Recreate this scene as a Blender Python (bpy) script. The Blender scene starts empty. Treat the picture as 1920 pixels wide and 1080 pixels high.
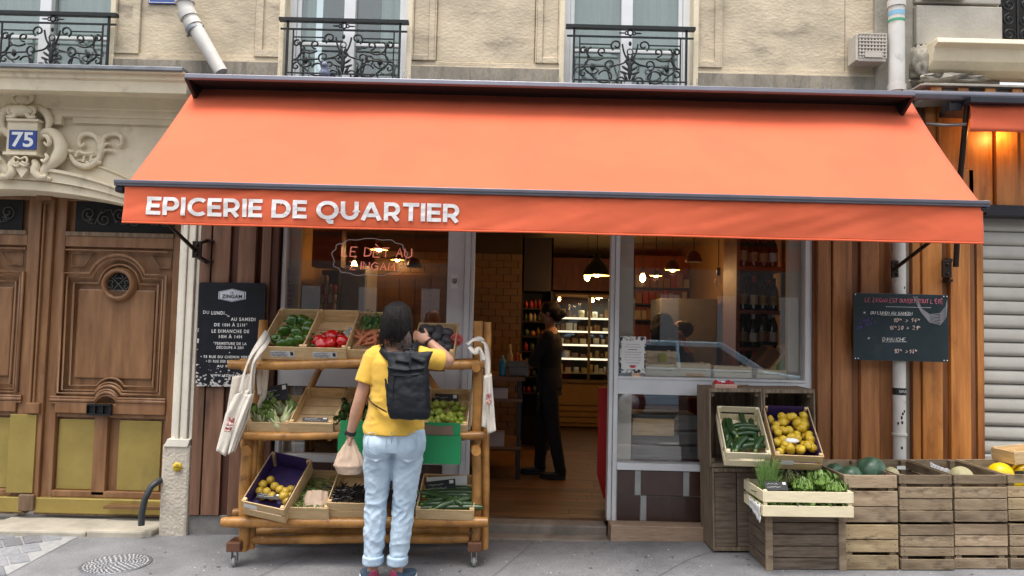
import bpy, bmesh, math, random
from mathutils import Vector, Matrix, noise as mnoise
R = math.radians
PI = math.pi
random.seed(7)
scene = bpy.context.scene
C = scene.collection

# ------------------------------------------------------------------ camera
CAM = Vector((0, -5.7, 1.55))
FPX = 1400.0
CROT = Matrix.Rotation(R(90 + 3.05), 3, 'X') @ Matrix.Rotation(R(1.4), 3, 'Z')
cd = bpy.data.cameras.new('camera')
cd.sensor_width = 36
cd.lens = FPX / 1920 * 36
cd.clip_start = 0.05
cd.clip_end = 300
cam = bpy.data.objects.new('camera', cd)
C.objects.link(cam)
cam.matrix_world = Matrix.Translation(CAM) @ CROT.to_4x4()
scene.camera = cam

def at(px, py, Y):
    """point of the plane y = Y seen at pixel px, py of the 1920 x 1080 photograph"""
    d = CROT @ Vector(((px - 960) / FPX, (540 - py) / FPX, -1))
    return CAM + d * ((Y - CAM.y) / d.y)
def ax(px, py, Y): return at(px, py, Y).x
def az(px, py, Y): return at(px, py, Y).z
def G(x): return 0.02 * x          # the pavement climbs gently to the right

# ------------------------------------------------------------------ light
w = bpy.data.worlds.new('World')
scene.world = w
w.use_nodes = True
nt = w.node_tree
sky = nt.nodes.new('ShaderNodeTexSky')
sky.sky_type = 'NISHITA'
sky.sun_disc = False
sky.sun_elevation = R(76)
sky.sun_rotation = R(205)
sky.air_density = 1.3
sky.dust_density = 4.0
sky.ozone_density = 0.6
hs = nt.nodes.new('ShaderNodeHueSaturation')
hs.inputs['Saturation'].default_value = 0.32
nt.links.new(sky.outputs[0], hs.inputs['Color'])
nt.links.new(hs.outputs[0], nt.nodes['Background'].inputs['Color'])
nt.nodes['Background'].inputs['Strength'].default_value = 0.15
sd = bpy.data.lights.new('sun', 'SUN')
sd.energy = 1.7
sd.angle = R(32)
sd.color = (1.0, 0.95, 0.88)
so = bpy.data.objects.new('sun', sd)
C.objects.link(so)
_se, _sa = R(76), R(205)           # elevation, azimuth (sun behind the viewer, slightly to the left)
_dir = Vector((math.sin(_sa) * math.cos(_se), math.cos(_sa) * math.cos(_se), math.sin(_se)))
so.rotation_euler = _dir.to_track_quat('Z', 'Y').to_euler()

scene.view_settings.view_transform = 'Standard'
scene.view_settings.look = 'None'
scene.view_settings.exposure = 1.05
scene.view_settings.gamma = 1.0
scene.render.engine = 'CYCLES'
cy = scene.cycles
cy.use_denoising = True
cy.max_bounces = 7
cy.diffuse_bounces = 3
cy.glossy_bounces = 3
cy.transparent_max_bounces = 16
cy.caustics_reflective = False
cy.caustics_refractive = False
cy.sample_clamp_indirect = 4

# ------------------------------------------------------------------ materials
def _n(nt, t, **k):
    n = nt.nodes.new(t)
    for a, b in k.items(): setattr(n, a, b)
    return n
MATS = {}
def mat(name, col, rough=.6, metal=0., var=.18, scale=6., stretch=(1, 1, 1), bump=.15, bscale=None, col2=None,
        isl=0., spec=.5, dirt=None, emit=None, trans=0., sheen=0., coat=0., detail=6., fac=(.3, .7), subs=0.):
    """procedural surface: noise between two tones, optional shift for every loose piece, optional dirt, noise bump"""
    if name in MATS: return MATS[name]
    m = bpy.data.materials.new(name); m.use_nodes = True
    nt = m.node_tree; L = nt.links.new
    b = nt.nodes['Principled BSDF']
    tc = _n(nt, 'ShaderNodeTexCoord'); mp = _n(nt, 'ShaderNodeMapping')
    L(tc.outputs['Object'], mp.inputs['Vector']); mp.inputs['Scale'].default_value = stretch
    vec = mp.outputs[0]
    if isl:
        gi = _n(nt, 'ShaderNodeNewGeometry')
        cmb = _n(nt, 'ShaderNodeVectorMath', operation='ADD')
        sc = _n(nt, 'ShaderNodeMath', operation='MULTIPLY'); sc.inputs[1].default_value = 37.
        L(gi.outputs['Random Per Island'], sc.inputs[0])
        L(vec, cmb.inputs[0]); L(sc.outputs[0], cmb.inputs[1]); vec = cmb.outputs[0]
    nz = _n(nt, 'ShaderNodeTexNoise'); nz.inputs['Scale'].default_value = scale; nz.inputs['Detail'].default_value = detail
    nz.inputs['Roughness'].default_value = .6
    L(vec, nz.inputs['Vector'])
    cr = _n(nt, 'ShaderNodeValToRGB')
    c1 = [max(0, c * (1 - var)) for c in col]; c2 = col2 or [min(1, c * (1 + var)) for c in col]
    cr.color_ramp.elements[0].position = fac[0]; cr.color_ramp.elements[1].position = fac[1]
    cr.color_ramp.elements[0].color = (*c1, 1); cr.color_ramp.elements[1].color = (*c2, 1)
    L(nz.outputs['Fac'], cr.inputs['Fac'])
    out = cr.outputs[0]
    if isl:
        mr = _n(nt, 'ShaderNodeMapRange'); mr.inputs['To Min'].default_value = 1 - isl; mr.inputs['To Max'].default_value = 1 + isl
        L(gi.outputs['Random Per Island'], mr.inputs['Value'])
        mx = _n(nt, 'ShaderNodeVectorMath', operation='SCALE')
        L(out, mx.inputs[0]); L(mr.outputs[0], mx.inputs['Scale']); out = mx.outputs[0]
    if dirt:      # (colour, noise scale, threshold, strength, stretch)
        dc, ds, dt, dstr = dirt[:4]; dst = dirt[4] if len(dirt) > 4 else (1, 1, 1)
        mp2 = _n(nt, 'ShaderNodeMapping'); mp2.inputs['Scale'].default_value = dst; L(tc.outputs['Object'], mp2.inputs['Vector'])
        n2 = _n(nt, 'ShaderNodeTexNoise'); n2.inputs['Scale'].default_value = ds; n2.inputs['Detail'].default_value = 8; n2.inputs['Roughness'].default_value = .65
        L(mp2.outputs[0], n2.inputs['Vector'])
        m2 = _n(nt, 'ShaderNodeMapRange'); m2.inputs['From Min'].default_value = dt; m2.inputs['From Max'].default_value = dt + .15
        m2.inputs['To Max'].default_value = dstr
        L(n2.outputs['Fac'], m2.inputs['Value'])
        mi = _n(nt, 'ShaderNodeMix', data_type='RGBA')
        L(m2.outputs[0], mi.inputs[0]); L(out, mi.inputs[6]); mi.inputs[7].default_value = (*dc, 1); out = mi.outputs[2]
    L(out, b.inputs['Base Color'])
    b.inputs['Roughness'].default_value = rough
    b.inputs['Metallic'].default_value = metal
    b.inputs['Specular IOR Level'].default_value = spec
    if coat: b.inputs['Coat Weight'].default_value = coat
    if sheen: b.inputs['Sheen Weight'].default_value = sheen
    if subs:
        b.inputs['Subsurface Weight'].default_value = subs; b.inputs['Subsurface Scale'].default_value = .02
    if trans: b.inputs['Transmission Weight'].default_value = trans
    if emit:
        b.inputs['Emission Color'].default_value = (*emit[0], 1); b.inputs['Emission Strength'].default_value = emit[1]
    if bump:
        nb = _n(nt, 'ShaderNodeTexNoise'); nb.inputs['Scale'].default_value = bscale or scale * 3; nb.inputs['Detail'].default_value = 5
        L(vec, nb.inputs['Vector'])
        bp = _n(nt, 'ShaderNodeBump'); bp.inputs['Strength'].default_value = bump; bp.inputs['Distance'].default_value = .01
        L(nb.outputs['Fac'], bp.inputs['Height']); L(bp.outputs[0], b.inputs['Normal'])
    MATS[name] = m
    return m

def glass_mat(name, tint=(1, 1, 1), gloss=.9, ior=1.85):
    m = bpy.data.materials.new(name); m.use_nodes = True
    nt = m.node_tree; L = nt.links.new
    nt.nodes.remove(nt.nodes['Principled BSDF'])
    o = nt.nodes['Material Output']
    fr = _n(nt, 'ShaderNodeFresnel'); ge = _n(nt, 'ShaderNodeNewGeometry'); mi_ = _n(nt, 'ShaderNodeMapRange')
    mi_.inputs['To Min'].default_value = ior; mi_.inputs['To Max'].default_value = 1 / ior       # same reflectance from either side of the pane
    L(ge.outputs['Backfacing'], mi_.inputs['Value']); L(mi_.outputs[0], fr.inputs['IOR'])
    t = _n(nt, 'ShaderNodeBsdfTransparent'); t.inputs['Color'].default_value = (*tint, 1)
    g = _n(nt, 'ShaderNodeBsdfGlossy'); g.inputs['Roughness'].default_value = .005; g.inputs['Color'].default_value = (gloss, gloss, gloss, 1)
    mx = _n(nt, 'ShaderNodeMixShader')
    L(fr.outputs[0], mx.inputs[0]); L(t.outputs[0], mx.inputs[1]); L(g.outputs[0], mx.inputs[2]); L(mx.outputs[0], o.inputs[0])
    MATS[name] = m
    return m

# ------------------------------------------------------------------ mesh builder
def split_mb(mb):
    """one builder for every loose piece"""
    par = list(range(len(mb.v)))
    def fd(i):
        while par[i] != i: par[i] = par[par[i]]; i = par[i]
        return i
    for f in mb.f:
        for a in f[1:]: par[fd(a)] = fd(f[0])
    gr = {}
    for k, f in enumerate(mb.f): gr.setdefault(fd(f[0]), []).append(k)
    out = []
    for ks in gr.values():
        n = MB(); ids = {}
        for k in ks:
            for i in mb.f[k]:
                if i not in ids: ids[i] = len(n.v); n.v.append(mb.v[i])
            n.f.append([ids[i] for i in mb.f[k]]); n.m.append(mb.m[k]); n.sm.append(mb.sm[k])
        out.append(n)
    return out
SPLIT = {'window_frame', 'base_course', 'transom', 'tile_capping', 'dark_trim', 'end_cap', 'bar_cap', 'window_surround', 'headlight', 'tail_light', 'corner_post', 'corner_board', 'batten', 'screw',
         'bracket_plate', 'door_frame', 'zinc_ledge', 'threshold', 'end_boards', 'plinth', 'glass_pane', 'string_course', 'wing', 'earring'}
class MB:
    def __init__(s): s.v = []; s.f = []; s.m = []; s.cur = 0; s.sm = []; s.smooth = False
    def mi(s, i): s.cur = i; return s
    def sh(s, b=True): s.smooth = b; return s
    def add(s, vs, fs, M=None):
        o = len(s.v)
        s.v += [tuple(M @ Vector(p)) if M else tuple(p) for p in vs]
        for f in fs: s.f.append([i + o for i in f]); s.m.append(s.cur); s.sm.append(s.smooth)
        return s
    def box(s, x0, x1, y0, y1, z0, z1, M=None):
        sm = s.smooth; s.smooth = False
        v = [(x0, y0, z0), (x1, y0, z0), (x1, y1, z0), (x0, y1, z0), (x0, y0, z1), (x1, y0, z1), (x1, y1, z1), (x0, y1, z1)]
        s.add(v, [(0, 3, 2, 1), (4, 5, 6, 7), (0, 1, 5, 4), (1, 2, 6, 5), (2, 3, 7, 6), (3, 0, 4, 7)], M)
        s.smooth = sm; return s
    def bar(s, p, q, wd, th, up=(0, 0, 1)):
        """rectangular bar from p to q"""
        p, q = Vector(p), Vector(q); d = (q - p); L = d.length; d.normalize()
        u = Vector(up); u = (u - d * u.dot(d)); u = u.normalized() if u.length > 1e-6 else d.orthogonal().normalized()
        sd = d.cross(u)
        M = Matrix.Translation(p) @ Matrix((sd, d, u)).transposed().to_4x4()
        return s.box(-wd / 2, wd / 2, 0, L, -th / 2, th / 2, M)
    def tube(s, path, r, n=8, cap=True, closed=False, M=None):
        P = [Vector(p) for p in path]; k = len(P)
        if not isinstance(r, (list, tuple)): r = [r] * k
        vs = []; fs = []
        nrm = None
        for i in range(k):
            if closed: t = P[(i + 1) % k] - P[i - 1]
            else: t = P[min(i + 1, k - 1)] - P[max(i - 1, 0)]
            t = t.normalized() if t.length > 1e-9 else Vector((0, 0, 1))
            if nrm is None: nrm = t.orthogonal().normalized()
            nrm = nrm - t * nrm.dot(t)
            nrm = nrm.normalized() if nrm.length > 1e-6 else t.orthogonal().normalized()
            bn = t.cross(nrm)
            for j in range(n):
                a = 2 * PI * j / n
                vs.append(P[i] + (nrm * math.cos(a) + bn * math.sin(a)) * r[i])
        for i in range(k if closed else k - 1):
            i2 = (i + 1) % k
            for j in range(n):
                j2 = (j + 1) % n
                fs.append((i * n + j, i * n + j2, i2 * n + j2, i2 * n + j))
        sm = s.smooth; s.smooth = True
        s.add(vs, fs, M)
        s.smooth = False
        if cap and not closed:
            s.add([vs[j] for j in range(n)], [tuple(range(n - 1, -1, -1))], M)
            s.add([vs[(k - 1) * n + j] for j in range(n)], [tuple(range(n))], M)
        s.smooth = sm
        return s
    def lathe(s, prof, c=(0, 0, 0), n=24, M=None, cap=True):
        c = Vector(c); vs = []; fs = []
        for (r, z) in prof:
            for j in range(n):
                a = 2 * PI * j / n; vs.append(c + Vector((r * math.cos(a), r * math.sin(a), z)))
        k = len(prof)
        for i in range(k - 1):
            for j in range(n):
                j2 = (j + 1) % n; fs.append((i * n + j, i * n + j2, (i + 1) * n + j2, (i + 1) * n + j))
        if cap:
            fs.append(tuple(range(n - 1, -1, -1))); fs.append(tuple((k - 1) * n + j for j in range(n)))
        sm = s.smooth; s.smooth = True; s.add(vs, fs, M); s.smooth = sm
        return s
    def prism(s, poly, y0, y1, M=None, ax3='y'):
        """polygon in x,z extruded from y0 to y1"""
        n = len(poly)
        vs = [(p[0], y0, p[1]) for p in poly] + [(p[0], y1, p[1]) for p in poly]
        fs = [tuple(range(n)), tuple(range(2 * n - 1, n - 1, -1))]
        for i in range(n):
            j = (i + 1) % n; fs.append((i, i + n, j + n, j))
        if ax3 == 'x': vs = [(v[1], v[0], v[2]) for v in vs]
        sm = s.smooth; s.smooth = False; s.add(vs, fs, M); s.smooth = sm
        return s
    def blob(s, c, r, n=12, k=8, M=None, amp=0., fr=3., seed=0., fn=None):
        if not isinstance(r, (list, tuple)): r = (r, r, r)
        c = Vector(c); vs = [(0, 0, 1)]; fs = []
        for i in range(1, k):
            th = PI * i / k
            for j in range(n):
                a = 2 * PI * j / n; vs.append((math.sin(th) * math.cos(a), math.sin(th) * math.sin(a), math.cos(th)))
        vs.append((0, 0, -1))
        out = []
        for p in vs:
            q = Vector(p)
            if amp: q = q * (1 + amp * mnoise.noise(q * fr + Vector((seed, seed * .7, 0))))
            if fn: q = Vector(fn(q))
            out.append(c + Vector((q.x * r[0], q.y * r[1], q.z * r[2])))
        for j in range(n): fs.append((0, 1 + j, 1 + (j + 1) % n))
        for i in range(k - 2):
            for j in range(n):
                a = 1 + i * n + j; b = 1 + i * n + (j + 1) % n
                fs.append((a, a + n, b + n, b))
        l = len(vs) - 1; o = 1 + (k - 2) * n
        for j in range(n): fs.append((o + j, l, o + (j + 1) % n))
        sm = s.smooth; s.smooth = True; s.add(out, fs, M); s.smooth = sm
        return s
    def grid(s, fn, nu, nv, M=None, wrap=False):
        vs = [fn(i / nu, j / nv) for i in range(nu + 1) for j in range(nv + 1)]
        fs = [(i * (nv + 1) + j, (i + 1) * (nv + 1) + j, (i + 1) * (nv + 1) + j + 1, i * (nv + 1) + j + 1) for i in range(nu) for j in range(nv)]
        sm = s.smooth; s.smooth = True; s.add(vs, fs, M); s.smooth = sm
        return s
    def build(s, name, mats, parent=None, bevel=0., loc=None, solid=0., sub=0, M=None, nosplit=False):
        if name in SPLIT and not nosplit:
            ps = split_mb(s)
            if 1 < len(ps) < 40:
                for p_ in ps: o = p_.build(name, mats, parent, bevel, loc, solid, sub, M, True)
                return o
        me = bpy.data.meshes.new(name)
        v = [tuple(M @ Vector(p)) for p in s.v] if M else s.v
        me.from_pydata(v, [], s.f)
        if not isinstance(mats, (list, tuple)): mats = [mats]
        for m in mats: me.materials.append(m)
        me.polygons.foreach_set('material_index', s.m)
        me.polygons.foreach_set('use_smooth', s.sm)
        me.update()
        o = bpy.data.objects.new(name, me); C.objects.link(o)
        if parent: o.parent = parent
        if loc: o.location = loc
        if bevel:
            b = o.modifiers.new('bevel', 'BEVEL'); b.width = bevel; b.segments = 2; b.limit_method = 'ANGLE'; b.angle_limit = R(50)
        if solid:
            b = o.modifiers.new('solid', 'SOLIDIFY'); b.thickness = solid; b.offset = 0
        if sub:
            b = o.modifiers.new('sub', 'SUBSURF'); b.levels = sub; b.render_levels = sub
        return o

def tag(o, label=None, cat=None, group=None, kind=None):
    if label: o['label'] = label
    if cat: o['category'] = cat
    if group: o['group'] = group
    if kind: o['kind'] = kind
    return o
def thing(name, label, cat, loc=(0, 0, 0), rz=0., ry=0., group=None):
    o = bpy.data.objects.new(name, None); C.objects.link(o)
    o.empty_display_size = .1
    o.location = loc; o.rotation_euler = (0, ry, rz)
    return tag(o, label, cat, group)
def kids(o): return [c for c in bpy.data.objects if c.parent == o]
def copy_tree(o, parent=None, top=True):
    c = o.copy(); C.objects.link(c)
    if parent: c.parent = parent
    for ch in kids(o): copy_tree(ch, c, False)
    return c
def place(o, loc, rot=(0, 0, 0), label=None, group=None, sc=None):
    o.location = loc; o.rotation_euler = rot
    if sc: o.scale = sc if isinstance(sc, (list, tuple)) else (sc, sc, sc)
    if label: o['label'] = label
    if group: o['group'] = group
    return o

def text_mesh(txt, width=None, height=None, bold=0., ext=.002, align='CENTER', spacing=1.):
    """block lettering as vertices / faces in the x,z plane facing -y, centred"""
    cu = bpy.data.curves.new('t', 'FONT'); cu.body = txt; cu.size = 1; cu.offset = bold; cu.extrude = 0; cu.space_character = spacing
    cu.resolution_u = 4
    ob = bpy.data.objects.new('t', cu); C.objects.link(ob)
    dg = bpy.context.evaluated_depsgraph_get(); ev = ob.evaluated_get(dg)
    me = ev.to_mesh()
    vs = [v.co.copy() for v in me.vertices]; fs = [tuple(p.vertices) for p in me.polygons]
    ev.to_mesh_clear()
    bpy.data.objects.remove(ob); bpy.data.curves.remove(cu)
    if not vs: return [], []
    x0 = min(v.x for v in vs); x1 = max(v.x for v in vs); y0 = min(v.y for v in vs); y1 = max(v.y for v in vs)
    sx = (width / (x1 - x0)) if width else None; sy = (height / (y1 - y0)) if height else None
    if sx is None: sx = sy
    if sy is None: sy = sx
    ox = (x0 + x1) / 2 if align == 'CENTER' else x0
    return [Vector(((v.x - ox) * sx, 0, (v.y - (y0 + y1) / 2) * sy)) for v in vs], fs

def block_letters(txt, cap, width, st=.205):
    """wide geometric bold capitals: vertices and faces in x,z, lower left at the origin, width fitted"""
    import math as _m
    def arc(cx, cz, rx_, rz_, a0, a1, n=20): return [(cx + rx_ * _m.cos(R(a0 + (a1 - a0) * i / n)), cz + rz_ * _m.sin(R(a0 + (a1 - a0) * i / n))) for i in range(n + 1)]
    h = st / 2; t = 1 - h
    G_ = {'E': (.66, [[(h, 0), (h, 1)], [(st, h), (.66, h)], [(st, .5), (.61, .5)], [(st, t), (.65, t)]]),
     'I': (st, [[(h, 0), (h, 1)]]), 'T': (.76, [[(0, t), (.76, t)], [(.38, 0), (.38, 1 - st)]]),
     'P': (.76, [[(h, 0), (h, 1)], [(st, t), (.40, t)] + arc(.40, .63, .255, .27, 90, -90) + [(st, .36)]]),
     'R': (.80, [[(h, 0), (h, 1)], [(st, t), (.40, t)] + arc(.40, .63, .255, .27, 90, -90) + [(st, .36)], [(.44, .30), (.665, .0)]]),
     'D': (.90, [[(h, 0), (h, 1)], [(st, t), (.42, t)] + arc(.42, .5, .375, t - .5, 90, -90) + [(st, h)]]),
     'C': (.86, [arc(.52, .5, .41, .41, 48, 312, 26)]), 'U': (.84, [[(h, 1), (h, .42)] + arc(.42, .42, .42 - h, .42 - h, 180, 360) + [(.84 - h, .42), (.84 - h, 1)]]),
     'Q': (1.06, [arc(.53, .5, .42, .41, 0, 359.9, 36), [(.50, .02), (.62, -.13), (.80, -.13)]]),
     'A': (1.02, [[(.11, 0), (.51, .98)], [(.91, 0), (.51, .98)], [(.27, .27), (.75, .27)]]), ' ': (.26, [])}
    x = 0; vs = []; fs = []; lay = 0
    for ch in txt:
        w_, strokes = G_[ch]
        for S_ in strokes:
            P = []
            for (a0, b0), (a1, b1) in zip(S_, S_[1:]):
                q_ = max(1, int(math.hypot(a1 - a0, b1 - b0) / .13)); P += [Vector((x + a0 + (a1 - a0) * i / q_, b0 + (b1 - b0) * i / q_)) for i in range(q_)]
            P.append(Vector((x + S_[-1][0], S_[-1][1]))); L = []; Rr = []; lay += 1
            for i, p in enumerate(P):
                d0 = (P[i] - P[i - 1]).normalized() if i else (P[1] - P[0]).normalized()
                d1 = (P[i + 1] - P[i]).normalized() if i < len(P) - 1 else d0
                n0 = Vector((-d0.y, d0.x)); n1 = Vector((-d1.y, d1.x)); nn = (n0 + n1); nn = nn.normalized() if nn.length > .01 else n0
                k = h / max(.5, nn.dot(n0)); L.append(p + nn * k); Rr.append(p - nn * k)
            o = len(vs)
            for a, b in zip(L, Rr): vs += [(a.x, -.0006 * (lay % 4), a.y), (b.x, -.0006 * (lay % 4), b.y)]
            fs += [(o + 2 * i, o + 2 * i + 1, o + 2 * i + 3, o + 2 * i + 2) for i in range(len(P) - 1)]
        x += w_ + .085
    x -= .085
    # trim diagonals to the cap height
    return [Vector((v[0] / x * width, v[1], min(1, max(-.23, v[2]) if v[2] < -.02 and 0 else v[2]) * cap)) for v in vs], fs

# simple hand-written capitals: strokes on a 0..1 x 0..1 cell
SF = {'A': [[(0, 0), (.5, 1), (1, 0)], [(.2, .4), (.8, .4)]], 'B': [[(0, 0), (0, 1), (.7, .9), (.7, .6), (0, .5), (.8, .4), (.8, .1), (0, 0)]],
 'C': [[(1, .85), (.5, 1), (0, .6), (.1, .2), (.5, 0), (1, .15)]], 'D': [[(0, 0), (0, 1), (.7, .9), (1, .5), (.7, .1), (0, 0)]],
 'E': [[(1, 1), (0, 1), (0, 0), (1, 0)], [(0, .5), (.7, .5)]], 'F': [[(1, 1), (0, 1), (0, 0)], [(0, .5), (.7, .5)]],
 'G': [[(1, .85), (.5, 1), (0, .6), (.1, .15), (.5, 0), (1, .15), (1, .45), (.6, .45)]], 'H': [[(0, 0), (0, 1)], [(1, 0), (1, 1)], [(0, .5), (1, .5)]],
 'I': [[(.5, 0), (.5, 1)]], 'J': [[(.8, 1), (.8, .2), (.4, 0), (0, .2)]], 'K': [[(0, 0), (0, 1)], [(1, 1), (0, .45), (1, 0)]], 'L': [[(0, 1), (0, 0), (.9, 0)]],
 'M': [[(0, 0), (.1, 1), (.5, .35), (.9, 1), (1, 0)]], 'N': [[(0, 0), (0, 1), (1, 0), (1, 1)]], 'O': [[(.5, 1), (0, .7), (0, .3), (.5, 0), (1, .3), (1, .7), (.5, 1)]],
 'P': [[(0, 0), (0, 1), (.8, .9), (.8, .55), (0, .45)]], 'R': [[(0, 0), (0, 1), (.8, .9), (.8, .55), (0, .45), (1, 0)]], 'Q': [[(.5, 1), (0, .7), (0, .3), (.5, 0), (1, .3), (1, .7), (.5, 1)], [(.6, .3), (1, 0)]],
 'S': [[(1, .85), (.5, 1), (.05, .8), (.2, .55), (.8, .45), (1, .2), (.5, 0), (0, .15)]], 'T': [[(0, 1), (1, 1)], [(.5, 1), (.5, 0)]],
 'U': [[(0, 1), (0, .25), (.5, 0), (1, .25), (1, 1)]], 'V': [[(0, 1), (.5, 0), (1, 1)]], 'X': [[(0, 0), (1, 1)], [(0, 1), (1, 0)]], 'Y': [[(0, 1), (.5, .5), (1, 1)], [(.5, .5), (.5, 0)]], 'Z': [[(0, 1), (1, 1), (0, 0), (1, 0)]],
 '0': [[(.5, 1), (.1, .6), (.2, .1), (.5, 0), (.9, .4), (.8, .9), (.5, 1)]], '1': [[(.1, .6), (.6, 1), (.5, 0)]], '2': [[(0, .8), (.5, 1), (.9, .7), (0, 0), (1, 0)]], '3': [[(0, .95), (.8, .9), (.4, .55), (.9, .3), (.5, 0), (0, .1)]],
 '4': [[(.7, 0), (.7, 1), (0, .35), (1, .35)]], '6': [[(.8, 1), (.1, .5), (.2, 0), (.8, .1), (.8, .4), (.1, .4)]], '>': [[(.1, .7), (.8, .4), (.1, .15)]], "'": [[(.5, 1), (.4, .75)]], '*': [[(.1, .2), (.9, .8)], [(.1, .8), (.9, .2)]],
 'h': [[(.1, .5), (.1, 1)], [(.1, .75), (.6, .8), (.6, .5)]], '-': [[(0, .5), (1, .5)]], ' ': [],
 '^': [[(0, 0), (0, 1), (1, 0), (1, 1)]]}
def hand(mb, txt, org, h, w=None, ux=Vector((1, 0, 0)), uz=Vector((0, 0, 1)), r=.002, gap=.35, slant=.12, jit=.06, n=4):
    """hand-written line of capitals as thin round strokes; org = lower left"""
    w = w or h * .62; x = 0; rnd = random.Random(len(txt) * 13 + int(h * 1000))
    acc = {'É': 'E', 'È': 'E', 'Ô': 'O'}
    for ch in txt:
        base = acc.get(ch, ch)
        for st in SF.get(base, []):
            pts = [Vector(org) + ux * (x + (a + rnd.uniform(-jit, jit) + slant * b) * w) + uz * ((b + rnd.uniform(-jit, jit)) * h) for a, b in st]
            mb.tube(pts, r, n)
        if ch in 'ÉÈ':
            a, b = ((.3, 1.15), (.7, 1.4)) if ch == 'É' else ((.7, 1.15), (.3, 1.4))
            mb.tube([Vector(org) + ux * (x + a[0] * w) + uz * a[1] * h, Vector(org) + ux * (x + b[0] * w) + uz * b[1] * h], r, n)
        x += w * (1 + gap) * (.6 if ch in " I1'" else 1)
    return x
def scribble(mb, p, q, amp, r=.0015, n=14, up=Vector((0, 0, 1)), seed=1):
    """an illegible hand-written line"""
    rnd = random.Random(seed); p, q = Vector(p), Vector(q)
    mb.tube([p.lerp(q, i / n) + up * amp * (rnd.uniform(-1, 1) if i % 2 else rnd.uniform(-.4, .4)) for i in range(n + 1)], r, 4)

def spiral(cx, cz, r0, r1, a0, a1, n=18, y=0.):
    return [(cx + (r0 + (r1 - r0) * i / n) * math.cos(a0 + (a1 - a0) * i / n), y, cz + (r0 + (r1 - r0) * i / n) * math.sin(a0 + (a1 - a0) * i / n)) for i in range(n + 1)]
def bez(p0, p1, p2, p3, n=10):
    P = [Vector(p) for p in (p0, p1, p2, p3)]; out = []
    for i in range(n + 1):
        t = i / n; out.append(P[0] * (1 - t) ** 3 + P[1] * 3 * t * (1 - t) ** 2 + P[2] * 3 * t * t * (1 - t) + P[3] * t ** 3)
    return out

# ------------------------------------------------------------------ palette
m_stone = mat('limestone', (.54, .455, .33), .88, var=.25, scale=3.0, stretch=(1, 1, 1.5), bump=.45, bscale=34, detail=12, dirt=((.15, .125, .10), 3.4, .535, .6, (.5, 1, 1.6)))
m_stoneband = mat('sooty_limestone', (.27, .235, .185), .9, var=.3, scale=5, bump=.5, bscale=60, stretch=(1, 1, .4), dirt=((.10, .095, .085), 7, .52, .6, (2, 1, .25)))
m_cream = mat('cream_stone', (.76, .66, .48), .75, var=.12, scale=3, bump=.25, bscale=60, dirt=((.30, .24, .16), 5, .57, .5))
m_pil = mat('pale_painted_stone', (.74, .69, .59), .7, var=.1, scale=4, bump=.3, bscale=40, dirt=((.28, .25, .2), 6, .6, .55))
m_zinc = mat('zinc', (.22, .23, .25), .45, .6, var=.25, scale=8, bump=.1)
m_white = mat('white_paint', (.72, .73, .74), .4, var=.06, scale=5, bump=.05)
m_greypaint = mat('grey_white_paint', (.66, .67, .68), .45, var=.1, scale=3, bump=.08, dirt=((.22, .2, .19), 9, .64, .5))
m_iron = mat('black_iron', (.012, .013, .014), .45, .3, var=.3, scale=20, bump=.1)
m_glass = glass_mat('window_glass')
m_glassd = glass_mat('dark_window_glass', (.75, .8, .78), 1.)
m_doorwood = mat('varnished_door_wood', (.21, .090, .034), .42, var=.3, scale=2.6, stretch=(5, 5, .7), bump=.06, bscale=30, detail=12, col2=(.32, .165, .075), dirt=((.30, .22, .15), 3, .60, .45, (3, 3, .8)))
m_doordark = mat('worn_door_wood', (.16, .09, .045), .5, var=.4, scale=3, stretch=(9, 9, .9), bump=.25, bscale=25, col2=(.27, .18, .11))
m_brass = mat('worn_brass', (.44, .33, .10), .36, .62, var=.18, scale=2.5, bump=.06, bscale=12, detail=10, dirt=((.19, .16, .085), 4, .60, .5, (1, 1, .5)))
m_black = mat('black_void', (.006, .006, .006), .8, var=.2, bump=0)
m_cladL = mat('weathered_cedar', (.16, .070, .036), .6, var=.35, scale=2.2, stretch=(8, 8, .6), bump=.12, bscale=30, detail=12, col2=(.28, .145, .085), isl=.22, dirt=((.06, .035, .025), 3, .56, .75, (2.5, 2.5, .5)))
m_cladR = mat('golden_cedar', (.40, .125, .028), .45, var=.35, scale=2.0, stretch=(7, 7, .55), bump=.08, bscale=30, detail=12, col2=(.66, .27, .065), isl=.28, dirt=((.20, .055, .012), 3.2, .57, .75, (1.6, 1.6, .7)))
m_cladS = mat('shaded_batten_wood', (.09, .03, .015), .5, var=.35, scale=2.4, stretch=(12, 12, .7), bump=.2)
m_orange = mat('orange_canvas', (.66, .115, .043), .85, var=.09, scale=1.6, bump=.12, bscale=420, sheen=.1, dirt=((.58, .10, .04), 1.3, .55, .5, (1, 1, .3)))
m_alu = mat('grey_anodised_metal', (.16, .16, .19), .35, .5, var=.1, scale=6, bump=.03)
m_char = mat('charcoal_metal', (.03, .03, .038), .4, .4, var=.15, scale=8, bump=.03)
m_log = mat('amber_varnished_log', (.36, .15, .028), .42, var=.4, scale=5, stretch=(1.2, 1.2, 1.2), bump=.45, bscale=22, col2=(.56, .27, .065), coat=.12, dirt=((.10, .035, .012), 11, .575, .85))
m_crate = mat('pale_poplar', (.60, .40, .19), .65, var=.15, scale=4, stretch=(2, 2, 14), bump=.15, bscale=12, isl=.1, col2=(.73, .53, .29), dirt=((.36, .22, .10), 7, .60, .5, (1, 1, 3)))
m_cratew = mat('fresh_white_poplar', (.78, .68, .46), .65, var=.1, scale=4, stretch=(2, 2, 14), bump=.15, bscale=12, isl=.08)
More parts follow.
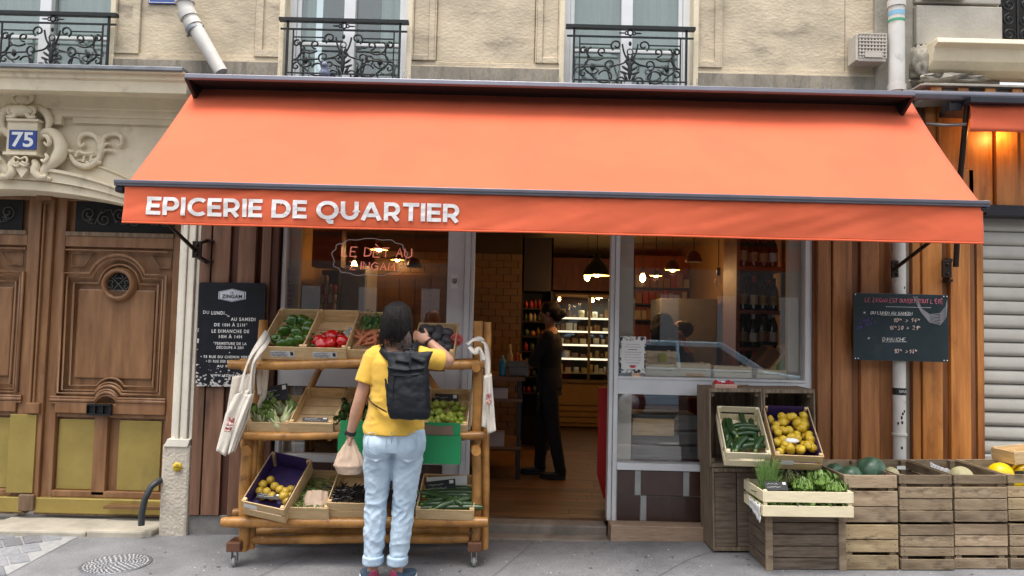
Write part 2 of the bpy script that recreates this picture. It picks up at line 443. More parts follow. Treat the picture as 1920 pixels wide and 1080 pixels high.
def _crw(n_, k, g_=1.): return mat(n_, (.29 * k, .20 * k, .12 * k * g_), .8, var=.3, scale=2.6, stretch=(1.6, 1.6, 7), bump=.3, bscale=16, isl=.42, detail=12, col2=(.43 * k, .325 * k, .215 * k * g_), dirt=((.075, .05, .032), 9, .54, .75, (1, 1, 2.2)))
m_apple = _crw('old_apple_crate_wood', 1.0)
m_apple2 = _crw('warm_apple_crate_wood', 1.0, .88)
m_apple3 = _crw('greyer_apple_crate_wood', .78, .97)
m_appled = mat('dark_crate_wood', (.135, .095, .065), .8, var=.4, scale=2.6, stretch=(2.2, 2.2, 22), bump=.5, bscale=9, isl=.25, col2=(.22, .165, .12), dirt=((.055, .04, .03), 4, .58, .6, (1.5, 1.5, 6)))
m_applev = mat('dark_upright_crate_wood', (.17, .12, .08), .8, var=.4, scale=2.6, stretch=(22, 22, 2.2), bump=.5, bscale=9, isl=.22, col2=(.29, .22, .15))
m_card = mat('black_card', (.012, .012, .013), .5, var=.2, bump=.05)
m_chalk = mat('chalk_white', (.8, .8, .78), .9, var=.1, scale=60, bump=0)
m_chalkp = mat('chalk_pink', (.75, .22, .30), .9, var=.15, scale=60, bump=0)
m_chalkv = mat('chalk_violet', (.13, .09, .32), .9, var=.2, scale=60, bump=0)
m_paper = mat('white_paper', (.78, .78, .76), .8, var=.05, bump=.05)
m_canvas = mat('unbleached_cotton', (.66, .57, .46), .9, var=.12, scale=8, bump=.25, bscale=90, sheen=.3)
m_canvasw = mat('white_cotton', (.70, .64, .55), .9, var=.08, scale=8, bump=.25, bscale=90, sheen=.3)
m_red = mat('red_ink', (.62, .05, .05), .7, var=.15, scale=30, bump=0)
m_purple = mat('purple_tissue_paper', (.045, .022, .11), .6, var=.3, scale=10, bump=.3, bscale=20)
m_steel = mat('steel', (.55, .55, .56), .3, .9, var=.1, bump=.05)
m_rubber = mat('black_rubber', (.02, .02, .022), .7, var=.2, bump=.2)
# ================================================================== SETTING: ground, street, the other side
def ground_z(x, y): return G(x)
PV = -4.2        # kerb line
g = MB()
g.sh().grid(lambda u, v: (-16 + 32 * u, PV + (6.0 - PV) * v if v < 1 else 6.0, G(-16 + 32 * u) if True else 0), 64, 8)
m_pave = mat('asphalt_pavement', (.19, .19, .197), .85, var=.16, scale=3, bump=.45, bscale=160, detail=10, dirt=((.085, .085, .09), 1.4, .50, .55))
for n_ in [m_pave.node_tree]:
    # fine grit and small pale spots worn into the asphalt
    b_ = n_.nodes['Principled BSDF']; lk = b_.inputs['Base Color'].links[0]; src = lk.from_socket
    tc_ = _n(n_, 'ShaderNodeTexCoord'); vo = _n(n_, 'ShaderNodeTexNoise'); vo.inputs['Scale'].default_value = 140; vo.inputs['Detail'].default_value = 3
    n_.links.new(tc_.outputs['Object'], vo.inputs['Vector'])
    mr_ = _n(n_, 'ShaderNodeMapRange'); mr_.inputs['From Min'].default_value = .3; mr_.inputs['From Max'].default_value = .7
    mr_.inputs['To Min'].default_value = .72; mr_.inputs['To Max'].default_value = 1.3
    n_.links.new(vo.outputs['Fac'], mr_.inputs['Value'])
    sc_ = _n(n_, 'ShaderNodeVectorMath', operation='SCALE'); n_.links.new(src, sc_.inputs[0]); n_.links.new(mr_.outputs[0], sc_.inputs['Scale'])
    n_.links.new(sc_.outputs[0], b_.inputs['Base Color'])
tag(g.build('pavement', m_pave), 'grey asphalt pavement in front of the shop', kind='structure')
g = MB(); g.sh().grid(lambda u, v: (-40 + 80 * u, -60 + (PV - .18 + 60) * v, G(-40 + 80 * u) - .13), 20, 4)
tag(g.build('road', mat('road_asphalt', (.10, .10, .10), .8, var=.25, scale=2, bump=.4, bscale=120)), 'dark asphalt road behind the viewer', kind='structure')
g = MB(); 
for i in range(16): g.box(-16 + 2 * i + .004, -14 + 2 * i - .004, PV - .18, PV, G(-15 + 2 * i) - .3, G(-15 + 2 * i) + .003)
tag(g.build('kerb', mat('granite_kerb', (.33, .32, .31), .7, var=.3, scale=80, bump=.2), bevel=.012), kind='structure')

# cobbled entry in front of the carriage door
pc = MB()
A = at(-160, 985, -.02); 
rnd = random.Random(4)
e1 = at(158, 990, 0); e1 = Vector((e1.x, -.02)); e2 = Vector((at(20, 1078, -1.0).x - .05, -1.02))
for i in range(-14, 14):
    for j in range(-22, 16):
        # diagonal setts
        u0, v0 = i * .235, j * .118 + (.03 if i % 2 else 0)
        c_, s_ = math.cos(R(-52)), math.sin(R(-52))
        poly = []
        for (a, b) in ((0, 0), (.223, 0), (.223, .107), (0, .107)):
            x = -3.6 + (u0 + a) * c_ - (v0 + b) * s_; y = -.5 + (u0 + a) * s_ + (v0 + b) * c_
            poly.append((x, y))
        cx = sum(p[0] for p in poly) / 4; cyy = sum(p[1] for p in poly) / 4
        # stay inside the patch: left of the diagonal joint, in front of the doorstep
        t = (cyy - e1.y) / (e2.y - e1.y); xe = e1.x + (e2.x - e1.x) * t
        if cx > xe - .09 or cyy > -.11 or cyy < -2.0 or cx < -5.6: continue
        zz = .012 + rnd.uniform(-.003, .003)
        vs = [(p[0], p[1], G(p[0]) - .02) for p in poly] + [(p[0], p[1], G(p[0]) + zz) for p in poly]
        pc.add(vs, [(4, 5, 6, 7), (0, 1, 5, 4), (1, 2, 6, 5), (2, 3, 7, 6), (3, 0, 4, 7)])
tag(pc.build('stone_paving', mat('granite_setts', (.20, .205, .22), .7, var=.25, scale=25, bump=.3, isl=.22), bevel=.006), 'grey stone setts laid diagonally before the carriage door', kind='structure')
# mortar bed between the setts
mb = MB(); mb.add([(e1.x + .02, e1.y - .03, G(e1.x) + .004), (-5.7, e1.y - .03, G(-5.7) + .004), (-5.7, -2.0, G(-5.7) + .004), (e2.x - (e1.x - e2.x) * .95, -2.0, G(e2.x) + .004)], [(0, 1, 2, 3)])
tag(mb.build('paving_bed', mat('pale_mortar', (.30, .30, .30), .9, var=.15, scale=20, bump=.2)), kind='structure')
# stone doorstep of the carriage door
mb = MB()
for a, b in ((-5.6, -3.9), (-3.89, ax(178, 975, 0)), (ax(178, 975, 0) + .006, ax(298, 985, 0))):
    mb.box(a, b, -.12, .5, G(a) - .1, G((a + b) / 2) + .045)
tag(mb.build('doorstep', mat('worn_step_stone', (.40, .36, .29), .8, var=.2, scale=6, bump=.3), bevel=.015), 'worn stone doorstep under the carriage door', kind='structure')

# far-side house front, darkened to weaken its mirror image, lowered to let light in
far = thing('opposite_building', 'sooty house front with pale shutters across the street', 'building', (0, -15.5, -.1))
mb = MB(); mb.box(-16, 16, -1, 0, -.5, 7.2)
mb.build('wall', mat('dark_brick', (.10, .085, .075), .85, var=.2, scale=1, bump=.1), far)
m_shut = mat('white_shutter', (.45, .45, .44), .6, var=.05, bump=0)
for k in range(9):
    for q in range(2):
        x = -14 + 3.4 * k; z = .6 + q * 3.1
        mb = MB(); mb.box(x, x + 1.2, 0, .05, z, z + 2.1); f = mb.build('window', m_black, far)
        mb = MB(); mb.box(x - .55, x - .03, .01, .06, z, z + 2.1).box(x + 1.23, x + 1.75, .01, .06, z, z + 2.1); mb.build('shutter', m_shut, f)

# ================================================================== THE STONE BUILDING
bld = thing('apartment_building', 'weathered limestone apartment building above the orange awning', 'building', (0, .3, 0))
def B(mb, name, m, parent=bld, **k):     # the building's Empty stands at y = .3
    return mb.build(name, m, parent, M=Matrix.Translation((0, -.3, 0)), **k)
ZL = az(960, 166, 0)            # level of the ledge the upper wall stands on
wins = [(-4.35, ax(207, 60, 0)), (ax(531, 80, 0), ax(764, 80, 0)), (ax(1057, 100, 0), ax(1301, 100, 0)), (ax(1874, 80, 0), ax(1874, 80, 0) + 1.1)]
solid = [(-6.5, -4.35)] + [(wins[i][1], wins[i + 1][0]) for i in range(3)] + [(wins[3][1], 7)]
ZT = 7.2
for i, (a, b) in enumerate(solid):
    mb = MB()
    mb.box(a, b, .045, .5, ZL - .3, ZT)                       # recessed field
    zb = az(960, 117, 0); fw = .045
    mb.box(a, b, 0, .05, ZL - .3, zb - .035)                  # base band
    mb.box(a, b, .012, .05, zb - .035, zb)
    nw = .21                                                  # narrow panels beside the windows
    edges = []
    if 1 <= i <= 3:
        if i == 3:
            mb2 = None
        for (p, q) in ((a, a + nw), (b - nw, b)):
            if i == 3 and q > b - .01: continue
            mb.box(p, p + fw, 0, .05, zb, ZT); mb.box(q - fw, q, 0, .05, zb, ZT)
            mb.box(p + fw, q - fw, .0, .05, zb, zb + .05)
            mb.box(p + fw, q - fw, .018, .05, zb + .05, ZT)
            edges.append((p, q))
        lo, hi = a + nw, (b - nw if i < 3 else b - .8)
        if i == 3: mb.box(hi, b, 0, .05, zb, ZT)
        mb.box(lo, lo + .012, .0, .05, zb, ZT); mb.box(hi - .012, hi, .0, .05, zb, ZT)
        # blockwork joints of the field as shallow slabs
        rr = random.Random(i)
        z = zb
        while z < ZT:
            h = .58; z1 = min(z + h, ZT)
            x = lo + .014
            while x < hi - .014:
                x1 = min(x + rr.uniform(.8, 1.5), hi - .014)
                mb.box(x, x1 - .004, .03 - rr.uniform(0, .004), .046, z + .003, z1 - .003); x = x1
            z = z1
    B(mb, 'wall', [m_stone], bevel=.006)
# wall left of the first window, and the band of soot just above the ledge
mb = MB()
for i, (a, b) in enumerate(solid): mb.box(a + .002, b - .002, -.004, .01, ZL - .3, az(960, 117, 0) - .045)
B(mb, 'base_course', m_stoneband, bevel=.004)
# over-window lintel wall is above the frame; jambs in cream stone
mb = MB()
for (a, b) in wins[:3]:
    mb.box(a - .035, a + .006, -.006, .3, ZL - .1, ZT); mb.box(b - .006, b + .035, -.006, .3, ZL - .1, ZT); mb.box(a - .3, b + .3, .2, .5, 5.6, ZT + .01)
B(mb, 'window_surround', m_cream, bevel=.006)
XRL = ax(352, 160, -.3)
# hidden wall behind the awning box up to the ledge
mb = MB(); mb.box(ax(345, 160, 0), 2.95, .0, .45, az(960, 300, 0), ZL - .29)
B(mb, 'lintel', m_stoneband)
mb = MB(); mb.box(-6.5, 7, -.10, .02, ZL - .055, ZL - .015).box(-6.5, XRL, -.40, .0, ZL - .06, ZL - .03)
B(mb, 'zinc_ledge', m_zinc, bevel=.005)

# interior boxes behind the upstairs windows
m_cur = mat('sheer_curtain', (.62, .64, .62), .9, var=.08, scale=3, stretch=(20, 1, .5), bump=.3)
m_roomw = mat('dim_room_wall', (.20, .21, .20), .9, var=.2, scale=2, bump=0)
def upstairs_window(a, b, kind):
    t = .055; Y = .16
    fr = MB(); z0 = ZL + .02; z1 = 5.6
    fr.box(a, a + t, Y - .03, Y + .05, z0, z1).box(b - t, b, Y - .03, Y + .05, z0, z1)
    fr.box(a + t, b - t, Y - .03, Y + .05, z0, z0 + .07)
    mid = (a + b) / 2
    fr.box(mid - .045, mid + .045, Y - .045, Y + .04, z0 + .07, z1)
    fr.box(a + t + .002, a + t + .035, Y - .01, Y + .03, z0 + .07, z1).box(b - t - .035, b - t - .002, Y - .01, Y + .03, z0 + .07, z1)
    fr.box(a + t + .036, mid - .046, Y - .012, Y + .03, z0 + .34, z0 + .365).box(mid + .046, b - t - .036, Y - .012, Y + .03, z0 + .34, z0 + .365)
    f = B(fr, 'window', m_white, bevel=.004)
    p = MB(); p.box(a + t + .035, mid - .046, Y + .004, Y + .01, z0 + .07, z1).box(mid + .046, b - t - .035, Y + .004, Y + .01, z0 + .07, z1)
    p.build('pane', m_glassd, f, M=Matrix.Translation((0, -.3, 0)))
    cu = MB()
    def cf(x0, x1, y):
        cu.sh().grid(lambda u, v: (x0 + (x1 - x0) * u, y + .010 * math.sin(u * (x1 - x0) * 70), z0 + .05 + (z1 - z0) * v), 40, 2)
    if kind != 'dark': cf(a + t, mid - .03 if kind != 'sheer' else b - t, Y + .075); cf(mid + .05, b - t, Y + .075) if kind == 'part' else None
    else: cf(a + t, a + t + .13, Y + .075); cf(b - t - .2, b - t, Y + .09)
    cu.build('curtain', m_cur, f, M=Matrix.Translation((0, -.3, 0)))
    rm = MB(); rm.box(a - .02, b + .02, 1.2, 1.25, z0 - .1, z1 + .1).box(a - .3, a - .25, Y + .2, 1.2, z0 - .1, z1).box(b + .25, b + .3, Y + .2, 1.2, z0 - .1, z1).box(a - .3, b + .3, Y + .06, 1.2, z0 - .15, z0 - .1)
    rm.build('room', m_roomw, f, M=Matrix.Translation((0, -.3, 0)))
    return f
upstairs_window(*wins[0], 'part'); upstairs_window(*wins[1], 'dark'); upstairs_window(*wins[2], 'sheer')

# balcony railings: one built, the others copied
def railing_mb(W, H):
    mb = MB().sh(); r = .0072
    # hand rail and bars
    mb.box(-W / 2 - .02, W / 2 + .02, -.025, .02, H - .026, H)
    mb.box(-W / 2 - .01, W / 2 + .01, -.007, .007, H * .82, H * .82 + .012)
    mb.box(-W / 2 + .05, W / 2 - .05, -.006, .006, H * .135, H * .135 + .009)
    mb.box(-W / 2, W / 2, -.008, .008, .0, .012)
    for x in (-W / 2 + .045, W / 2 - .045): mb.box(x - .008, x + .008, -.008, .008, 0, H)
    for x in (-W / 2 + .09, W / 2 - .09): mb.box(x - .005, x + .005, -.005, .005, .01, H * .82)
    for s in (-1, 1):
        mb.box(min(s * .14, s * (W / 2 - .09)), max(s * .14, s * (W / 2 - .09)), -.005, .005, H * .70, H * .70 + .008)
        S = lambda pts: [(s * p[0], p[1], p[2]) for p in pts]
        hx = W / 2 - .09
        def T(pts, rr=r): mb.tube(S(pts), rr, 5)
        T(spiral(.105, H * .70, .045, .012, R(-60), R(330)))                 # big volute either side of the middle
        T(bez((.10 + .04, 0, H * .62), (.06, 0, H * .50), (.01, 0, H * .62), (.03, 0, H * .45)) if 0 else bez((.06, 0, H * .72), (.045, 0, H * .5), (.01, 0, H * .5), (.02, 0, H * .45)))
        T(bez((.02, 0, H * .52), (.03, 0, H * .36), (.12, 0, H * .42), (.145, 0, H * .35)))
        T(spiral(.15, H * .40, .045, .010, R(-90), R(300)))
        T(bez((.15, 0, H * .32), (.20, 0, H * .36), (.12, 0, H * .10), (.17, 0, H * .08)))
        T(spiral(.075, H * .13, .042, .010, R(180), R(-200)))                # volutes at the foot
        T(spiral(.19, H * .20, .05, .05, R(20), R(200)))
        T(spiral(.215, H * .60, .036, .009, R(-100), R(300)))
        T(bez((.20, 0, H * .50), (.26, 0, H * .42), (.33, 0, H * .46), (hx - .05, 0, H * .64)))
        T(spiral(hx - .03, H * .61, .028, .007, R(120), R(-240)))
        T(bez((.16, 0, H * .12), (.24, 0, H * .06), (.28, 0, H * .22), (hx - .05, 0, H * .30)))
        T(spiral(hx - .03, H * .25, .032, .007, R(100), R(-240)))
        T(spiral(.29, H * .36, .058, .058, R(-150), R(110)))
        T([(.19, 0, H * .37), (hx, 0, H * .345)])
        T(bez((hx, 0, H * .34), (hx - .12, 0, H * .40), (hx - .02, 0, H * .62), (hx - .09, 0, H * .66)))
        mb.blob((s * .285, 0, H * .35), (.02, .008, .026), 8, 6, amp=.5)
        # acanthus leaf halves in the middle
        for k, (x, z, a) in enumerate([(.02, .42, 55), (.035, .34, 35), (.045, .27, 20), (.03, .20, 60), (.012, .5, 75)]):
            mb.blob((0, 0, 0), (.034, .006, .011), 8, 5, M=Matrix.Translation((s * x, 0, H * z)) @ Matrix.Rotation(-s * R(a) if s > 0 else R(a), 4, 'Y'))
    mb.tube(spiral(0, H * .60, .022, .022, 0, 2 * PI), .005, 5); mb.blob((0, 0, H * .32), (.018, .01, .085), 8, 6)
    mb.blob((0, 0, H * .73), (.012, .008, .02), 8, 6)
    mb.tube(spiral(0, H * .90, .020, .020, 0, 2 * PI), .006, 5)
    for s in (-1, 1):
        mb.tube(spiral(s * .028, H * .895, .012, .012, 0, 2 * PI), .005, 5); mb.blob((s * .06, 0, H * .895), (.03, .005, .006), 6, 4)
    return mb
HR = az(960, 42, -.06) - (ZL + .0)
rl = None
for i, (a, b) in enumerate(wins[:3]):
    mid, Wd = (a + b) / 2, (b - a)
    if i == 0: mid = ax(98, 60, -.06); Wd = wins[1][1] - wins[1][0]
    if rl is None:
        rl = railing_mb(wins[1][1] - wins[1][0] - .01, HR).build('balcony_railing', m_iron, bld); o = rl
    else:
        o = rl.copy(); C.objects.link(o)
    o.location = (mid, -.36, ZL - .01)
# far right window guard, denser
a, b = wins[3]
zz = az(1874, 82, 0)
mb = MB().sh(); mb.box(a, b, .05, .3, zz - .03, zz)
B(mb, 'sill', m_cream)
mb = MB().sh()
for j in range(5):
    for k in range(5):
        cx, cz = a + .09 + .13 * j, zz + .08 + .12 * k
        mb.tube(spiral(cx, cz, .05, .01, R(90 * ((j + k) % 4)), R(90 * ((j + k) % 4) + 480), y=.02), .008, 5)
    mb.box(a + .02 + .13 * j, a + .034 + .13 * j, .015, .03, zz, zz + .6)
mb.box(a, b, .01, .04, zz + .015, zz + .04).box(a, b, .0, .04, zz + .6, zz + .64)
B(mb, 'window_guard', m_iron)
mb = MB(); mb.box(a, b, .28, .3, zz, 5.6); B(mb, 'dark_window', m_black)

# right pier: smooth blocks, broken plaster, cornice
m_plaster = mat('patched_plaster', (.33, .30, .25), .9, var=.25, scale=4, bump=.4, bscale=40, dirt=((.18, .16, .14), 5, .58, .5))
mb = MB()
x0 = ax(1712, 60, 0); x1 = ax(1872, 60, 0)
mb.box(x0, x1, -.05, .02, az(1712, 88, 0), az(1712, 14, 0)).box(x0, x1, -.035, .02, az(1712, 8, 0), ZT)
mb.box(ax(1722, 5, 0), ax(1800, 5, 0), -.07, -.05, az(1722, 5, 0), ZT - .2)
B(mb, 'pier', mat('grey_pier_stone', (.36, .335, .29), .85, var=.15, scale=4, bump=.3, bscale=50), bevel=.008)
mb = MB(); mb.box(ax(1640, 60, 0), x0 - .004, -.012, .02, ZL - .3, ZT); B(mb, 'plaster_strip', m_plaster, bevel=.01)
# cornice over the neighbour shop (profile in y,z run along x)
def mould(mb, prof, xa, xb):
    mb.prism(prof, xa, xb, ax3='x')
zc = az(1800, 92, -.1); xa = ax(1738, 100, -.1)
mb = MB(); mould(mb, [(.05, zc + .03), (-.24, zc + .03), (-.25, zc - .01), (-.2, zc - .03), (-.17, zc - .12), (-.12, zc - .17), (-.05, zc - .2), (.05, zc - .2)], xa, 7)
B(mb, 'cornice', m_cream, bevel=.006)
mb = MB().sh()
mb.blob((xa - .02, -.03, zc - .12), (.07, .10, .16), 26, 18, amp=.5, fr=4, seed=3).blob((xa + .16, -.10, zc - .245), (.24, .10, .035), 26, 12, amp=.7, fr=5, seed=8)
B(mb, 'rough_plaster', m_plaster)

# ---- left portal: cornice, spandrel, arch mouldings
XL = -6.5; XR = ax(352, 160, -.3)
mb = MB()
def pz(py, Y): return az(150, py, Y)
mould(mb, [(.4, pz(128, -.38)), (-.38, pz(128, -.38)), (-.38, pz(134, -.38)), (-.35, pz(136, -.35)), (-.34, pz(146, -.34)), (-.32, pz(150, -.32)), (-.315, pz(171, -.315)), (-.28, pz(174, -.28)), (-.10, pz(180, -.1)),
           (-.09, pz(203, -.09)), (-.06, pz(205, -.06)), (-.055, pz(216, -.055)), (-.05, pz(218, -.05)), (-.02, pz(222, -.02)), (.4, pz(222, .0))], XL, XR)
B(mb, 'cornice', m_cream, bevel=.003)
ACX = ax(22, 360, 0); 
def arc_z(x, crown, Rr): return crown - Rr + math.sqrt(max(Rr * Rr - (x - ACX) ** 2, 0))
zcr = az(22, 357, 0)
Ra = 4.2
xs = [ACX - 1.75 + i * 3.1 / 40 for i in range(41)]
# spandrel with the arched opening cut as stepped columns
def band(mb, crown_lo, R_lo, crown_hi, R_hi, y0, y1):
    for i in range(40):
        xa_, xb_ = xs[i], xs[i + 1]
        if xa_ > XR - .01: break
        xb_ = min(xb_, XR)
        la, lb = arc_z(xa_, crown_lo, R_lo), arc_z(xb_, crown_lo, R_lo)
        ha = arc_z(xa_, crown_hi, R_hi) if R_hi else crown_hi; hb = arc_z(xb_, crown_hi, R_hi) if R_hi else crown_hi
        vs = [(xa_, y0, la), (xb_, y0, lb), (xb_, y0, hb), (xa_, y0, ha), (xa_, y1, la), (xb_, y1, lb), (xb_, y1, hb), (xa_, y1, ha)]
        mb.add(vs, [(0, 1, 2, 3), (0, 4, 5, 1), (3, 2, 6, 7)])
mb = MB()
ztop = pz(221, 0)
band(mb, zcr, Ra, ztop, 0, 0, .25)
mb.box(XL, xs[0], 0, .25, 1.9, ztop)
B(mb, 'spandrel', m_cream)
mb = MB()
band(mb, zcr + .005, Ra, zcr + .075, 3.4, -.035, .25)
band(mb, zcr + .08, 3.2, zcr + .16, 2.6, -.06, .02)
band(mb, zcr + .16, 2.6, zcr + .185, 2.5, -.085, .02)
band(mb, zcr + .30, 2.2, zcr + .315, 2.15, -.018, .02)
B(mb, 'arch_moulding', m_cream)
mb = MB(); mb.box(ax(140, 235, 0), XR, -.03, .0, az(200, 234, 0), az(200, 222, 0)).box(ax(92, 228, 0), ax(122, 228, 0), -.05, .0, az(100, 236, 0), az(100, 215, 0))
mb.box(XL, XR, -.012, 0, az(200, 236, 0), az(200, 234, 0))
B(mb, 'string_course', m_cream, bevel=.004)
# pilaster right of the door, fluted, on a rough base
xp0, xp1 = ax(329, 600, -.05), ax(378, 600, -.05)
mb = MB()
zbase = az(330, 832, -.05)
zcap = az(330, 405, 0)
mb.box(xp0 - .01, xp1, .0, .45, zbase, 3.0)
fl = [(0, .035, -.035), (.038, .07, -.07), (.073, .105, -.055), (.108, .135, -.075), (.138, .165, -.05), (.168, xp1 - xp0, -.03)]
for (p, q, y) in fl: mb.box(xp0 + p, xp0 + q, y, .01, zbase + .03, 3.0)
mb.add([(xp0 - .005, -.08, zbase + .04), (xp0 + .165, -.08, zbase + .04), (xp0 + .15, -.085, zbase - .02), (xp0 - .03, -.085, zbase - .02), (xp0 - .005, .1, zbase + .04), (xp0 + .165, .1, zbase + .04), (xp0 + .15, .1, zbase - .02), (xp0 - .03, .1, zbase - .02)], [(0, 1, 2, 3), (3, 2, 6, 7), (0, 3, 7, 4), (1, 5, 6, 2), (4, 5, 1, 0)])
for zz_ in (az(340, 508, -.05), az(340, 652, -.05)): pass
B(mb, 'pilaster', m_pil, bevel=.006)
mb = MB(); xb0, xb1 = ax(300, 900, -.08), ax(354, 900, -.08)
n = 8
def rough(u, v):
    return (xb0 + (xb1 - xb0) * u, -.085 + .012 * mnoise.noise(Vector((u * 5, v * 14, 1))), G(-2.6) - .05 + (zbase + .03 - G(-2.6)) * v)
mb.box(xb0, xb1 - .002, -.075, .45, -.15, zbase + .0)
B(mb, 'pilaster_base', mat('pitted_stone', (.56, .50, .41), .9, var=.18, scale=7, bump=.9, bscale=45, dirt=((.3, .25, .19), 9, .56, .6)), bevel=.02)
# cartouche round the house number
cx0, cz0 = ax(42, 262, -.1), az(42, 262, -.1)
k_ = .00407
def cp(px, py, y=-.1): return (ax(px, py, -.1), y, az(px, py, -.1))
mb = MB().sh()
def T(pts, r, y=-.1, n=8):
    P = [cp(a, b, y) for a, b in pts]
    # smooth through a Catmull-Rom pass
    out = []; rr = []
    for i in range(len(P) - 1):
        p0, p1, p2, p3 = [Vector(P[max(0, min(len(P) - 1, i + d))]) for d in (-1, 0, 1, 2)]
        for s in range(4):
            t = s / 4
            out.append(.5 * ((2 * p1) + (p2 - p0) * t + (2 * p0 - 5 * p1 + 4 * p2 - p3) * t * t + (3 * p1 - p0 - 3 * p2 + p3) * t ** 3))
            ra = r if not isinstance(r, list) else r[i] + (r[i + 1] - r[i]) * t
            rr.append(ra)
    out.append(Vector(P[-1])); rr.append(r if not isinstance(r, list) else r[-1])
    mb.tube(out, rr, n)
mir = lambda pts: [(84 - a + 2, b - (a - 42) * .04) for a, b in pts]
# tablet
mb.box(ax(16, 262, -.1), ax(72, 262, -.1), -.12, .0, az(42, 288, -.1), az(42, 228, -.1))
mb.box(ax(13, 262, -.1), ax(76, 262, -.1), -.14, .0, az(42, 292, -.1), az(42, 287, -.1)); mb.box(ax(16, 262, -.1), ax(76, 262, -.1), -.14, .0, az(42, 229, -.1), az(42, 225, -.1))
for M_ in (lambda p: p, mir):
    T(M_([(70, 258), (76, 250), (84, 246), (94, 248), (104, 258), (110, 274), (106, 292), (94, 304), (84, 312), (78, 322), (82, 332), (92, 334)]), [.02, .03, .036, .04, .045, .05, .05, .045, .035, .03, .022, .012], -.07)
    T(M_([(84, 256), (92, 258), (96, 268), (92, 274), (86, 268)]), [.012, .018, .018, .012, .008], -.12)
    T(M_([(88, 290), (92, 296), (86, 304), (80, 300)]), [.01, .014, .014, .008], -.12)
    T(M_([(50, 196), (62, 200), (74, 202), (84, 212), (88, 226), (84, 240)]), [.03, .035, .035, .032, .028, .015], -.07)
    T(M_([(62, 218), (68, 212), (66, 204), (56, 204), (53, 214), (60, 222), (70, 220)]), [.006, .012, .014, .016, .018, .018, .01], -.12)
    T(M_([(62, 300), (66, 310), (64, 322), (74, 332), (86, 330)]), [.02, .03, .032, .024, .012], -.09)
    T(M_([(36, 196), (28, 190), (24, 182), (30, 176), (40, 176), (42, 184), (38, 192)]), [.012, .016, .018, .02, .02, .014, .008], -.11)
    T(M_([(100, 262), (112, 272), (122, 280), (132, 280)]), [.025, .02, .014, .008], -.05)
    T(M_([(44, 300), (52, 296), (56, 302), (52, 308), (46, 304)]), .008, -.13)
T([(24, 200), (22, 184), (32, 175), (46, 174), (58, 184), (60, 198)], [.02, .028, .032, .032, .028, .02], -.06)
mb.blob((ax(42, 206, -.1), -.1, az(42, 208, -.1)), (.1, .06, .045), 12, 8, amp=.2)
mb.blob((ax(42, 186, -.1), -.08, az(42, 188, -.1)), (.075, .05, .055), 12, 8, amp=.15)
mb.prism([(ax(30, 318, -.1), az(30, 316, -.1)), (ax(42, 334, -.1), az(42, 334, -.1)), (ax(54, 318, -.1), az(54, 318, -.1)), (ax(42, 312, -.1), az(42, 312, -.1))][::-1], -.11, -.04)
T([(30, 296), (28, 306), (34, 312), (42, 308), (50, 312), (56, 306)], [.01, .014, .014, .012, .014, .01], -.12)
B(mb, 'cartouche', m_cream)
mb = MB().sh()
def sprig():
    T([(120, 282), (128, 298), (140, 306), (156, 308), (170, 300), (180, 286), (184, 268), (186, 254), (198, 248), (212, 248), (220, 256), (218, 268), (210, 266)], [.014, .018, .022, .024, .022, .02, .018, .016, .014, .016, .016, .014, .01], -.03)
    T([(176, 288), (178, 270), (172, 254), (160, 247), (146, 248), (138, 258), (142, 270), (150, 264)], [.014, .018, .02, .02, .018, .016, .014, .01], -.03)
    T([(132, 290), (138, 280), (150, 284), (168, 282)], [.012, .014, .012, .008], -.035)
    for a in range(7):
        px_, py_ = 134 + a * 7, 302 + 5 * math.sin(a)
        mb.blob(cp(px_, py_, -.03), (.02, .02, .018), 8, 6, amp=.4, seed=a)
    for (p, q) in (((184, 270), (200, 266)), ((182, 280), (206, 280)), ((180, 262), (176, 250)), ((160, 300), (164, 286)), ((146, 300), (150, 288))):
        T([p, ((p[0] + q[0]) / 2, (p[1] + q[1]) / 2 - 3), q], [.012, .011, .004], -.03)
sprig()
B(mb, 'carved_sprig', m_cream)
# number plate
np_ = thing('number_plate', 'blue enamel house number plate reading 75 set in the stone cartouche', 'number plate', (ax(43, 262, -.13), -.123, az(43, 262, -.13)))
m_blue = mat('blue_enamel', (.025, .06, .27), .25, var=.15, scale=10, bump=.05, coat=.4)
mb = MB(); mb.box(-.105, .105, -.012, 0, -.073, .073); mb.build('plate', m_blue, np_, bevel=.004)
mb = MB(); v, f = text_mesh('75', .165, .115, bold=.025); mb.add(v, f, Matrix.Translation((0, -.0135, 0)))
mb.build('lettering', mat('white_enamel', (.8, .8, .78), .3, var=.05, bump=0), np_)
# street name plate cut by the frame top
sp = thing('street_sign', 'blue enamel street name plate above the white diagonal downpipe', 'sign', (ax(304, 0, -.01), .025, az(304, -8, -.01)))
mb = MB(); mb.box(-.12, .12, -.014, 0, -.055, .12); mb.build('plate', m_blue, sp, bevel=.003)
mb = MB(); mb.box(-.112, .112, -.0165, -.014, -.047, -.043).box(-.112, -.108, -.0165, -.014, -.043, .11).box(.108, .112, -.0165, -.014, -.043, .11); mb.build('border', m_chalk, sp)

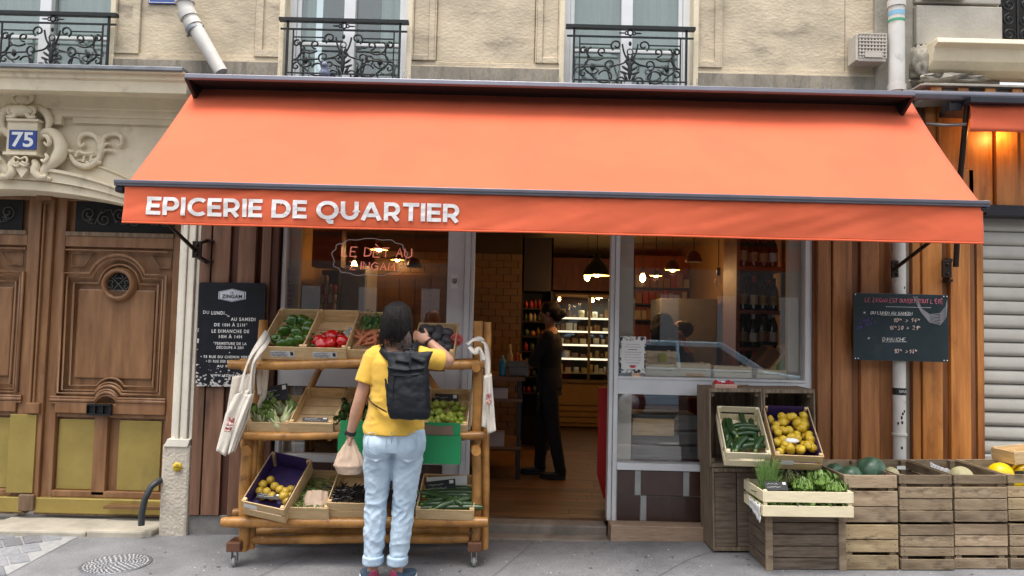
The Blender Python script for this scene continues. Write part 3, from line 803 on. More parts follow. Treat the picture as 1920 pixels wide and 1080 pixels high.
# ================================================================== CARRIAGE DOOR
door = thing('carriage_door', 'carved varnished wooden carriage door with brass kick plates and round porthole', 'door', (-3.3, .25, 0))
DM = Matrix.Translation((3.3, -.25, 0))
def D(mb, name, m, parent=door, **k): return mb.build(name, m, parent, M=DM, **k)
DY = .26
def dx(px, py=600): return ax(px, py, DY)
def dz(py, px=210): return az(px, py, DY)
xa, xb = dx(94), dx(326)
def leaf(mirror=None):
    Xf = (lambda x: x) if mirror is None else (lambda x: 2 * mirror - x)
    def bx(mb, a, b, y0, y1, z0, z1):
        a, b = Xf(a), Xf(b); mb.box(min(a, b), max(a, b), y0, y1, z0, z1)
    mb = MB(); bx(mb, xa, xb + .1, DY + .05, DY + .1, 0, 2.7)                          # back board
    zt, zr = dz(464), dz(437)
    bx(mb, xa, xa + .085, DY, DY + .05, .05, 2.7); bx(mb, xb - .03, xb + .1, DY, DY + .05, .05, 2.7)       # stiles
    bx(mb, xa + .085, xb - .03, DY, DY + .05, zt, zr)                                  # rail under the fanlight
    bx(mb, xa + .085, xb - .03, DY, DY + .05, dz(378) + .0, 2.7)
    bx(mb, xa + .085, xb - .03, DY - .02, DY + .05, dz(776), dz(757))                   # lock rail
    bx(mb, dx(187), dx(212), DY, DY + .05, dz(930), dz(776))                           # muntin between the brass plates
    bx(mb, xa + .085, xb - .03, DY, DY + .05, dz(934), dz(922))
    bx(mb, xa + .085, xb - .03, DY + .01, DY + .05, dz(784), dz(776))
    fr = D(mb, 'leaf', m_doorwood, bevel=.006)
    # raised panel mouldings
    def arcline(x0, x1, zl, xc, rad, zbase, steps=18, flat=.0):
        pts = [(x0, zl)]
        a0 = math.acos(min(1, max(-1, (zl - zbase) / rad)))
        for i in range(steps + 1):
            a = -a0 + 2 * a0 * i / steps
            pts.append((xc + rad * math.sin(a), zbase + rad * math.cos(a)))
        pts.append((x1, zl)); return pts
    pm = MB().sh()
    xc, zc = dx(221, 533), dz(533)
    L0, L1 = dx(120, 520), dx(313, 520)
    for (off, r, y) in ((0, .014, DY - .010), (.030, .009, DY + .002), (.075, .011, DY + .022)):
        lo = dz(739) + off * .8
        pts = arcline(L0 + off, L1 - off, dz(514) - off, xc, .235 - off, zc, 18)
        # close down the sides and along the foot, with its small rise
        foot = arcline(L0 + off, L1 - off, lo, dx(204, 740), .12, lo - .055, 10)
        path = pts + foot[::-1]
        pm.tube([(Xf(p[0]), y, p[1]) for p in path], r, 6, closed=True)
    for (p0, p1) in (((L0, dz(470)), (L1, dz(470))),):
        pm.tube([(Xf(p0[0]), DY, p0[1]), (Xf(p1[0]), DY, p1[1])], .008, 6)
    for s_ in (0, 1):      # corner tablets
        tri = [(dx(124), dz(475)), (dx(165), dz(475)), (dx(149), dz(500)), (dx(124), dz(500))] if s_ == 0 else [(dx(276), dz(475)), (dx(313), dz(475)), (dx(313), dz(500)), (dx(290), dz(500))]
        pm.tube([(Xf(p[0]), DY + .03, p[1]) for p in tri], .007, 5, closed=True)
    # foot moulding with the bow
    for dzz, r in ((0, .012), (-.022, .016), (-.045, .010)):
        f = arcline(dx(105), xb - .03, dz(752) + .022 + dzz, dx(201, 750), .09, dz(752) - .0 + dzz, 10)
        pm.tube([(Xf(p[0]), DY - .012, p[1]) for p in f], r, 6)
    mm = D(pm, 'panel_moulding', m_doorwood)
    # inner raised field
    pf = MB(); bx(pf, L0 + .1, L1 - .1, DY + .03, DY + .055, dz(735) + .1, dz(514) - .12)
    D(pf, 'panel', m_doorwood, bevel=.012)
    # porthole
    ph = MB()
    prof = [(.094, 0), (.094, .02), (.100, .045), (.116, .05), (.130, .035), (.138, .01), (.142, 0)]
    Mx = Matrix.Translation((Xf(xc), DY + .03, zc)) @ Matrix.Rotation(R(90), 4, 'X')
    ph.lathe(prof, n=32, M=Mx, cap=False)
    p = D(ph, 'porthole', m_doorwood)
    bk = MB(); bk.lathe([(.097, 0), (.0, .0005)], n=24, M=Matrix.Translation((Xf(xc), DY + .035, zc)) @ Matrix.Rotation(R(90), 4, 'X'), cap=False)
    bk.build('porthole_glass', m_black, p, M=DM)
    gr = MB().sh()
    for a in range(4):
        c_, s_ = math.cos(a * PI / 2 + PI / 4), math.sin(a * PI / 2 + PI / 4)
        gr.tube([(Xf(xc) - .0 * c_, DY + .01, zc), (Xf(xc) + .092 * c_, DY + .01, zc + .092 * s_)], .0035, 5)
        for q in (-1, 1):
            aa = a * PI / 2
            gr.tube(spiral(Xf(xc) + .058 * math.cos(aa) + q * .014 * -math.sin(aa), zc + .058 * math.sin(aa) + q * .014 * math.cos(aa), .022, .005, aa, aa + q * 5, y=DY + .01), .0035, 4)
    gr.blob((Xf(xc), DY + .01, zc), .01, 8, 6)
    gr.build('grille', mat('dull_iron', (.09, .09, .085), .5, .4, bump=0), p, M=DM)
    # fanlight
    fl = MB(); bx(fl, dx(128), xb - .04, DY + .02, DY + .03, dz(435), dz(377)); fo = D(fl, 'fanlight', m_black)
    fg = MB().sh()
    x = dx(155); k = 0
    while x < xb - .08:
        s = 1 if k % 2 else -1
        cz = dz(407)
        fg.tube([(Xf(p[0]), p[1], p[2]) for p in spiral(x, cz - s * .02, .06, .012, R(90 if s > 0 else -90), R((90 if s > 0 else -90) + s * 500), y=DY + .005)], .0045, 5)
        fg.tube([(Xf(x + q[0]), DY + .005, cz + q[1]) for q in [(.0, s * .05), (.05, s * .06), (.1, -s * .05)]], .004, 5)
        x += .125; k += 1
    for a in range(6): fg.tube([(Xf(dx(158)), DY + .003, dz(412)), (Xf(dx(158)) + .03 * math.cos(a * PI / 3), DY + .003, dz(412) + .03 * math.sin(a * PI / 3))], .004, 4)
    fg.build('grille', MATS['dull_iron'], fo, M=DM)
    fb = MB(); bx(fb, xa + .09, xb - .03, DY - .012, DY + .03, dz(444), dz(436)); D(fb, 'fanlight_sill', m_doordark, bevel=.003)
    # brass
    for (a, b) in ((dx(103, 850), dx(184, 850)), (dx(217, 850), dx(297, 850))):
        bm = MB(); bx(bm, a, b, DY + .035, DY + .045, dz(921), dz(789)); bp = D(bm, 'brass_plate', m_brass, bevel=.003)
        sm = MB().sh()
        for i in range(14):
            z = dz(918) + (dz(792) - dz(918)) * i / 13
            for x_ in (a + .008, b - .008): sm.blob((Xf(x_), DY + .034, z), .0035, 6, 4)
        for i in range(9):
            x_ = a + .01 + (b - a - .02) * i / 8
            sm.blob((Xf(x_), DY + .034, dz(791)), .0035, 6, 4)
        sm.build('stud', m_brass, bp, M=DM)
    bm = MB(); bx(bm, dx(60, 945) + .04, xb - .01, DY - .035, DY + .01, dz(963), dz(934)); D(bm, 'kick_plate', m_brass, bevel=.008)
    bm = MB(); bx(bm, xa - .03, xb + .1, DY - .02, DY + .04, 0.0, dz(963)); D(bm, 'bottom_rail', m_doordark)
    ml = MB(); a, b = Xf(dx(178)), Xf(dx(222)); a, b = min(a, b), max(a, b)
    ml.box(a, b, DY - .03, DY - .02, dz(778), dz(757)).box(a, b, DY - .05, DY - .03, dz(760), dz(757)).box(a, b, DY - .05, DY - .03, dz(778), dz(775))
    for q in range(4): ml.box(a + (b - a) * q / 3 - .003, a + (b - a) * q / 3 + .003, DY - .05, DY - .03, dz(775), dz(760))
    D(ml, 'letter_slot', m_iron)
leaf(); leaf(mirror=dx(78))
# centre post between the leaves
mb = MB(); a, b = dx(62), dx(94)
mb.box(a, b, DY - .03, DY + .05, .05, 2.7)
mb.box(a + .03, a + .05, DY - .055, DY - .03, dz(770), 2.45).box(a + .065, a + .08, DY - .055, DY - .03, dz(770), 2.45).box(a + .02, b - .01, DY - .065, DY - .03, dz(777), dz(757)).box(a + .01, b - .005, DY - .07, DY - .03, dz(380), dz(362))
D(mb, 'centre_post', m_doorwood, bevel=.006)
mb = MB(); mb.box(dx(22, 850), a + .1, DY - .045, DY - .03, dz(926), dz(780)); D(mb, 'brass_plate', m_brass, bevel=.003)
mb = MB(); mb.box(a, a + .12, DY - .06, DY - .03, .03, dz(928)); D(mb, 'post_foot', m_doordark, bevel=.01)

# slab joints and an old trench line in the pavement
mb = MB()
def gpt(px, py):
    d = CROT @ Vector(((px - 960) / FPX, (540 - py) / FPX, -1)); x = 0
    for _i in range(3): t_ = (G(x) - CAM.z) / d.z; x = (CAM + d * t_).x
    return CAM + d * t_
for line_ in (((470, 1090), (545, 1052), (620, 1012), (700, 985)), ((160, 992), (260, 1000), (420, 1006)), ((915, 1006), (1140, 1008), (1330, 1016)), ((900, 1100), (960, 1052), (1010, 1008)), ((1200, 1100), (1290, 1050), (1345, 1030))):
    P = [gpt(*q) for q in line_]; Q = []
    for i in range(len(P) - 1):
        for s_ in range(8): q = P[i].lerp(P[i + 1], s_ / 8); q.x += .004 * mnoise.noise(q * 9); q.y += .008 * mnoise.noise(q * 6); Q.append(q)
    for i in range(len(Q) - 1):
        a, b = Q[i], Q[i + 1]; n_ = (b - a).cross(Vector((0, 0, 1))).normalized() * .0022
        mb.add([(*(a - n_)[:2], G(a.x) + .003), (*(b - n_)[:2], G(b.x) + .003), (*(b + n_)[:2], G(b.x) + .003), (*(a + n_)[:2], G(a.x) + .003)], [(0, 1, 2, 3)])
tag(mb.build('pavement_joints', mat('dark_joint', (.09, .09, .09), .9, var=.3, scale=20, bump=.1)), kind='structure')
# ================================================================== SHOP FRONT
shop = thing('shop_front', 'grocery shop front of cedar boards, pale metal glazing and brown tiles', 'shop front', (0, 0, .05))
SM = Matrix.Translation((0, 0, -.05))
def S(mb, name, m, parent=shop, **k): return mb.build(name, m, parent, M=SM, **k)
ZH = 2.46; ZTOP = az(960, 300, 0)
# --- left cladding
def X(px, py=700, Y=-.06): return ax(px, py, Y)
mb = MB()
zb_ = az(400, 967, -.06)
for (a, b, y) in ((X(366), X(385), -.062), (X(387), X(421), -.055), (X(437), X(470), -.065), (X(481), X(498), -.058)):
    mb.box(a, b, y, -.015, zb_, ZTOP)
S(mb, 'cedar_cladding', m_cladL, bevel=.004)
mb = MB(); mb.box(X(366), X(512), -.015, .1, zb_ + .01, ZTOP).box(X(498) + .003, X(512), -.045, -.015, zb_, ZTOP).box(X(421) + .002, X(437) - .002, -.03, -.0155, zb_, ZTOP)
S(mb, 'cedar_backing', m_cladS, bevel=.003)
mb = MB(); mb.box(X(360), X(512), -.04, .1, -.15, zb_); S(mb, 'plinth', mat('grey_plinth', (.2, .19, .18), .9, var=.2, scale=8, bump=.5), bevel=.01)
# --- right cladding
XR0, XR1 = ax(1527, 700, -.06), ax(1833, 650, -.06)
mb = MB()
for (a, b, y) in ((1534, 1559, -.055), (1561, 1596, -.07), (1614, 1649, -.065), (1651, 1672, -.05)):
    mb.box(X(a, 650), X(b, 650), y, -.015, .02, ZTOP)
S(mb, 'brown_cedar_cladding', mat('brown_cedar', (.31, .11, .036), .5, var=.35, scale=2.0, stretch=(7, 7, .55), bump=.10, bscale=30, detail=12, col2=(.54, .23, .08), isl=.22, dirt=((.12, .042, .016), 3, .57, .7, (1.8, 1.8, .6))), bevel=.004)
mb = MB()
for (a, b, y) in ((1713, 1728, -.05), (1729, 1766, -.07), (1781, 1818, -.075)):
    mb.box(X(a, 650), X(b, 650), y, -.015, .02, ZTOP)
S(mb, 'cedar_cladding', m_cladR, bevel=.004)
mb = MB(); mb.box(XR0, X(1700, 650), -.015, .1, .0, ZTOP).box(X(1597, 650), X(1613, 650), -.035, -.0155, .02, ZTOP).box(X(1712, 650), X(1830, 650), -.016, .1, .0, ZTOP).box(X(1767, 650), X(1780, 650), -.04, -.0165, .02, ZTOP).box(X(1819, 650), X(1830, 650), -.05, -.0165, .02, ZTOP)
S(mb, 'cedar_backing', mat('shaded_recess_cedar', (.20, .062, .02), .5, var=.4, scale=2.4, stretch=(11, 11, .6), bump=.2, col2=(.3, .12, .04)), bevel=.003)  # darker copy of the cedar: gap shade put into the colour
mb = MB(); mb.box(X(1698, 650), X(1712, 650), -.008, .1, .0, ZTOP); S(mb, 'grey_gap', m_plaster)
# --- header
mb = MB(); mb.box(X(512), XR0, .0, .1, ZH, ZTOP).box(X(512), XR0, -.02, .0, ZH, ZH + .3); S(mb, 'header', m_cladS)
# --- glazing frames
P0, P1 = ax(838, 560, 0), ax(888, 560, 0)          # post between left window and door
Q0, Q1 = ax(1142, 700, 0), ax(1158, 700, 0)        # post right of the door
W0 = ax(527, 560, 0); W1 = ax(1508, 600, 0); W2 = ax(1524, 600, 0)
zt0, zt1 = az(1330, 742, 0), az(1330, 709, 0)      # transom
zs0, zs1 = az(1250, 881, 0), az(1250, 868, 0)      # tile capping
zstep = az(1240, 978, -.05)
mb = MB()
mb.box(P0, P1 - .075, -.005, .08, .05, ZH).box(P1 - .072, P1 - .03, -.03, .08, .1, ZH).box(P1 - .028, P1, -.015, .08, .1, ZH)
mb.box(Q0, Q0 + .03, -.015, .08, zstep - .01, ZH).box(Q0 + .033, Q1, -.03, .08, zstep - .01, ZH)
mb.box(W0, W0 + .03, -.01, .08, .05, ZH).box(W1, W1 + .035, -.02, .08, zs1, ZH).box(W1 + .037, W2, -.005, .08, zs1, ZH)
S(mb, 'window_frame', m_greypaint, bevel=.003)
mb = MB(); mb.box(Q1, W1, -.025, .08, zt0, zt1).box(Q1, W1, -.035, -.025, zt1 - .018, zt1).box(W0 + .03, P0, -.02, .08, zt0, zt1)
S(mb, 'transom', m_greypaint, bevel=.003)
mb = MB(); mb.box(Q1, W1 + .035, -.045, .08, zs0, zs1).box(W0 + .03, P0, -.03, .08, zs0, zs1); S(mb, 'tile_capping', m_white, bevel=.003)
mb = MB(); mb.box(X(512) + .001, W0, -.0, .09, .05, ZH).box(W2, XR0, -.01, .09, .05, ZH); S(mb, 'dark_trim', m_char, bevel=.003)
def pane(a, b, z0, z1, y=.03): 
    p = MB(); p.box(a, b, y, y + .008, z0, z1); return S(p, 'glass_pane', m_glass)
pane(W0 + .03, P0, zt1, ZH); pane(Q1, W1, zt1, ZH); pane(W0 + .03, P0, zs1, zt0); pane(Q1, W1, zs1, zt0)
# --- tiles
m_tile = mat('brown_glazed_tile', (.055, .026, .020), .28, var=.25, scale=7, bump=.06, isl=.2, coat=.3)
m_tileg = mat('grey_tile_strip', (.33, .34, .33), .4, var=.12, scale=9, bump=.08)
mb = MB(); mb.box(Q1 - .02, W2, -.02, .1, zstep - .02, zs0).box(W0, P0, -.02, .1, .05, zs0); S(mb, 'tile_grout', mat('grout', (.5, .48, .46), .9, bump=.1))
zr = (zs0 + zstep) / 2 - .005
tl = MB(); tg = MB()
def tx(px): return ax(px, 930, -.03)
for (a, b, g_) in ((1157, 1189, 0), (1190, 1201, 1), (1202, 1280, 0), (1281, 1292, 1), (1293, 1314, 0), (1315, 1326, 1), (1327, 1420, 0), (1421, 1432, 1), (1433, 1520, 0)):
    (tg if g_ else tl).box(tx(a), tx(b), -.032, -.02, zr + .006, zs0 - .004)
for (a, b, g_) in ((1157, 1200, 0), (1201, 1212, 1), (1213, 1257, 0), (1258, 1327, 0), (1328, 1400, 0), (1401, 1412, 1), (1413, 1520, 0)):
    (tg if g_ else tl).box(tx(a), tx(b), -.032, -.02, zstep, zr)
for i in range(6):
    a = W0 + .02 + i * .21; tl.box(a, a + .2, -.032, -.02, zstep - .1, zr).box(a, a + .2, -.032, -.02, zr + .006, zs0 - .004)
S(tl, 'brown_tiles', m_tile, bevel=.002); S(tg, 'grey_tiles', m_tileg, bevel=.002)
mb = MB(); mb.box(Q0 + .01, ax(1339, 990, -.15), -.17, .0, G(1) - .01, zstep - .005); S(mb, 'base_board', mat('bare_base_board', (.36, .25, .17), .8, var=.25, scale=4, stretch=(2, 10, 20), bump=.3), bevel=.006)
mb = MB(); mb.box(P0, Q0, -.03, .14, -.05, .085).box(P1, Q0, -.19, -.03, -.05, G(.3) + .018); S(mb, 'threshold', mat('worn_threshold_stone', (.22, .185, .15), .8, var=.3, scale=5, bump=.4, dirt=((.1, .08, .07), 4, .55, .6)), bevel=.012)

# things stuck on the glazing
def sheet(name, label, cat, x0, x1, z0, z1, y, m, th=.002, group=None):
    t = thing(name, label, cat, ((x0 + x1) / 2, y, (z0 + z1) / 2), group=group)
    mb = MB(); mb.box(-(x1 - x0) / 2, (x1 - x0) / 2, -th, 0, -(z1 - z0) / 2, (z1 - z0) / 2); mb.build('sheet', m, t)
    return t
m_leafprint = mat('leaf_print', (.02, .025, .022), .6, var=.5, scale=26, bump=0, col2=(.75, .75, .72), fac=(.45, .52))
x0, x1 = ax(1163, 665, 0), ax(1212, 665, 0); z0, z1 = az(1188, 700, 0), az(1188, 631, 0)
po = sheet('notice', 'white printed notice with leafy border taped on the right window', 'notice', x0, x1, z0, z1, .028, m_leafprint)
wd, hd = x1 - x0, z1 - z0
mb = MB(); mb.box(-wd / 2 + .012, wd / 2 - .012, -.004, -.002, -hd / 2 + .03, hd / 2 - .03); ps = mb.build('text_panel', m_paper, po)
mb = MB()
m_ink = mat('black_ink', (.02, .02, .02), .8, bump=0)
for k in range(9):
    z = hd / 2 - .06 - k * .02; L = wd * (.5, .62, .34, .66, .6, .66, .64, .55, .3)[k] / 2
    scribble(mb, (-L, -.005, z), (L, -.005, z), .0028, .0011 if k != 2 else .002, 26, seed=k)
mb.build('print', m_ink, po)
mb = MB().sh(); mb.blob((0, -.0045, -hd / 2 + .05), (.024, .002, .011), 14, 6); mb.build('logo', m_red, po)
st = sheet('sticker', 'small white and black sticker on the grey post beside the left window', 'sticker', ax(846, 525, 0), ax(859, 525, 0), az(852, 541, 0), az(852, 515, 0), -.006, m_paper)
mb = MB()
for k in range(3): scribble(mb, (-.018, -.003, .015 - k * .014), (.018, -.003, .022 - k * .014), .006, .004, 6, seed=k)
mb.build('mark', m_ink, st)
# vertical leaflet behind the left pane
lt = sheet('leaflet_strip', 'tall lilac strip with dark handwriting inside the left window edge', 'leaflet', ax(533, 540, .04), ax(549, 540, .04), az(540, 576, .04), az(540, 504, .04), .06, mat('lilac_paper', (.30, .24, .27), .8, bump=0))
mb = MB()
for k, q in enumerate((.10, .05, .02, -.02, -.06, -.10, -.13)): scribble(mb, (-.022, -.003, q), (.022, -.003, q + .004), .006, .0022, 7, seed=k)
mb.build('print', m_ink, lt)
# outlined hand-written name on the left pane
ne = thing('window_lettering', 'hand lettered shop name in a wavy outline on the left window pane', 'window lettering', (ax(694, 480, .02), .022, az(694, 482, .02)))
def NP(px, py): return Vector((ax(px, py, .022) - ne.location.x, 0, az(px, py, .022) - ne.location.z))
m_neonp = mat('pale_red_lettering', (.85, .35, .28), .5, var=.1, bump=0, emit=((1, .26, .16), .22))  # weak emission added to lift lettering too dark under the awning
mb = MB().sh()
p = NP(640, 480); hand(mb, 'LE DÈT AU', p, .070, .052, r=.0045, gap=.30, jit=.05, slant=.05)
mb.build('lettering', m_neonp, ne)
mb = MB().sh(); p = NP(655, 505); hand(mb, 'ZINGAM', p, .060, .046, r=.0045, gap=.42, jit=.05, slant=.02)
mb.build('lettering', m_neonp, ne)
mb = MB().sh(); pts = []
for i in range(90):
    a = 2 * PI * i / 90
    rr = 1 + .035 * math.sin(a * 13)
    pts.append(NP(693 + 69 * rr * math.copysign(abs(math.cos(a)) ** .75, math.cos(a)), 482 - 34 * rr * math.copysign(abs(math.sin(a)) ** .75, math.sin(a))))
mb.tube(pts, .0028, 5, closed=True); mb.build('outline', mat('pale_outline', (.7, .66, .68), .4, bump=0, emit=((.7, .6, .65), .03)), ne)  # outline also given a trace of added glow

# ================================================================== AWNING
aw = thing('awning', 'wide orange canvas awning lettered in white over the shop front', 'awning', (.28, 0, 2.6))
AM = Matrix.Translation((-.28, 0, -2.6))
def W(mb, name, m, parent=aw, **k): return mb.build(name, m, parent, M=AM, **k)
FY, BY = -1.13, -.2
fx0, fx1 = ax(238, 360, FY), ax(1840, 380, FY)
zf = az(960, 362, FY); zbk = az(960, 163, BY)
tx0, tx1 = ax(374, 190, BY), ax(1702, 195, BY)
def fabric(u, v):
    xa_ = tx0 + (fx0 - tx0) * v; xb_ = tx1 + (fx1 - tx1) * v
    x = xa_ + (xb_ - xa_) * u
    sag = .022 * math.sin(PI * v) + .006 * math.sin(PI * v) * math.cos(u * PI * 10)
    # seams every 1.2 m make slight puckers near the roller
    pk = .012 * (1 - v) ** 3 * abs(math.sin(u * PI * 4.2)) ** .5
    rp = .009 * mnoise.noise(Vector((u * 7 + v * .8, v * 1.6, 4))) + .003 * mnoise.noise(Vector((u * 26, v * 2.2, 14)))
    return (x, BY + (FY - BY) * v, zbk + (zf - zbk) * v - sag + pk + rp)
mb = MB(); mb.grid(fabric, 160, 30)
W(mb, 'canvas', m_orange, solid=.002)
mat('orange_seam', (.66, .112, .04), .85, var=.05, bump=.1)
zv1 = zf - .008; zv0 = az(960, 437, FY)
vx0, vx1 = fx0 - .005, fx1
def val(x, t):        # t 0 top .. 1 bottom
    return FY - .012 - (.012 * t) * math.sin(x * 2.1 + .8) * .8 - .006 * t * math.sin(x * 7.3) - .007 * mnoise.noise(Vector((x * 3.2, t * 1.3, 2))) * t - .010 * mnoise.noise(Vector((x * 1.1 + t * 1.4, t * .7, 7))) - .005 * mnoise.noise(Vector((x * 7 + t * 5, t * 2, 5))) - .004 * abs(mnoise.noise(Vector((x * 14 - t * 9, t * 3, 15)))) * (1 - .5 * t)
mb = MB(); mb.grid(lambda u, v: (vx0 + (vx1 - vx0) * u, val(vx0 + (vx1 - vx0) * u, v), zv1 + (zv0 - zv1) * v), 260, 12)
va = W(mb, 'valance', m_orange, solid=.002)
mb = MB(); mb.grid(lambda u, v: (vx0 + (vx1 - vx0) * u, val(vx0 + (vx1 - vx0) * u, .95) - .002, zv0 + .012 * v - .001), 260, 1)
mb.build('hem', MATS['orange_seam'], va, M=AM, solid=.003)
wl_ = ax(863, 402, FY) - ax(279, 384, FY)
v, f = block_letters('EPICERIE DE QUARTIER', .112, wl_)
v = [Vector((p.x - wl_ / 2, p.y, p.z - .056)) for p in v]
cxm = (ax(863, 402, FY) + ax(279, 384, FY)) / 2; czm = az(570, 393.5, FY)
mb = MB(); mb.add([(p.x + cxm, val(p.x + cxm, (zv1 - (p.z + czm)) / (zv1 - zv0)) - .0065 + p.y, p.z + czm) for p in v], f)
mb.build('lettering', mat('white_lettering', (.78, .75, .74), .7, var=.06, scale=30, bump=.05), va, M=AM)
mb = MB().sh()
mb.box(ax(218, 345, FY), ax(1851, 380, FY), FY - .03, FY + .02, zf - .018, zf + .012).box(ax(218, 345, FY), ax(1851, 380, FY), FY - .036, FY - .026, zf - .004, zf + .020)
W(mb, 'front_bar', m_alu, bevel=.006)
mb = MB(); a = ax(218, 345, FY); mb.box(a, a + .05, FY - .02, FY + .05, zf - .055, zf - .018); b = ax(1851, 380, FY); mb.box(b - .05, b, FY - .02, FY + .05, zf - .045, zf - .018); W(mb, 'bar_cap', m_char, bevel=.01)
# box: roof lip, throat blackened to stand for its shade, side cheeks
hy = -.54
hz = az(960, 158, hy); hx0, hx1 = ax(346, 140, hy), ax(1716, 180, hy)
prof = [(-.02, hz + .03), (-.36, hz + .035), (hy, hz + .022), (hy - .006, hz - .012), (hy + .012, hz - .022), (hy + .03, hz + .004), (-.40, hz + .01), (-.02, hz + .0)]
mb = MB(); mb.prism(prof, hx0, hx1, ax3='x'); W(mb, 'box_lid', m_alu, bevel=.004)
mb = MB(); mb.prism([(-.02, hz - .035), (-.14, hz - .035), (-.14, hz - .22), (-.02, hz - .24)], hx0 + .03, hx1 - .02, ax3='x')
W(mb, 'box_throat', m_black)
mb = MB(); mb.prism([(-.03, hz - .004), (-.38, hz + .003), (hy + .034, hz - .006), (hy + .034, hz - .016), (-.38, hz - .008), (-.03, hz - .02)], hx0 + .03, hx1 - .025, ax3='x'); W(mb, 'lid_shade_slab', m_black)  # black slab added to deepen the shade beneath the lid
mb = MB().sh()
ck = [(hy, hz + .02), (-.02, hz + .03), (-.02, hz - .26), (-.12, hz - .26), (-.24, hz - .20), (-.40, hz - .10), (hy, hz - .02)]
mb.prism(ck, hx0 - .004, hx0 + .026, ax3='x').prism(ck, hx1 - .02, hx1 + .006, ax3='x'); W(mb, 'end_cap', m_char, bevel=.01)
mb = MB().sh(); mb.tube([(hx0 + .05, -.19, hz - .135), (hx1 - .03, -.19, hz - .135)], .05, 16); W(mb, 'roller', m_orange)
# arms
def bracket(px, py, Y=-.1):
    p = at(px, py, Y); m = MB()
    m.box(p.x - .018, p.x + .05, -.17, -.15, p.z - .06, p.z + .065)
    for s in (-1, 1):
        m.bar((p.x + .015, -.16, p.z + s * .045), (p.x + .06, -.075, p.z + s * .085), .045, .02)
        m.bar((p.x + .05, -.08, p.z + s * .085), (p.x + .10, -.075, p.z + s * .075), .045, .02)
    m.sh()
    for s in (-1, 1): m.blob((p.x + .018, -.175, p.z + s * .035), .011, 8, 6)
    return m, p
m_bracket = mat('dark_bracket_iron', (.03, .018, .014), .35, .5, var=.2, bump=.05)
for (px, py) in ((372, 470), (1668, 506)):
    m, p = bracket(px, py); bo = W(m, 'bracket', m_bracket, bevel=.003)
    a = MB().sh(); a.tube([(p.x, -.17, p.z), (p.x, FY + .03, zf - .03)], .014, 10); W(a, 'arm', m_bracket)

# neighbour's awning, rolled in, on the right
na = thing('folded_awning', 'rolled-in orange awning of the neighbouring shop at the right edge', 'awning', (4.1, -.2, 3.0))
NM = Matrix.Translation((-4.1, .2, -3.0))
nY = -.45
nx0 = ax(1818, 225, nY); nz1, nz0 = az(1870, 197, nY), az(1870, 249, nY)
mb = MB(); mb.grid(lambda u, v: (nx0 + 2.4 * u + .008 * math.sin(v * 5), nY - .012 * math.sin(u * 9 + 1) * v - .01 * mnoise.noise(Vector((u * 7, v * 2, 9))), nz1 + (nz0 - nz1) * v + .006 * math.sin(u * 11)), 60, 6)
mb.build('valance', m_orange, na, M=NM, solid=.002)
mb = MB().sh(); mb.tube([(ax(1690, 176, -.42), -.42, az(1800, 180, -.42)), (6.5, -.42, az(1800, 180, -.42))], .034, 14); mb.build('roller_tube', m_alu, na, M=NM)
mb = MB(); mb.box(nx0 - .02, 6.5, -.5, -.1, nz1 - .0, nz1 + .045).box(ax(1765, 195, -.3), nx0 - .02, -.40, -.30, nz1 - .03, nz1 + .035); mb.build('casing', m_char, na, M=NM, bevel=.005)
mb = MB().sh(); q0 = at(1738, 232, -.14); q1 = at(1812, 233, -.4); mb.tube([q0, q0.lerp(q1, .5) + Vector((0, 0, -.01)), q1], .012, 8); mb.build('crank_bar', m_steel, na, M=NM)
m, p = bracket(1762, 506); m.build('bracket', m_bracket, na, M=NM, bevel=.003)
mb = MB().sh(); mb.tube([(p.x + .08, -.17, p.z + .02), (ax(1800, 333, -.3), -.3, az(1800, 333, -.3)), (nx0 + .01, nY + .04, nz1 + .02)], .02, 8); mb.build('arm', m_bracket, na, M=NM)

# ================================================================== NEIGHBOUR SHOP ON THE RIGHT
nb = thing('neighbour_shop_front', 'cedar boarded neighbour shop front with lamp glow and closed shutter', 'shop front', (4.2, 0, 0))
QM = Matrix.Translation((-4.2, 0, 0))
def N(mb, name, m, **k): return mb.build(name, m, nb, M=QM, **k)
zsh = az(1870, 398, 0)
mb = MB()
xs_ = [ax(1735, 300, -.05), ax(1757, 300, -.05), ax(1815, 300, -.05), ax(1862, 300, -.05), ax(1904, 300, -.05)]
ys_ = [-.05, -.075, -.05, -.085, -.06]
for i in range(14):
    a = xs_[i] if i < 5 else xs_[4] + (i - 4) * .17
    b = xs_[i + 1] if i < 4 else xs_[4] + (i - 3) * .17
    mb.box(a + .003, b - .004, ys_[i % 5], -.02, ZTOP if b < ax(1832, 400, 0) else zsh + .04, az(1800, 176, -.05))
N(mb, 'cedar_boards', m_cladR, bevel=.004)
mb = MB(); mb.box(ax(1722, 300, 0), 6.8, -.02, .1, zsh, az(1800, 178, 0)).box(ax(1706, 300, 0), ax(1735, 300, 0), -.03, .1, ZTOP - .3, az(1800, 178, 0)); N(mb, 'backing', m_cladS)
mb = MB()
for i in range(12): mb.box(ax(1742, 172, -.25) + i * .2, ax(1742, 172, -.25) + i * .2 + .075, -.28, -.02, az(1800, 178, -.2), az(1800, 170, -.2) + .02)
N(mb, 'board_ends', m_cladR)
zfl = az(1800, 161, -.28)
mb = MB(); mb.box(ax(1730, 160, -.28), 6.8, -.30, -.0, zfl - .008, zfl + .012).box(ax(1742, 172, -.25) - .02, 6.8, -.245, -.02, zfl - .09, zfl - .01); mb.bar((ax(1730, 160, -.28), -.29, zfl), (ax(1700, 172, -.1), -.05, zfl - .01), .04, .015)
N(mb, 'flashing', mat('pale_weathered_flashing', (.36, .33, .28), .8, var=.3, scale=9, bump=.4), bevel=.004)
mb = MB(); mb.box(ax(1831, 400, 0), 6.8, -.12, .1, zsh - .04, zsh + .035); N(mb, 'shutter_housing', m_char)
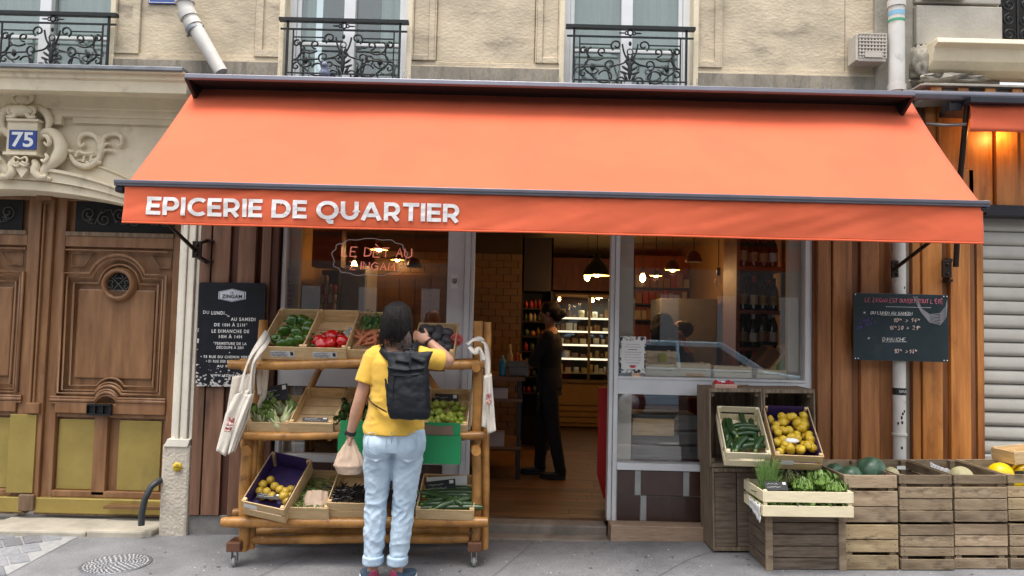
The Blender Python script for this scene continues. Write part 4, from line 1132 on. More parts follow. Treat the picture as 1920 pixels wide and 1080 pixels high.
sx0 = ax(1834, 600, .04)
m_shutter = mat('grey_shutter_steel', (.50, .475, .42), .5, .1, var=.08, scale=5, bump=.06, dirt=((.28, .25, .2), 4, .60, .45, (1, 1, 3)))
mb = MB().sh()
z = zsh - .04; zbot = az(1870, 852, .04); dzs = .107
pr = []
while z > zbot + .02:
    for t in (0, .04, .1, .3, .6, .85, .94, .98):
        pr.append((.055 - .007 * math.sin(PI * min(1, t / .93)) - .010 * t if t < .93 else .085, z - dzs * t))
    z -= dzs
k = len(pr)
vs = [(sx0, p[0], p[1]) for p in pr] + [(6.8, p[0], p[1]) for p in pr]
mb.add(vs, [(i, i + k, i + k + 1, i + 1) for i in range(k - 1)]); N(mb, 'shutter', m_shutter)
mb = MB(); mb.box(sx0, 6.8, .03, .06, z - .07, z).box(sx0, 6.8, .0, .035, z - .1, z - .07); N(mb, 'shutter_foot', m_shutter, bevel=.006)
mb = MB(); mb.box(sx0, 6.8, -.05, .2, -.1, z - .10); N(mb, 'shutter_sill', m_char)
mb = MB(); mb.box(sx0 - .05, sx0 - .001, -.03, .15, 0, zsh); N(mb, 'shutter_rail', m_cladR)
# warm lamp tucked under the valance
lp = thing('wall_lamp', 'small warm lamp glowing under the neighbour awning valance', 'lamp', (ax(1884, 240, -.17), -.17, az(1884, 236, -.17)))
mb = MB().sh(); mb.lathe([(.02, .05), (.03, .04), (.045, 0), (.04, .0)], n=16); mb.build('lamp_shade', m_char, lp)
m_bulb = mat('warm_bulb', (1, .6, .25), .4, bump=0, emit=((1, .52, .16), 30))
mb = MB().sh(); mb.blob((0, 0, -.0), .018, 10, 8); mb.build('bulb', m_bulb, lp)
IDIM = 1.0
def point(name, loc, energy, col=(1, .55, .2), size=.03, parent=None):
    l = bpy.data.lights.new(name, 'POINT'); l.energy = energy * IDIM; l.color = col; l.shadow_soft_size = size
    o = bpy.data.objects.new(name, l); C.objects.link(o)
    if parent: o.parent = parent
    o.location = loc; return o
point('lamp_light', (0, -.0, -.05), 1.7, (1, .5, .13), .02, lp)

# ================================================================== PIPES, VENT, SIGNS, SMALL STREET FITTINGS
m_pipe = mat('dirty_white_pipe', (.62, .60, .56), .5, var=.12, scale=5, bump=.15, dirt=((.16, .13, .1), 8, .60, .7))
dp = thing('downpipe', 'white plastic downpipe bending diagonally down behind the awning end', 'downpipe', (ax(412, 130, -.1), -.1, az(412, 130, -.1)))
o_ = dp.location.copy()
def DP(px, py): return at(px, py, -.1) - o_
mb = MB().sh(); mb.tube([DP(346, -30), DP(347, 5), DP(351, 22), DP(360, 42), DP(385, 84), DP(415, 136)], [.06, .06, .06, .058, .052, .05], 20); mb.build('pipe', m_pipe, dp)
mb = MB().sh()
for (a, b, r) in (((346, -4), (347, 6), .072), ((349, 22), (355, 34), .07), ((358, 40), (364, 50), .066)): mb.tube([DP(*a), DP(*b)], r, 20)
mb.build('collar', m_pipe, dp, bevel=.004)
mb = MB().sh(); mb.tube([DP(362, 52), DP(366, 58)], .064, 20); mb.blob(DP(379, 49), .014, 8, 6).blob(DP(352, 67), .014, 8, 6); mb.build('clamp', m_zinc, dp)
rp = thing('downpipe', 'tall scuffed white downpipe with blue and green bands crossing the cedar boards', 'downpipe', (ax(1681, 800, -.13), -.13, 0))
o2 = rp.location.copy()
def RP(px, py, Y=-.13): return at(px, py, Y) - o2
mb = MB().sh(); px_ = RP(1681, 100).x; 
mb.tube([(px_, 0, 5.2), (px_, 0, RP(1681, 185).z)], .058, 20); mb.build('pipe', m_pipe, rp)
pl_ = RP(1686, 650).x
mb = MB().sh(); mb.tube([(px_, 0, RP(1681, 185).z), (px_, 0, RP(1681, 230).z), (pl_, 0, RP(1681, 260).z), (pl_, 0, G(3) + .02)], .045, 20); mb.build('pipe', m_pipe, rp)
mb = MB().sh()
for py in (2, 160): mb.tube([(px_, 0, RP(1681, py).z), (px_, 0, RP(1681, py + 12).z)], .066, 20)
mb.tube([(pl_, 0, RP(1686, 816).z), (pl_, 0, RP(1686, 812).z)], .052, 20); mb.tube([(pl_, 0, RP(1686, 620).z), (pl_, 0, RP(1686, 470).z)], .047, 20)
mb.build('collar', m_pipe, rp, bevel=.003)
for nm, c_, a, b in (('blue_band', (.22, .45, .62), 23, 31), ('green_band', (.06, .32, .17), 38, 43)):
    mb = MB().sh(); mb.tube([(px_, 0, RP(1681, a).z), (px_, 0, RP(1681, b).z)], .0595, 20, cap=False); mb.build(nm, mat(nm, c_, .5, var=.1, bump=0), rp)
mb = MB(); mb.tube([(pl_, 0, RP(1686, 740).z), (pl_, 0, RP(1686, 727).z)], .0462, 20, cap=False); lb = mb.build('black_sticker', m_card, rp)
mb = MB(); v, f = text_mesh('TORTUE', .055, .018); mb.add(v, f, Matrix.Translation((pl_, -.0475, RP(1686, 733.5).z))); mb.build('lettering', m_paper, lb)
mb = MB().sh(); rr = random.Random(9)
for k in range(9):
    a = rr.uniform(-1.0, .9); zz = rr.choice([RP(1686, 545).z, RP(1686, 832).z, RP(1686, 780).z]) + rr.uniform(-.05, .05)
    mb.blob((pl_ + .045 * math.sin(a), -.045 * math.cos(a), zz), (.008, .004, .012), 6, 4, amp=.4, seed=k)
mb.build('scuff', m_ink, rp)
vt = thing('vent_box', 'boxy cream plastic vent grille fixed high on the stone wall', 'vent', (ax(1617, 100, 0), 0, az(1617, 100, 0)))
m_vent = mat('cream_plastic', (.50, .46, .40), .5, var=.1, bump=.05, dirt=((.2, .16, .12), 12, .6, .5))
mb = MB(); mb.box(-.115, .115, -.06, .0, -.11, .11).box(-.115, -.095, -.14, -.06, -.11, .10); mb.box(-.095, .115, -.14, -.06, -.115, -.07)
mb.build('box', m_vent, vt, bevel=.006)
mb = MB()
for k in range(9): x = -.09 + k * .0245; mb.box(x, x + .012, -.145, -.13, -.09, .10)
for k in range(7): z = -.07 + k * .027; mb.box(-.095, .113, -.1485, -.140, z, z + .009)
mb.build('grille', m_vent, vt)
mb = MB(); mb.box(-.093, .11, -.1, -.062, -.07, .1); mb.build('dark_inside', mat('vent_shade', (.16, .11, .08), .9, bump=0), vt)
mb = MB(); mb.box(-.05, .08, -.15, -.145, -.085, -.045); mb.build('label_plate', m_vent, vt)

# ---- opening-hours board (left)
sY = -.085
s0, s1 = ax(371, 626, sY), ax(496, 626, sY); t1, t0 = az(436, 530, sY), az(436, 725, sY)
sb = thing('opening_hours_board', 'chipped black board with white opening hours and hexagonal logo on the cedar boards', 'sign', ((s0 + s1) / 2, sY, (t0 + t1) / 2), ry=-R(.6))
sw, sh_ = (s1 - s0), (t1 - t0)
def rrect(w_, h_, r, n=5):
    pts = []
    for (cx, cz, a0) in ((w_ / 2 - r, h_ / 2 - r, 0), (-w_ / 2 + r, h_ / 2 - r, 90), (-w_ / 2 + r, -h_ / 2 + r, 180), (w_ / 2 - r, -h_ / 2 + r, 270)):
        for i in range(n + 1):
            a = R(a0 + 90 * i / n); pts.append((cx + r * math.cos(a), cz + r * math.sin(a)))
    return pts
mb = MB(); mb.prism(rrect(sw, sh_, .02)[::-1], -.008, .008); mb.build('panel', mat('black_enamel_board', (.012, .014, .02), .3, var=.3, scale=14, bump=.06), sb)
rr = random.Random(5); mb = MB()
for k in range(150):
    q = rr.random() ** 3.2; x = rr.uniform(-sw / 2, sw / 2) * (1 if q < .08 else .97); z = -sh_ / 2 + .004 + q * .17
    if k > 138: x = -sw / 2 + .004; z = rr.uniform(-sh_ / 2, .1)
    s = rr.uniform(.003, .013) * (1 - q) + .0015; a0 = rr.uniform(0, 6)
    pts = []
    for i in range(7):
        a = a0 + i * 2 * PI / 7; r_ = s * rr.uniform(.4, 1.2)
        pts.append((max(-sw / 2, min(sw / 2, x + r_ * 1.4 * math.cos(a))), -.0085 - k * .000012, max(-sh_ / 2, z + r_ * math.sin(a))))
    mb.add(pts, [tuple(range(7))])
mb.build('chipped_paint', mat('chipped_pale', (.6, .58, .55), .8, bump=.1), sb)
mb = MB()
def line(mb, s, px, py, wpx, hpx, bold=.03, Y=-.0105, sgn=sb, yy=sY):
    v, f = text_mesh(s, wpx * (5.7 + yy) / FPX, hpx * (5.7 + yy) / FPX, bold=bold, spacing=1.25)
    p = at(px, py, yy) - sgn.location
    # undo the board's own small tilt
    mb.add(v, f, Matrix.Translation((p.x, Y, p.z)))
line(mb, 'DU', 388, 585, 11, 6, .0); line(mb, 'LUNDI', 410, 586.5, 24, 6.5)
line(mb, 'AU SAMEDI', 457, 599, 46, 6.5); line(mb, 'DE 10H À 21H*', 434, 608.5, 62, 7.5); line(mb, 'LE DIMANCHE DE', 433, 621, 70, 6.5); line(mb, '10H À 14H', 433, 630.5, 43, 7.5)
line(mb, '*FERMETURE DE LA', 432, 644, 62, 5.5); line(mb, 'DÉCOUPE À 20H', 432, 651, 50, 6.5)
line(mb, '•', 431, 661, 2, 2); line(mb, '• 75 RUE DU CHEMIN VERT', 423, 669, 92, 5); line(mb, '• 51 RUE DES ENTREPRENEURS', 430, 677.5, 86, 5); line(mb, 'AU MÉTRO', 430, 686, 46, 5.5); line(mb, '•', 430, 695, 2, 2)
line(mb, 'WWW.LEZINGAM.COM', 430, 704, 70, 4.5)
a = at(424, 589, sY) - sb.location; b = at(431, 594, sY) - sb.location
a.y = b.y = -.0105; mb.bar(a, b, .003, .002, up=(0, 1, 0)); mb.bar(b, b + Vector((-.012, 0, .001)), .003, .002, up=(0, 1, 0)); mb.bar(b, b + Vector((-.002, 0, .012)), .003, .002, up=(0, 1, 0))
mb.build('lettering', m_chalk, sb)
def hexlogo(par, c, wd, m1, m2, txtm, s1='LE', s2='ZINGAM'):
    h = wd * .48
    def hx(k): return [(c[0] - wd / 2 * k, c[2] - h * .28 * k), (c[0], c[2] - h / 2 * k), (c[0] + wd / 2 * k, c[2] - h * .28 * k), (c[0] + wd / 2 * k, c[2] + h * .28 * k), (c[0], c[2] + h / 2 * k), (c[0] - wd / 2 * k, c[2] + h * .28 * k)]
    mb = MB(); mb.prism(hx(1), c[1] - .002, c[1]); lg = mb.build('logo', m1, par)
    mb = MB(); mb.prism(hx(.93), c[1] - .003, c[1] - .002); mb.build('logo_line', m2, lg)
    mb = MB(); mb.prism(hx(.88), c[1] - .004, c[1] - .003); mb.build('logo_field', m1, lg)
    mb = MB(); v, f = text_mesh(s2, wd * .74, h * .28, bold=.03, spacing=1.1); mb.add(v, f, Matrix.Translation((c[0], c[1] - .0055, c[2] - h * .08)))
    v, f = text_mesh(s1, wd * .11, h * .12, bold=.02); mb.add(v, f, Matrix.Translation((c[0], c[1] - .0055, c[2] + h * .22))); mb.build('logo_lettering', txtm, lg)
p = at(437, 554, sY) - sb.location
hexlogo(sb, (p.x, -.0085, p.z), .205, mat('pale_blue_white', (.62, .66, .74), .6, bump=0), m_card, m_card)

# ---- chalkboard on the right, screwed over the pipe
cY = -.20
c0, c1 = ax(1600, 612, cY), ax(1778, 615, cY); d0, d1 = az(1689, 677, cY), az(1689, 551, cY)
cb = thing('chalkboard', 'dark chalkboard with pink and white summer opening hours fixed over the downpipe', 'chalkboard', ((c0 + c1) / 2, cY, (d0 + d1) / 2), ry=0)
cw, ch = c1 - c0, d1 - d0
mb = MB(); mb.prism(rrect(cw, ch, .008, 2)[::-1], -.004, .006)
m_slate = mat('smeared_slate', (.022, .035, .042), .22, var=.35, scale=2.5, stretch=(1, 1, 1), bump=.03, dirt=((.10, .10, .115), 2.2, .60, .35, (1, 1, 2.2)), spec=.7)
mb.build('panel', m_slate, cb, bevel=.002)
def CP(px, py):
    p = at(px, py, cY) - cb.location; p.y = -.006; return p
pxm = 5.5 / FPX
for nm, M_, rows in (('chalk_writing', m_chalkp, [('LE ZINGAM EST OUVERT TOUT L\'ÉTÉ', 1621, 566, 7.5, 147)]),
                     ('chalk_writing', m_chalk, [('*', 1618, 588, 4, 5), ('DU LUNDI AU SAMEDI', 1632, 589, 5.5, 78), ('*', 1626, 636, 4, 5), ('DIMANCHE', 1654, 639, 6.5, 44)]),
                     ('chalk_writing', mat('chalk_cream', (.8, .62, .55), .9, bump=0), [('10ʰ'.replace('ʰ', 'h') + ' >', 1674, 604, 7.5, 30), ('14h', 1707, 604, 7.5, 20), ('16h30', 1667, 618, 7.5, 27), ('> 21h', 1699, 618, 7.5, 28), ('10h >14h', 1675, 662, 8, 46)]),
                     ('chalk_writing', m_chalkv, [('LIVRE À'.replace('À', 'A'), 1612, 606, 4, 26), ('DOMICILE', 1606, 617, 4.5, 38)])):
    mb = MB().sh()
    for (s, px, py, hp, wp) in rows:
        n_ = sum(1.35 * (.6 if q in " I1'" else 1) for q in s)
        uz = Vector((0, 0, 1)); ux = Vector((1, 0, 0))
        if M_ is m_chalkv: ux = Vector((1, 0, .35)).normalized()
        hand(mb, s, CP(px, py), hp * pxm, wp * pxm / n_, ux=ux, r=.0022, n=4, slant=.18, jit=.05)
    if M_ is m_chalk:
        for (a, b) in (((1660, 575), (1745, 577)), ((1651, 591), (1708, 591.5)), ((1653, 641), (1700, 641))): mb.tube([CP(*a), CP(*b)], .0014, 4)
    mb.build(nm, M_, cb)
mb = MB().sh()
m_smear = mat('chalk_smear', (.30, .29, .32), .9, var=.2, scale=9, bump=0)
for k in range(8):
    mb.tube([CP(*q) for q in [(1719 - k * 1.2, 556), (1726, 578 + k), (1742, 590 + k * 2), (1762, 588 + k * 3), (1773, 574 + k * 3), (1775, 562 + k * 2)]], [.001, .0016, .003, .003, .0016, .001], 4)
mb.build('chalk_smear', m_smear, cb)
mb = MB().sh()
for (x, z) in ((-1, 1), (1, 1), (-1, -1), (1, -1), (.93, 1), (-.94, -1), (.93, -1)): mb.blob((x * (cw / 2 - .012), -.006, z * (ch / 2 - .012)), (.005, .003, .005), 8, 6)
mb.build('screw', m_chalk, cb)

# yellow sticker on the pilaster base
ys = thing('round_sticker', 'small round yellow sticker on the rough stone pilaster foot', 'sticker', (ax(331, 876, -.1), -.088, az(331, 876, -.1)))
mb = MB().sh(); mb.lathe([(.034, 0), (.034, .003)], n=20, M=Matrix.Rotation(R(90), 4, 'X')); mb.build('disc', mat('yellow_vinyl', (.75, .52, .02), .5, bump=0), ys)
mb = MB(); mb.box(-.022, .022, -.0045, -.003, -.006, .004).box(-.012, .012, -.0045, -.003, .012, .018); mb.build('mark', mat('dark_yellow_ink', (.2, .12, .02), .6, bump=0), ys)
# curved guard post at the foot of the pilaster
gp = thing('curved_guard_post', 'curved dark iron wheel guard at the foot of the stone pilaster', 'guard post', (ax(265, 980, -.1), -.16, G(-2.8)))
o_ = gp.location.copy()
mb = MB().sh(); mb.tube([at(265, 985, -.16) - o_, at(266, 962, -.16) - o_, at(272, 935, -.15) - o_, at(283, 913, -.13) - o_, at(297, 902, -.09) - o_, at(306, 900, -.04) - o_], .023, 14); mb.build('post', mat('dull_painted_iron', (.05, .055, .06), .5, .3, var=.3, bump=.2), gp)
# manhole cover
mc = thing('manhole_cover', 'oval-looking round iron manhole cover in the pavement near the left corner', 'manhole cover', (0, 0, 0))
mh = Vector(); 
t_ = None
d = CROT @ Vector(((218 - 960) / FPX, (540 - 1057) / FPX, -1))
t_ = (-CAM.z + 0.02 * (-2.4)) / d.z
mh = CAM + d * t_
mc.location = (mh.x, mh.y, G(mh.x)); mc.rotation_euler = (0, -math.atan(.02), 0)
rad = .215
mb = MB().sh(); mb.lathe([(rad, .0), (rad, .005), (rad - .012, .006), (rad - .016, .003), (0.001, .003)], n=48, cap=False); mb.build('rim', m_zinc, mc)
mb = MB().sh(); rr = random.Random(3)
m_mh = mat('worn_iron_pattern', (.34, .34, .35), .5, .5, var=.3, scale=30, bump=.2)
for k in range(9):
    r_ = .02 + k * .021; n_ = max(5, int(2 * PI * r_ / .03))
    for j in range(n_):
        a = 2 * PI * (j + .5 * (k % 2)) / n_
        mb.blob((r_ * math.cos(a), r_ * math.sin(a), .004), (.011, .009, .006), 6, 4, M=None, amp=.3, seed=k + j)
mb.build('raised_pattern', m_mh, mc)
# bird spikes, rubbish and a pigeon on the ledge
mb = MB(); rr = random.Random(11)
for k in range(520):
    x = rr.uniform(-4.4, ax(1660, 130, -.06)); y = rr.uniform(-.12, -.01)
    if any(a - .0 < x < b for a, b in wins[:3]) and rr.random() < .4: continue
    L = rr.uniform(.05, .12); dx_, dy_ = rr.uniform(-.03, .03), rr.uniform(-.03, .02)
    z = ZL - .015
    mb.tube([(x, y, z), (x + dx_, y + dy_, z + L)], .0013, 3, cap=False)
tag(mb.build('bird_spikes', mat('spike_wire', (.30, .29, .28), .5, .4, bump=0)), 'thin wire bird spikes bristling along the ledge above the awning', 'bird spikes', kind='stuff')
pg = thing('pigeon', 'small blue grey pigeon sitting behind the middle balcony railing', 'pigeon', (ax(616, 130, .03), .0, ZL - .012))
m_pg = mat('pigeon_grey', (.20, .22, .30), .7, var=.3, scale=20, bump=.1)
mb = MB().sh(); mb.blob((0, 0, .075), (.05, .11, .055), 14, 10).blob((0, -.09, .13), (.024, .028, .026), 10, 8).tube([(0, -.07, .09), (0, -.085, .12)], [.035, .024], 10).tube([(0, .08, .07), (0, .17, .05)], [.03, .014], 8).tube([(0, -.112, .128), (0, -.128, .122)], [.006, .002], 6)
o = mb.build('body', m_pg, pg)
mb = MB().sh()
for s in (-1, 1): mb.blob((s * .042, .02, .08), (.014, .09, .038), 10, 8).tube([(s * .015, 0, .03), (s * .015, -.01, .0)], .004, 5)
mb.build('wing', m_pg, pg)
pb = thing('plastic_bag', 'crumpled pale plastic bag lying on the awning box near the vent', 'plastic bag', (ax(1478, 156, -.3), -.3, hz + .03))
mb = MB().sh(); mb.blob((0, 0, .02), (.09, .05, .03), 22, 14, amp=1.1, fr=3.5, seed=2); mb.build('bag', mat('crumpled_plastic', (.55, .55, .55), .35, var=.3, scale=20, bump=.4), pb)
# ================================================================== SHOP INTERIOR
IDIM = .28
IX0, IX1, IY1, IZ0, IZ1 = -2.25, 2.45, 6.2, .10, 2.75
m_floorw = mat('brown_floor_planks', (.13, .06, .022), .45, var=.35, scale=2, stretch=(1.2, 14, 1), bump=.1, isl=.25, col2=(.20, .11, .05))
mb = MB()
y = .14
rr = random.Random(2)
while y < IY1:
    x = IX0 - rr.uniform(0, .9)
    while x < IX1:
        mb.box(x + .001, min(x + 1.2, IX1 + .3) - .001, y + .001, y + .129, IZ0 - .02, IZ0); x += 1.2
    y += .13
tag(mb.build('floor', m_floorw), 'dark brown plank floor inside the shop', kind='structure')
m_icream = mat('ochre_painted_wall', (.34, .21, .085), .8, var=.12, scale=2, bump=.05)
def st(name, mb, m, lab=None, **k): return tag(mb.build(name, m, **k), lab, kind='structure')
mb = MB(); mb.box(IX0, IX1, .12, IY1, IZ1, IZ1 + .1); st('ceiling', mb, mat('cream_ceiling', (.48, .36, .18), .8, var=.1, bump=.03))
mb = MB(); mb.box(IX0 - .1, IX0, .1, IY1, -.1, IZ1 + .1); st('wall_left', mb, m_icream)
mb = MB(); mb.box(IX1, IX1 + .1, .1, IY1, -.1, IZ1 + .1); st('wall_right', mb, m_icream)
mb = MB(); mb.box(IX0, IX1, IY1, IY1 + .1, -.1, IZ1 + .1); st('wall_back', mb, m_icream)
mb = MB(); mb.box(IX0 - .1, IX1 + .1, .12, IY1, -.12, IZ0 - .021); st('floor_slab', mb, m_black)
# cream tiled partition seen through the doorway
xt0, xt1 = ax(700, 560, 3.2), ax(978, 560, 3.2)
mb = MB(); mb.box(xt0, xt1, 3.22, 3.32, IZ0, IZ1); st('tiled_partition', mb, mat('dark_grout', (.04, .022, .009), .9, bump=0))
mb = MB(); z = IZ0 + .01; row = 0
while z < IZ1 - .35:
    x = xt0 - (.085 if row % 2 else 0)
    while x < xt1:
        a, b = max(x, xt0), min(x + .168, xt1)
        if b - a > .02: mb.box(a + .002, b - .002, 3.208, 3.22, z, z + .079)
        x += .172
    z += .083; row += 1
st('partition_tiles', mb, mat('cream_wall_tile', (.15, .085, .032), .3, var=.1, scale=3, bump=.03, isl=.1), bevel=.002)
# white reveals just behind the glass edges
mb = MB()
for (a, b) in ((1160, 1187), (1478, 1507)): mb.box(ax(a, 580, .1), ax(b, 580, .1), .10, .16, IZ0, IZ1)
mb.box(ax(532, 540, .1), ax(560, 540, .1), .10, .16, IZ0, IZ1)
mb.box(ax(838, 540, .1), ax(886, 540, .1), .10, .16, IZ0, IZ1)
st('inner_window_posts', mb, mat('cream_inner_post', (.50, .47, .40), .6, var=.06, bump=.03))

# lit fridge at the back
frx0, frx1 = ax(1040, 640, 5.4), ax(1150, 640, 5.4) + .35
fz0, fz1 = az(1100, 790, 5.4), az(1100, 553, 5.4)
fr = thing('display_fridge', 'tall lit display fridge with shelves of cheeses at the back of the shop', 'fridge', ((frx0 + frx1) / 2, 5.4, IZ0))
FM = Matrix.Translation((-(frx0 + frx1) / 2, -5.4, -IZ0))
def F(mb, name, m, **k): return mb.build(name, m, fr, M=FM, **k)
m_frdark = mat('fridge_inside', (.05, .05, .05), .5, bump=0)
fzb = az(1100, 716, 5.4)
mb = MB(); mb.box(frx0, frx1, 5.95, 6.0, fzb, fz1).box(frx0 - .04, frx0, 5.4, 6.0, IZ0, fz1).box(frx1, frx1 + .04, 5.4, 6.0, IZ0, fz1).box(frx0, frx1, 5.4, 6.0, fz1 - .03, fz1); F(mb, 'case', m_frdark)
mb = MB(); mb.box(frx0, frx1, 5.4, 6.0, IZ0 + .02, fzb)
for k in range(4): mb.box(frx0, frx1, 5.37, 5.4, IZ0 + .08 + k * .085, IZ0 + .14 + k * .085)
F(mb, 'lower_slats', mat('ochre_slats', (.40, .26, .10), .6, var=.1, bump=.05), bevel=.006)
m_tubel = mat('lit_shelf_edge', (1, .95, .75), .5, bump=0, emit=((1, .90, .62), .75))
m_shelfw = mat('white_fridge_shelf', (.65, .62, .5), .4, bump=0)
prods = random.Random(8)
m_ch = [mat('cheese_%s' % n_, c_, .5, bump=0) for n_, c_ in (('cream', (.7, .6, .35)), ('white', (.75, .73, .62)), ('yellow', (.6, .42, .12)), ('brown', (.25, .14, .06)))]
for k, py in enumerate((596, 621, 646, 672, 700)):
    z = az(1100, py, 5.45)
    mb = MB(); mb.box(frx0 + .01, frx1 - .01, 5.45, 5.93, z - .012, z); sh = F(mb, 'shelf', m_shelfw)
    mb = MB(); mb.box(frx0 + .01, frx1 - .01, 5.43, 5.447, z - .025, z + .002)
    if k < 4: mb.build('shelf_light', m_tubel, sh, M=FM)
    x = frx0 + .04; q = 0
    while x < frx1 - .1:
        w_ = prods.uniform(.04, .10); h_ = prods.uniform(.05, .13)
        o = thing('packaged_cheese', 'small packaged cheese standing on a lit fridge shelf', 'cheese', (x + w_ / 2, 5.55, z), group='packaged cheeses in the fridge')
        mb = MB().sh()
        if prods.random() < .5: mb.box(-w_ / 2, w_ / 2, -.05, .05, 0, h_)
        else: mb.lathe([(w_ / 2, 0), (w_ / 2, h_), (w_ / 2 - .01, h_ + .005)], n=12)
        ob = mb.build('packaged_cheese', prods.choice(m_ch)); ob.location = o.location; bpy.data.objects.remove(o)
        tag(ob, 'small packaged cheese standing on a lit fridge shelf', 'cheese', 'packaged cheeses in the fridge')
        x += w_ + prods.uniform(.01, .05)
mb = MB(); 
for px in (1102, 1140): mb.box(ax(px, 640, 5.38), ax(px, 640, 5.38) + .035, 5.36, 5.4, fzb, fz1)
mb.box(frx0, frx1, 5.36, 5.4, fz1 - .04, fz1 + .005).box(frx0, frx1, 5.36, 5.4, fzb - .02, fzb + .03)
F(mb, 'door_frame', mat('bronze_frame', (.26, .18, .09), .4, .4, bump=0), bevel=.004)
mb = MB(); mb.box(frx0, frx1, 5.375, 5.381, fzb, fz1); F(mb, 'glass_door', m_glass)
l = bpy.data.lights.new('fridge_light', 'AREA'); l.energy = 2.2; l.color = (1, .93, .7); l.shape = 'RECTANGLE'; l.size = .9; l.size_y = .1
lo = bpy.data.objects.new('fridge_light', l); C.objects.link(lo); lo.parent = fr; lo.location = (.2, .1, fz1 - IZ0 - .05)
# red cabinet over it and cream surround
m_redw = mat('red_stained_wood', (.22, .038, .012), .45, var=.4, scale=2, stretch=(6, 6, .8), bump=.08, col2=(.33, .07, .02))
mb = MB(); mb.box(ax(1036, 520, 5.5), IX1, 5.5, 6.0, az(1100, 545, 5.5), az(1100, 484, 5.5)); 
o = mb.build('wall_cabinet', m_redw); tag(o, 'red stained wooden cupboard above the lit fridge', 'cabinet')
# dark shelving left of it, with bottles and boxes
dsx0, dsx1 = ax(978, 560, 3.3), ax(1036, 560, 3.3)
ds = thing('dark_shelf_unit', 'tall dark shelf unit beside the tiled wall behind the shop clerk', 'shelf unit', ((dsx0 + dsx1) / 2, 3.5, IZ0))
DSM = Matrix.Translation((-(dsx0 + dsx1) / 2, -3.5, -IZ0))
m_dark = mat('dark_stained_wood', (.016, .009, .006), .5, bump=.05)
mb = MB(); mb.box(dsx0, dsx1, 3.7, 3.74, IZ0, 2.65).box(dsx0, dsx0 + .02, 3.3, 3.7, IZ0, 2.65).box(dsx1 - .02, dsx1, 3.3, 3.7, IZ0, 2.65).box(dsx0, dsx1, 3.3, 3.32, 2.0, 2.65)
mb.build('frame', m_dark, ds, M=DSM)
pr = random.Random(3)
mcol = [mat('pack_%s' % n_, c_, .5, bump=0) for n_, c_ in (('red', (.35, .03, .02)), ('cream', (.4, .32, .2)), ('amber', (.28, .12, .03)), ('green', (.05, .08, .03)), ('blue', (.03, .10, .22)))]
for k, py in enumerate((588, 612, 640, 668, 690, 715, 745)):
    z = az(1010, py - 10, 3.4)
    mb = MB(); mb.box(dsx0 + .02, dsx1 - .02, 3.32, 3.7, z - .02, z); mb.build('shelf', m_dark, ds, M=DSM)
    x = dsx0 + .04
    while x < dsx1 - .06:
        w_ = pr.uniform(.03, .07); h_ = pr.uniform(.06, .11)
        mb = MB().sh(); mb.lathe([(w_ / 2, 0), (w_ / 2, h_ * .7), (w_ / 4, h_ * .85), (w_ / 4, h_)], n=10)
        ob = mb.build('jar', mcol[k % 3] if pr.random() < .7 else mcol[3]); ob.location = (x + w_ / 2, 3.4, z)
        tag(ob, 'small jar standing on the dark shelf unit', 'jar', 'jars on the dark shelf unit'); x += w_ + .012
# counter with things, left inside the doorway
def table_thing(name, label, cat, x0, x1, y0, y1, z, m, shelf=None, th=.04):
    t = thing(name, label, cat, ((x0 + x1) / 2, (y0 + y1) / 2, IZ0))
    T_ = Matrix.Translation((-(x0 + x1) / 2, -(y0 + y1) / 2, -IZ0))
    mb = MB(); mb.box(x0, x1, y0, y1, z - th, z); mb.build('table_top', m, t, M=T_, bevel=.004)
    for (a, b) in ((x0 + .03, y0 + .03), (x1 - .07, y0 + .03), (x0 + .03, y1 - .07), (x1 - .07, y1 - .07)):
        mb = MB(); mb.box(a, a + .04, b, b + .04, IZ0, z - th); mb.build('leg', m_dark, t, M=T_)
    if shelf:
        for s_ in shelf: mb = MB(); mb.box(x0 + .02, x1 - .02, y0 + .02, y1 - .02, s_ - .025, s_); mb.build('shelf', m, t, M=T_)
    return t
m_cntr = mat('counter_wood', (.20, .10, .045), .5, var=.3, scale=2, stretch=(1, 8, 8), bump=.1)
cx_0, cx_1 = ax(890, 700, 1.5), ax(985, 700, 1.5)
zct = az(940, 706, 1.5)
table_thing('counter', 'low wooden counter with shelves inside the doorway', 'counter', cx_0 - .5, cx_1, 1.5, 2.3, zct, m_cntr, shelf=[az(940, 748, 1.5), az(940, 838, 1.5)])
def simple(name, label, cat, mb, m, loc, group=None, **k):
    o = mb.build(name, m, **k); o.location = loc; return tag(o, label, cat, group)
bz = MB().sh(); bz.lathe([(.035, 0), (.038, .005), (.038, .13), (.02, .16), (.012, .17), (.012, .2)], n=16)
simple('spray_bottle', 'bright blue bottle standing on the counter inside the door', 'bottle', bz, mat('blue_plastic', (.02, .22, .42), .3, bump=0), (ax(942, 700, 1.6), 1.6, zct))
bz = MB(); bz.box(-.1, .1, -.1, .1, 0, .13).box(-.11, .11, -.12, -.1, .09, .15)
simple('cash_register', 'grey machine with a screen on the counter inside the door', 'till', bz, mat('grey_machine', (.16, .16, .15), .4, bump=0), (ax(972, 700, 1.7), 1.7, zct), bevel=.01)
for k, (px, c_, h_) in enumerate(((957, 'cream', .3), (970, 'red', .22), (976, 'amber', .2))):
    bz = MB().sh(); bz.lathe([(.03, 0), (.032, .01), (.032, h_ * .6), (.012, h_ * .8), (.012, h_)], n=14)
    simple('bottle', 'narrow bottle standing behind the machine on the counter', 'bottle', bz, MATS['pack_' + c_], (ax(px, 640, 2.1), 2.1, zct), 'bottles on the counter')
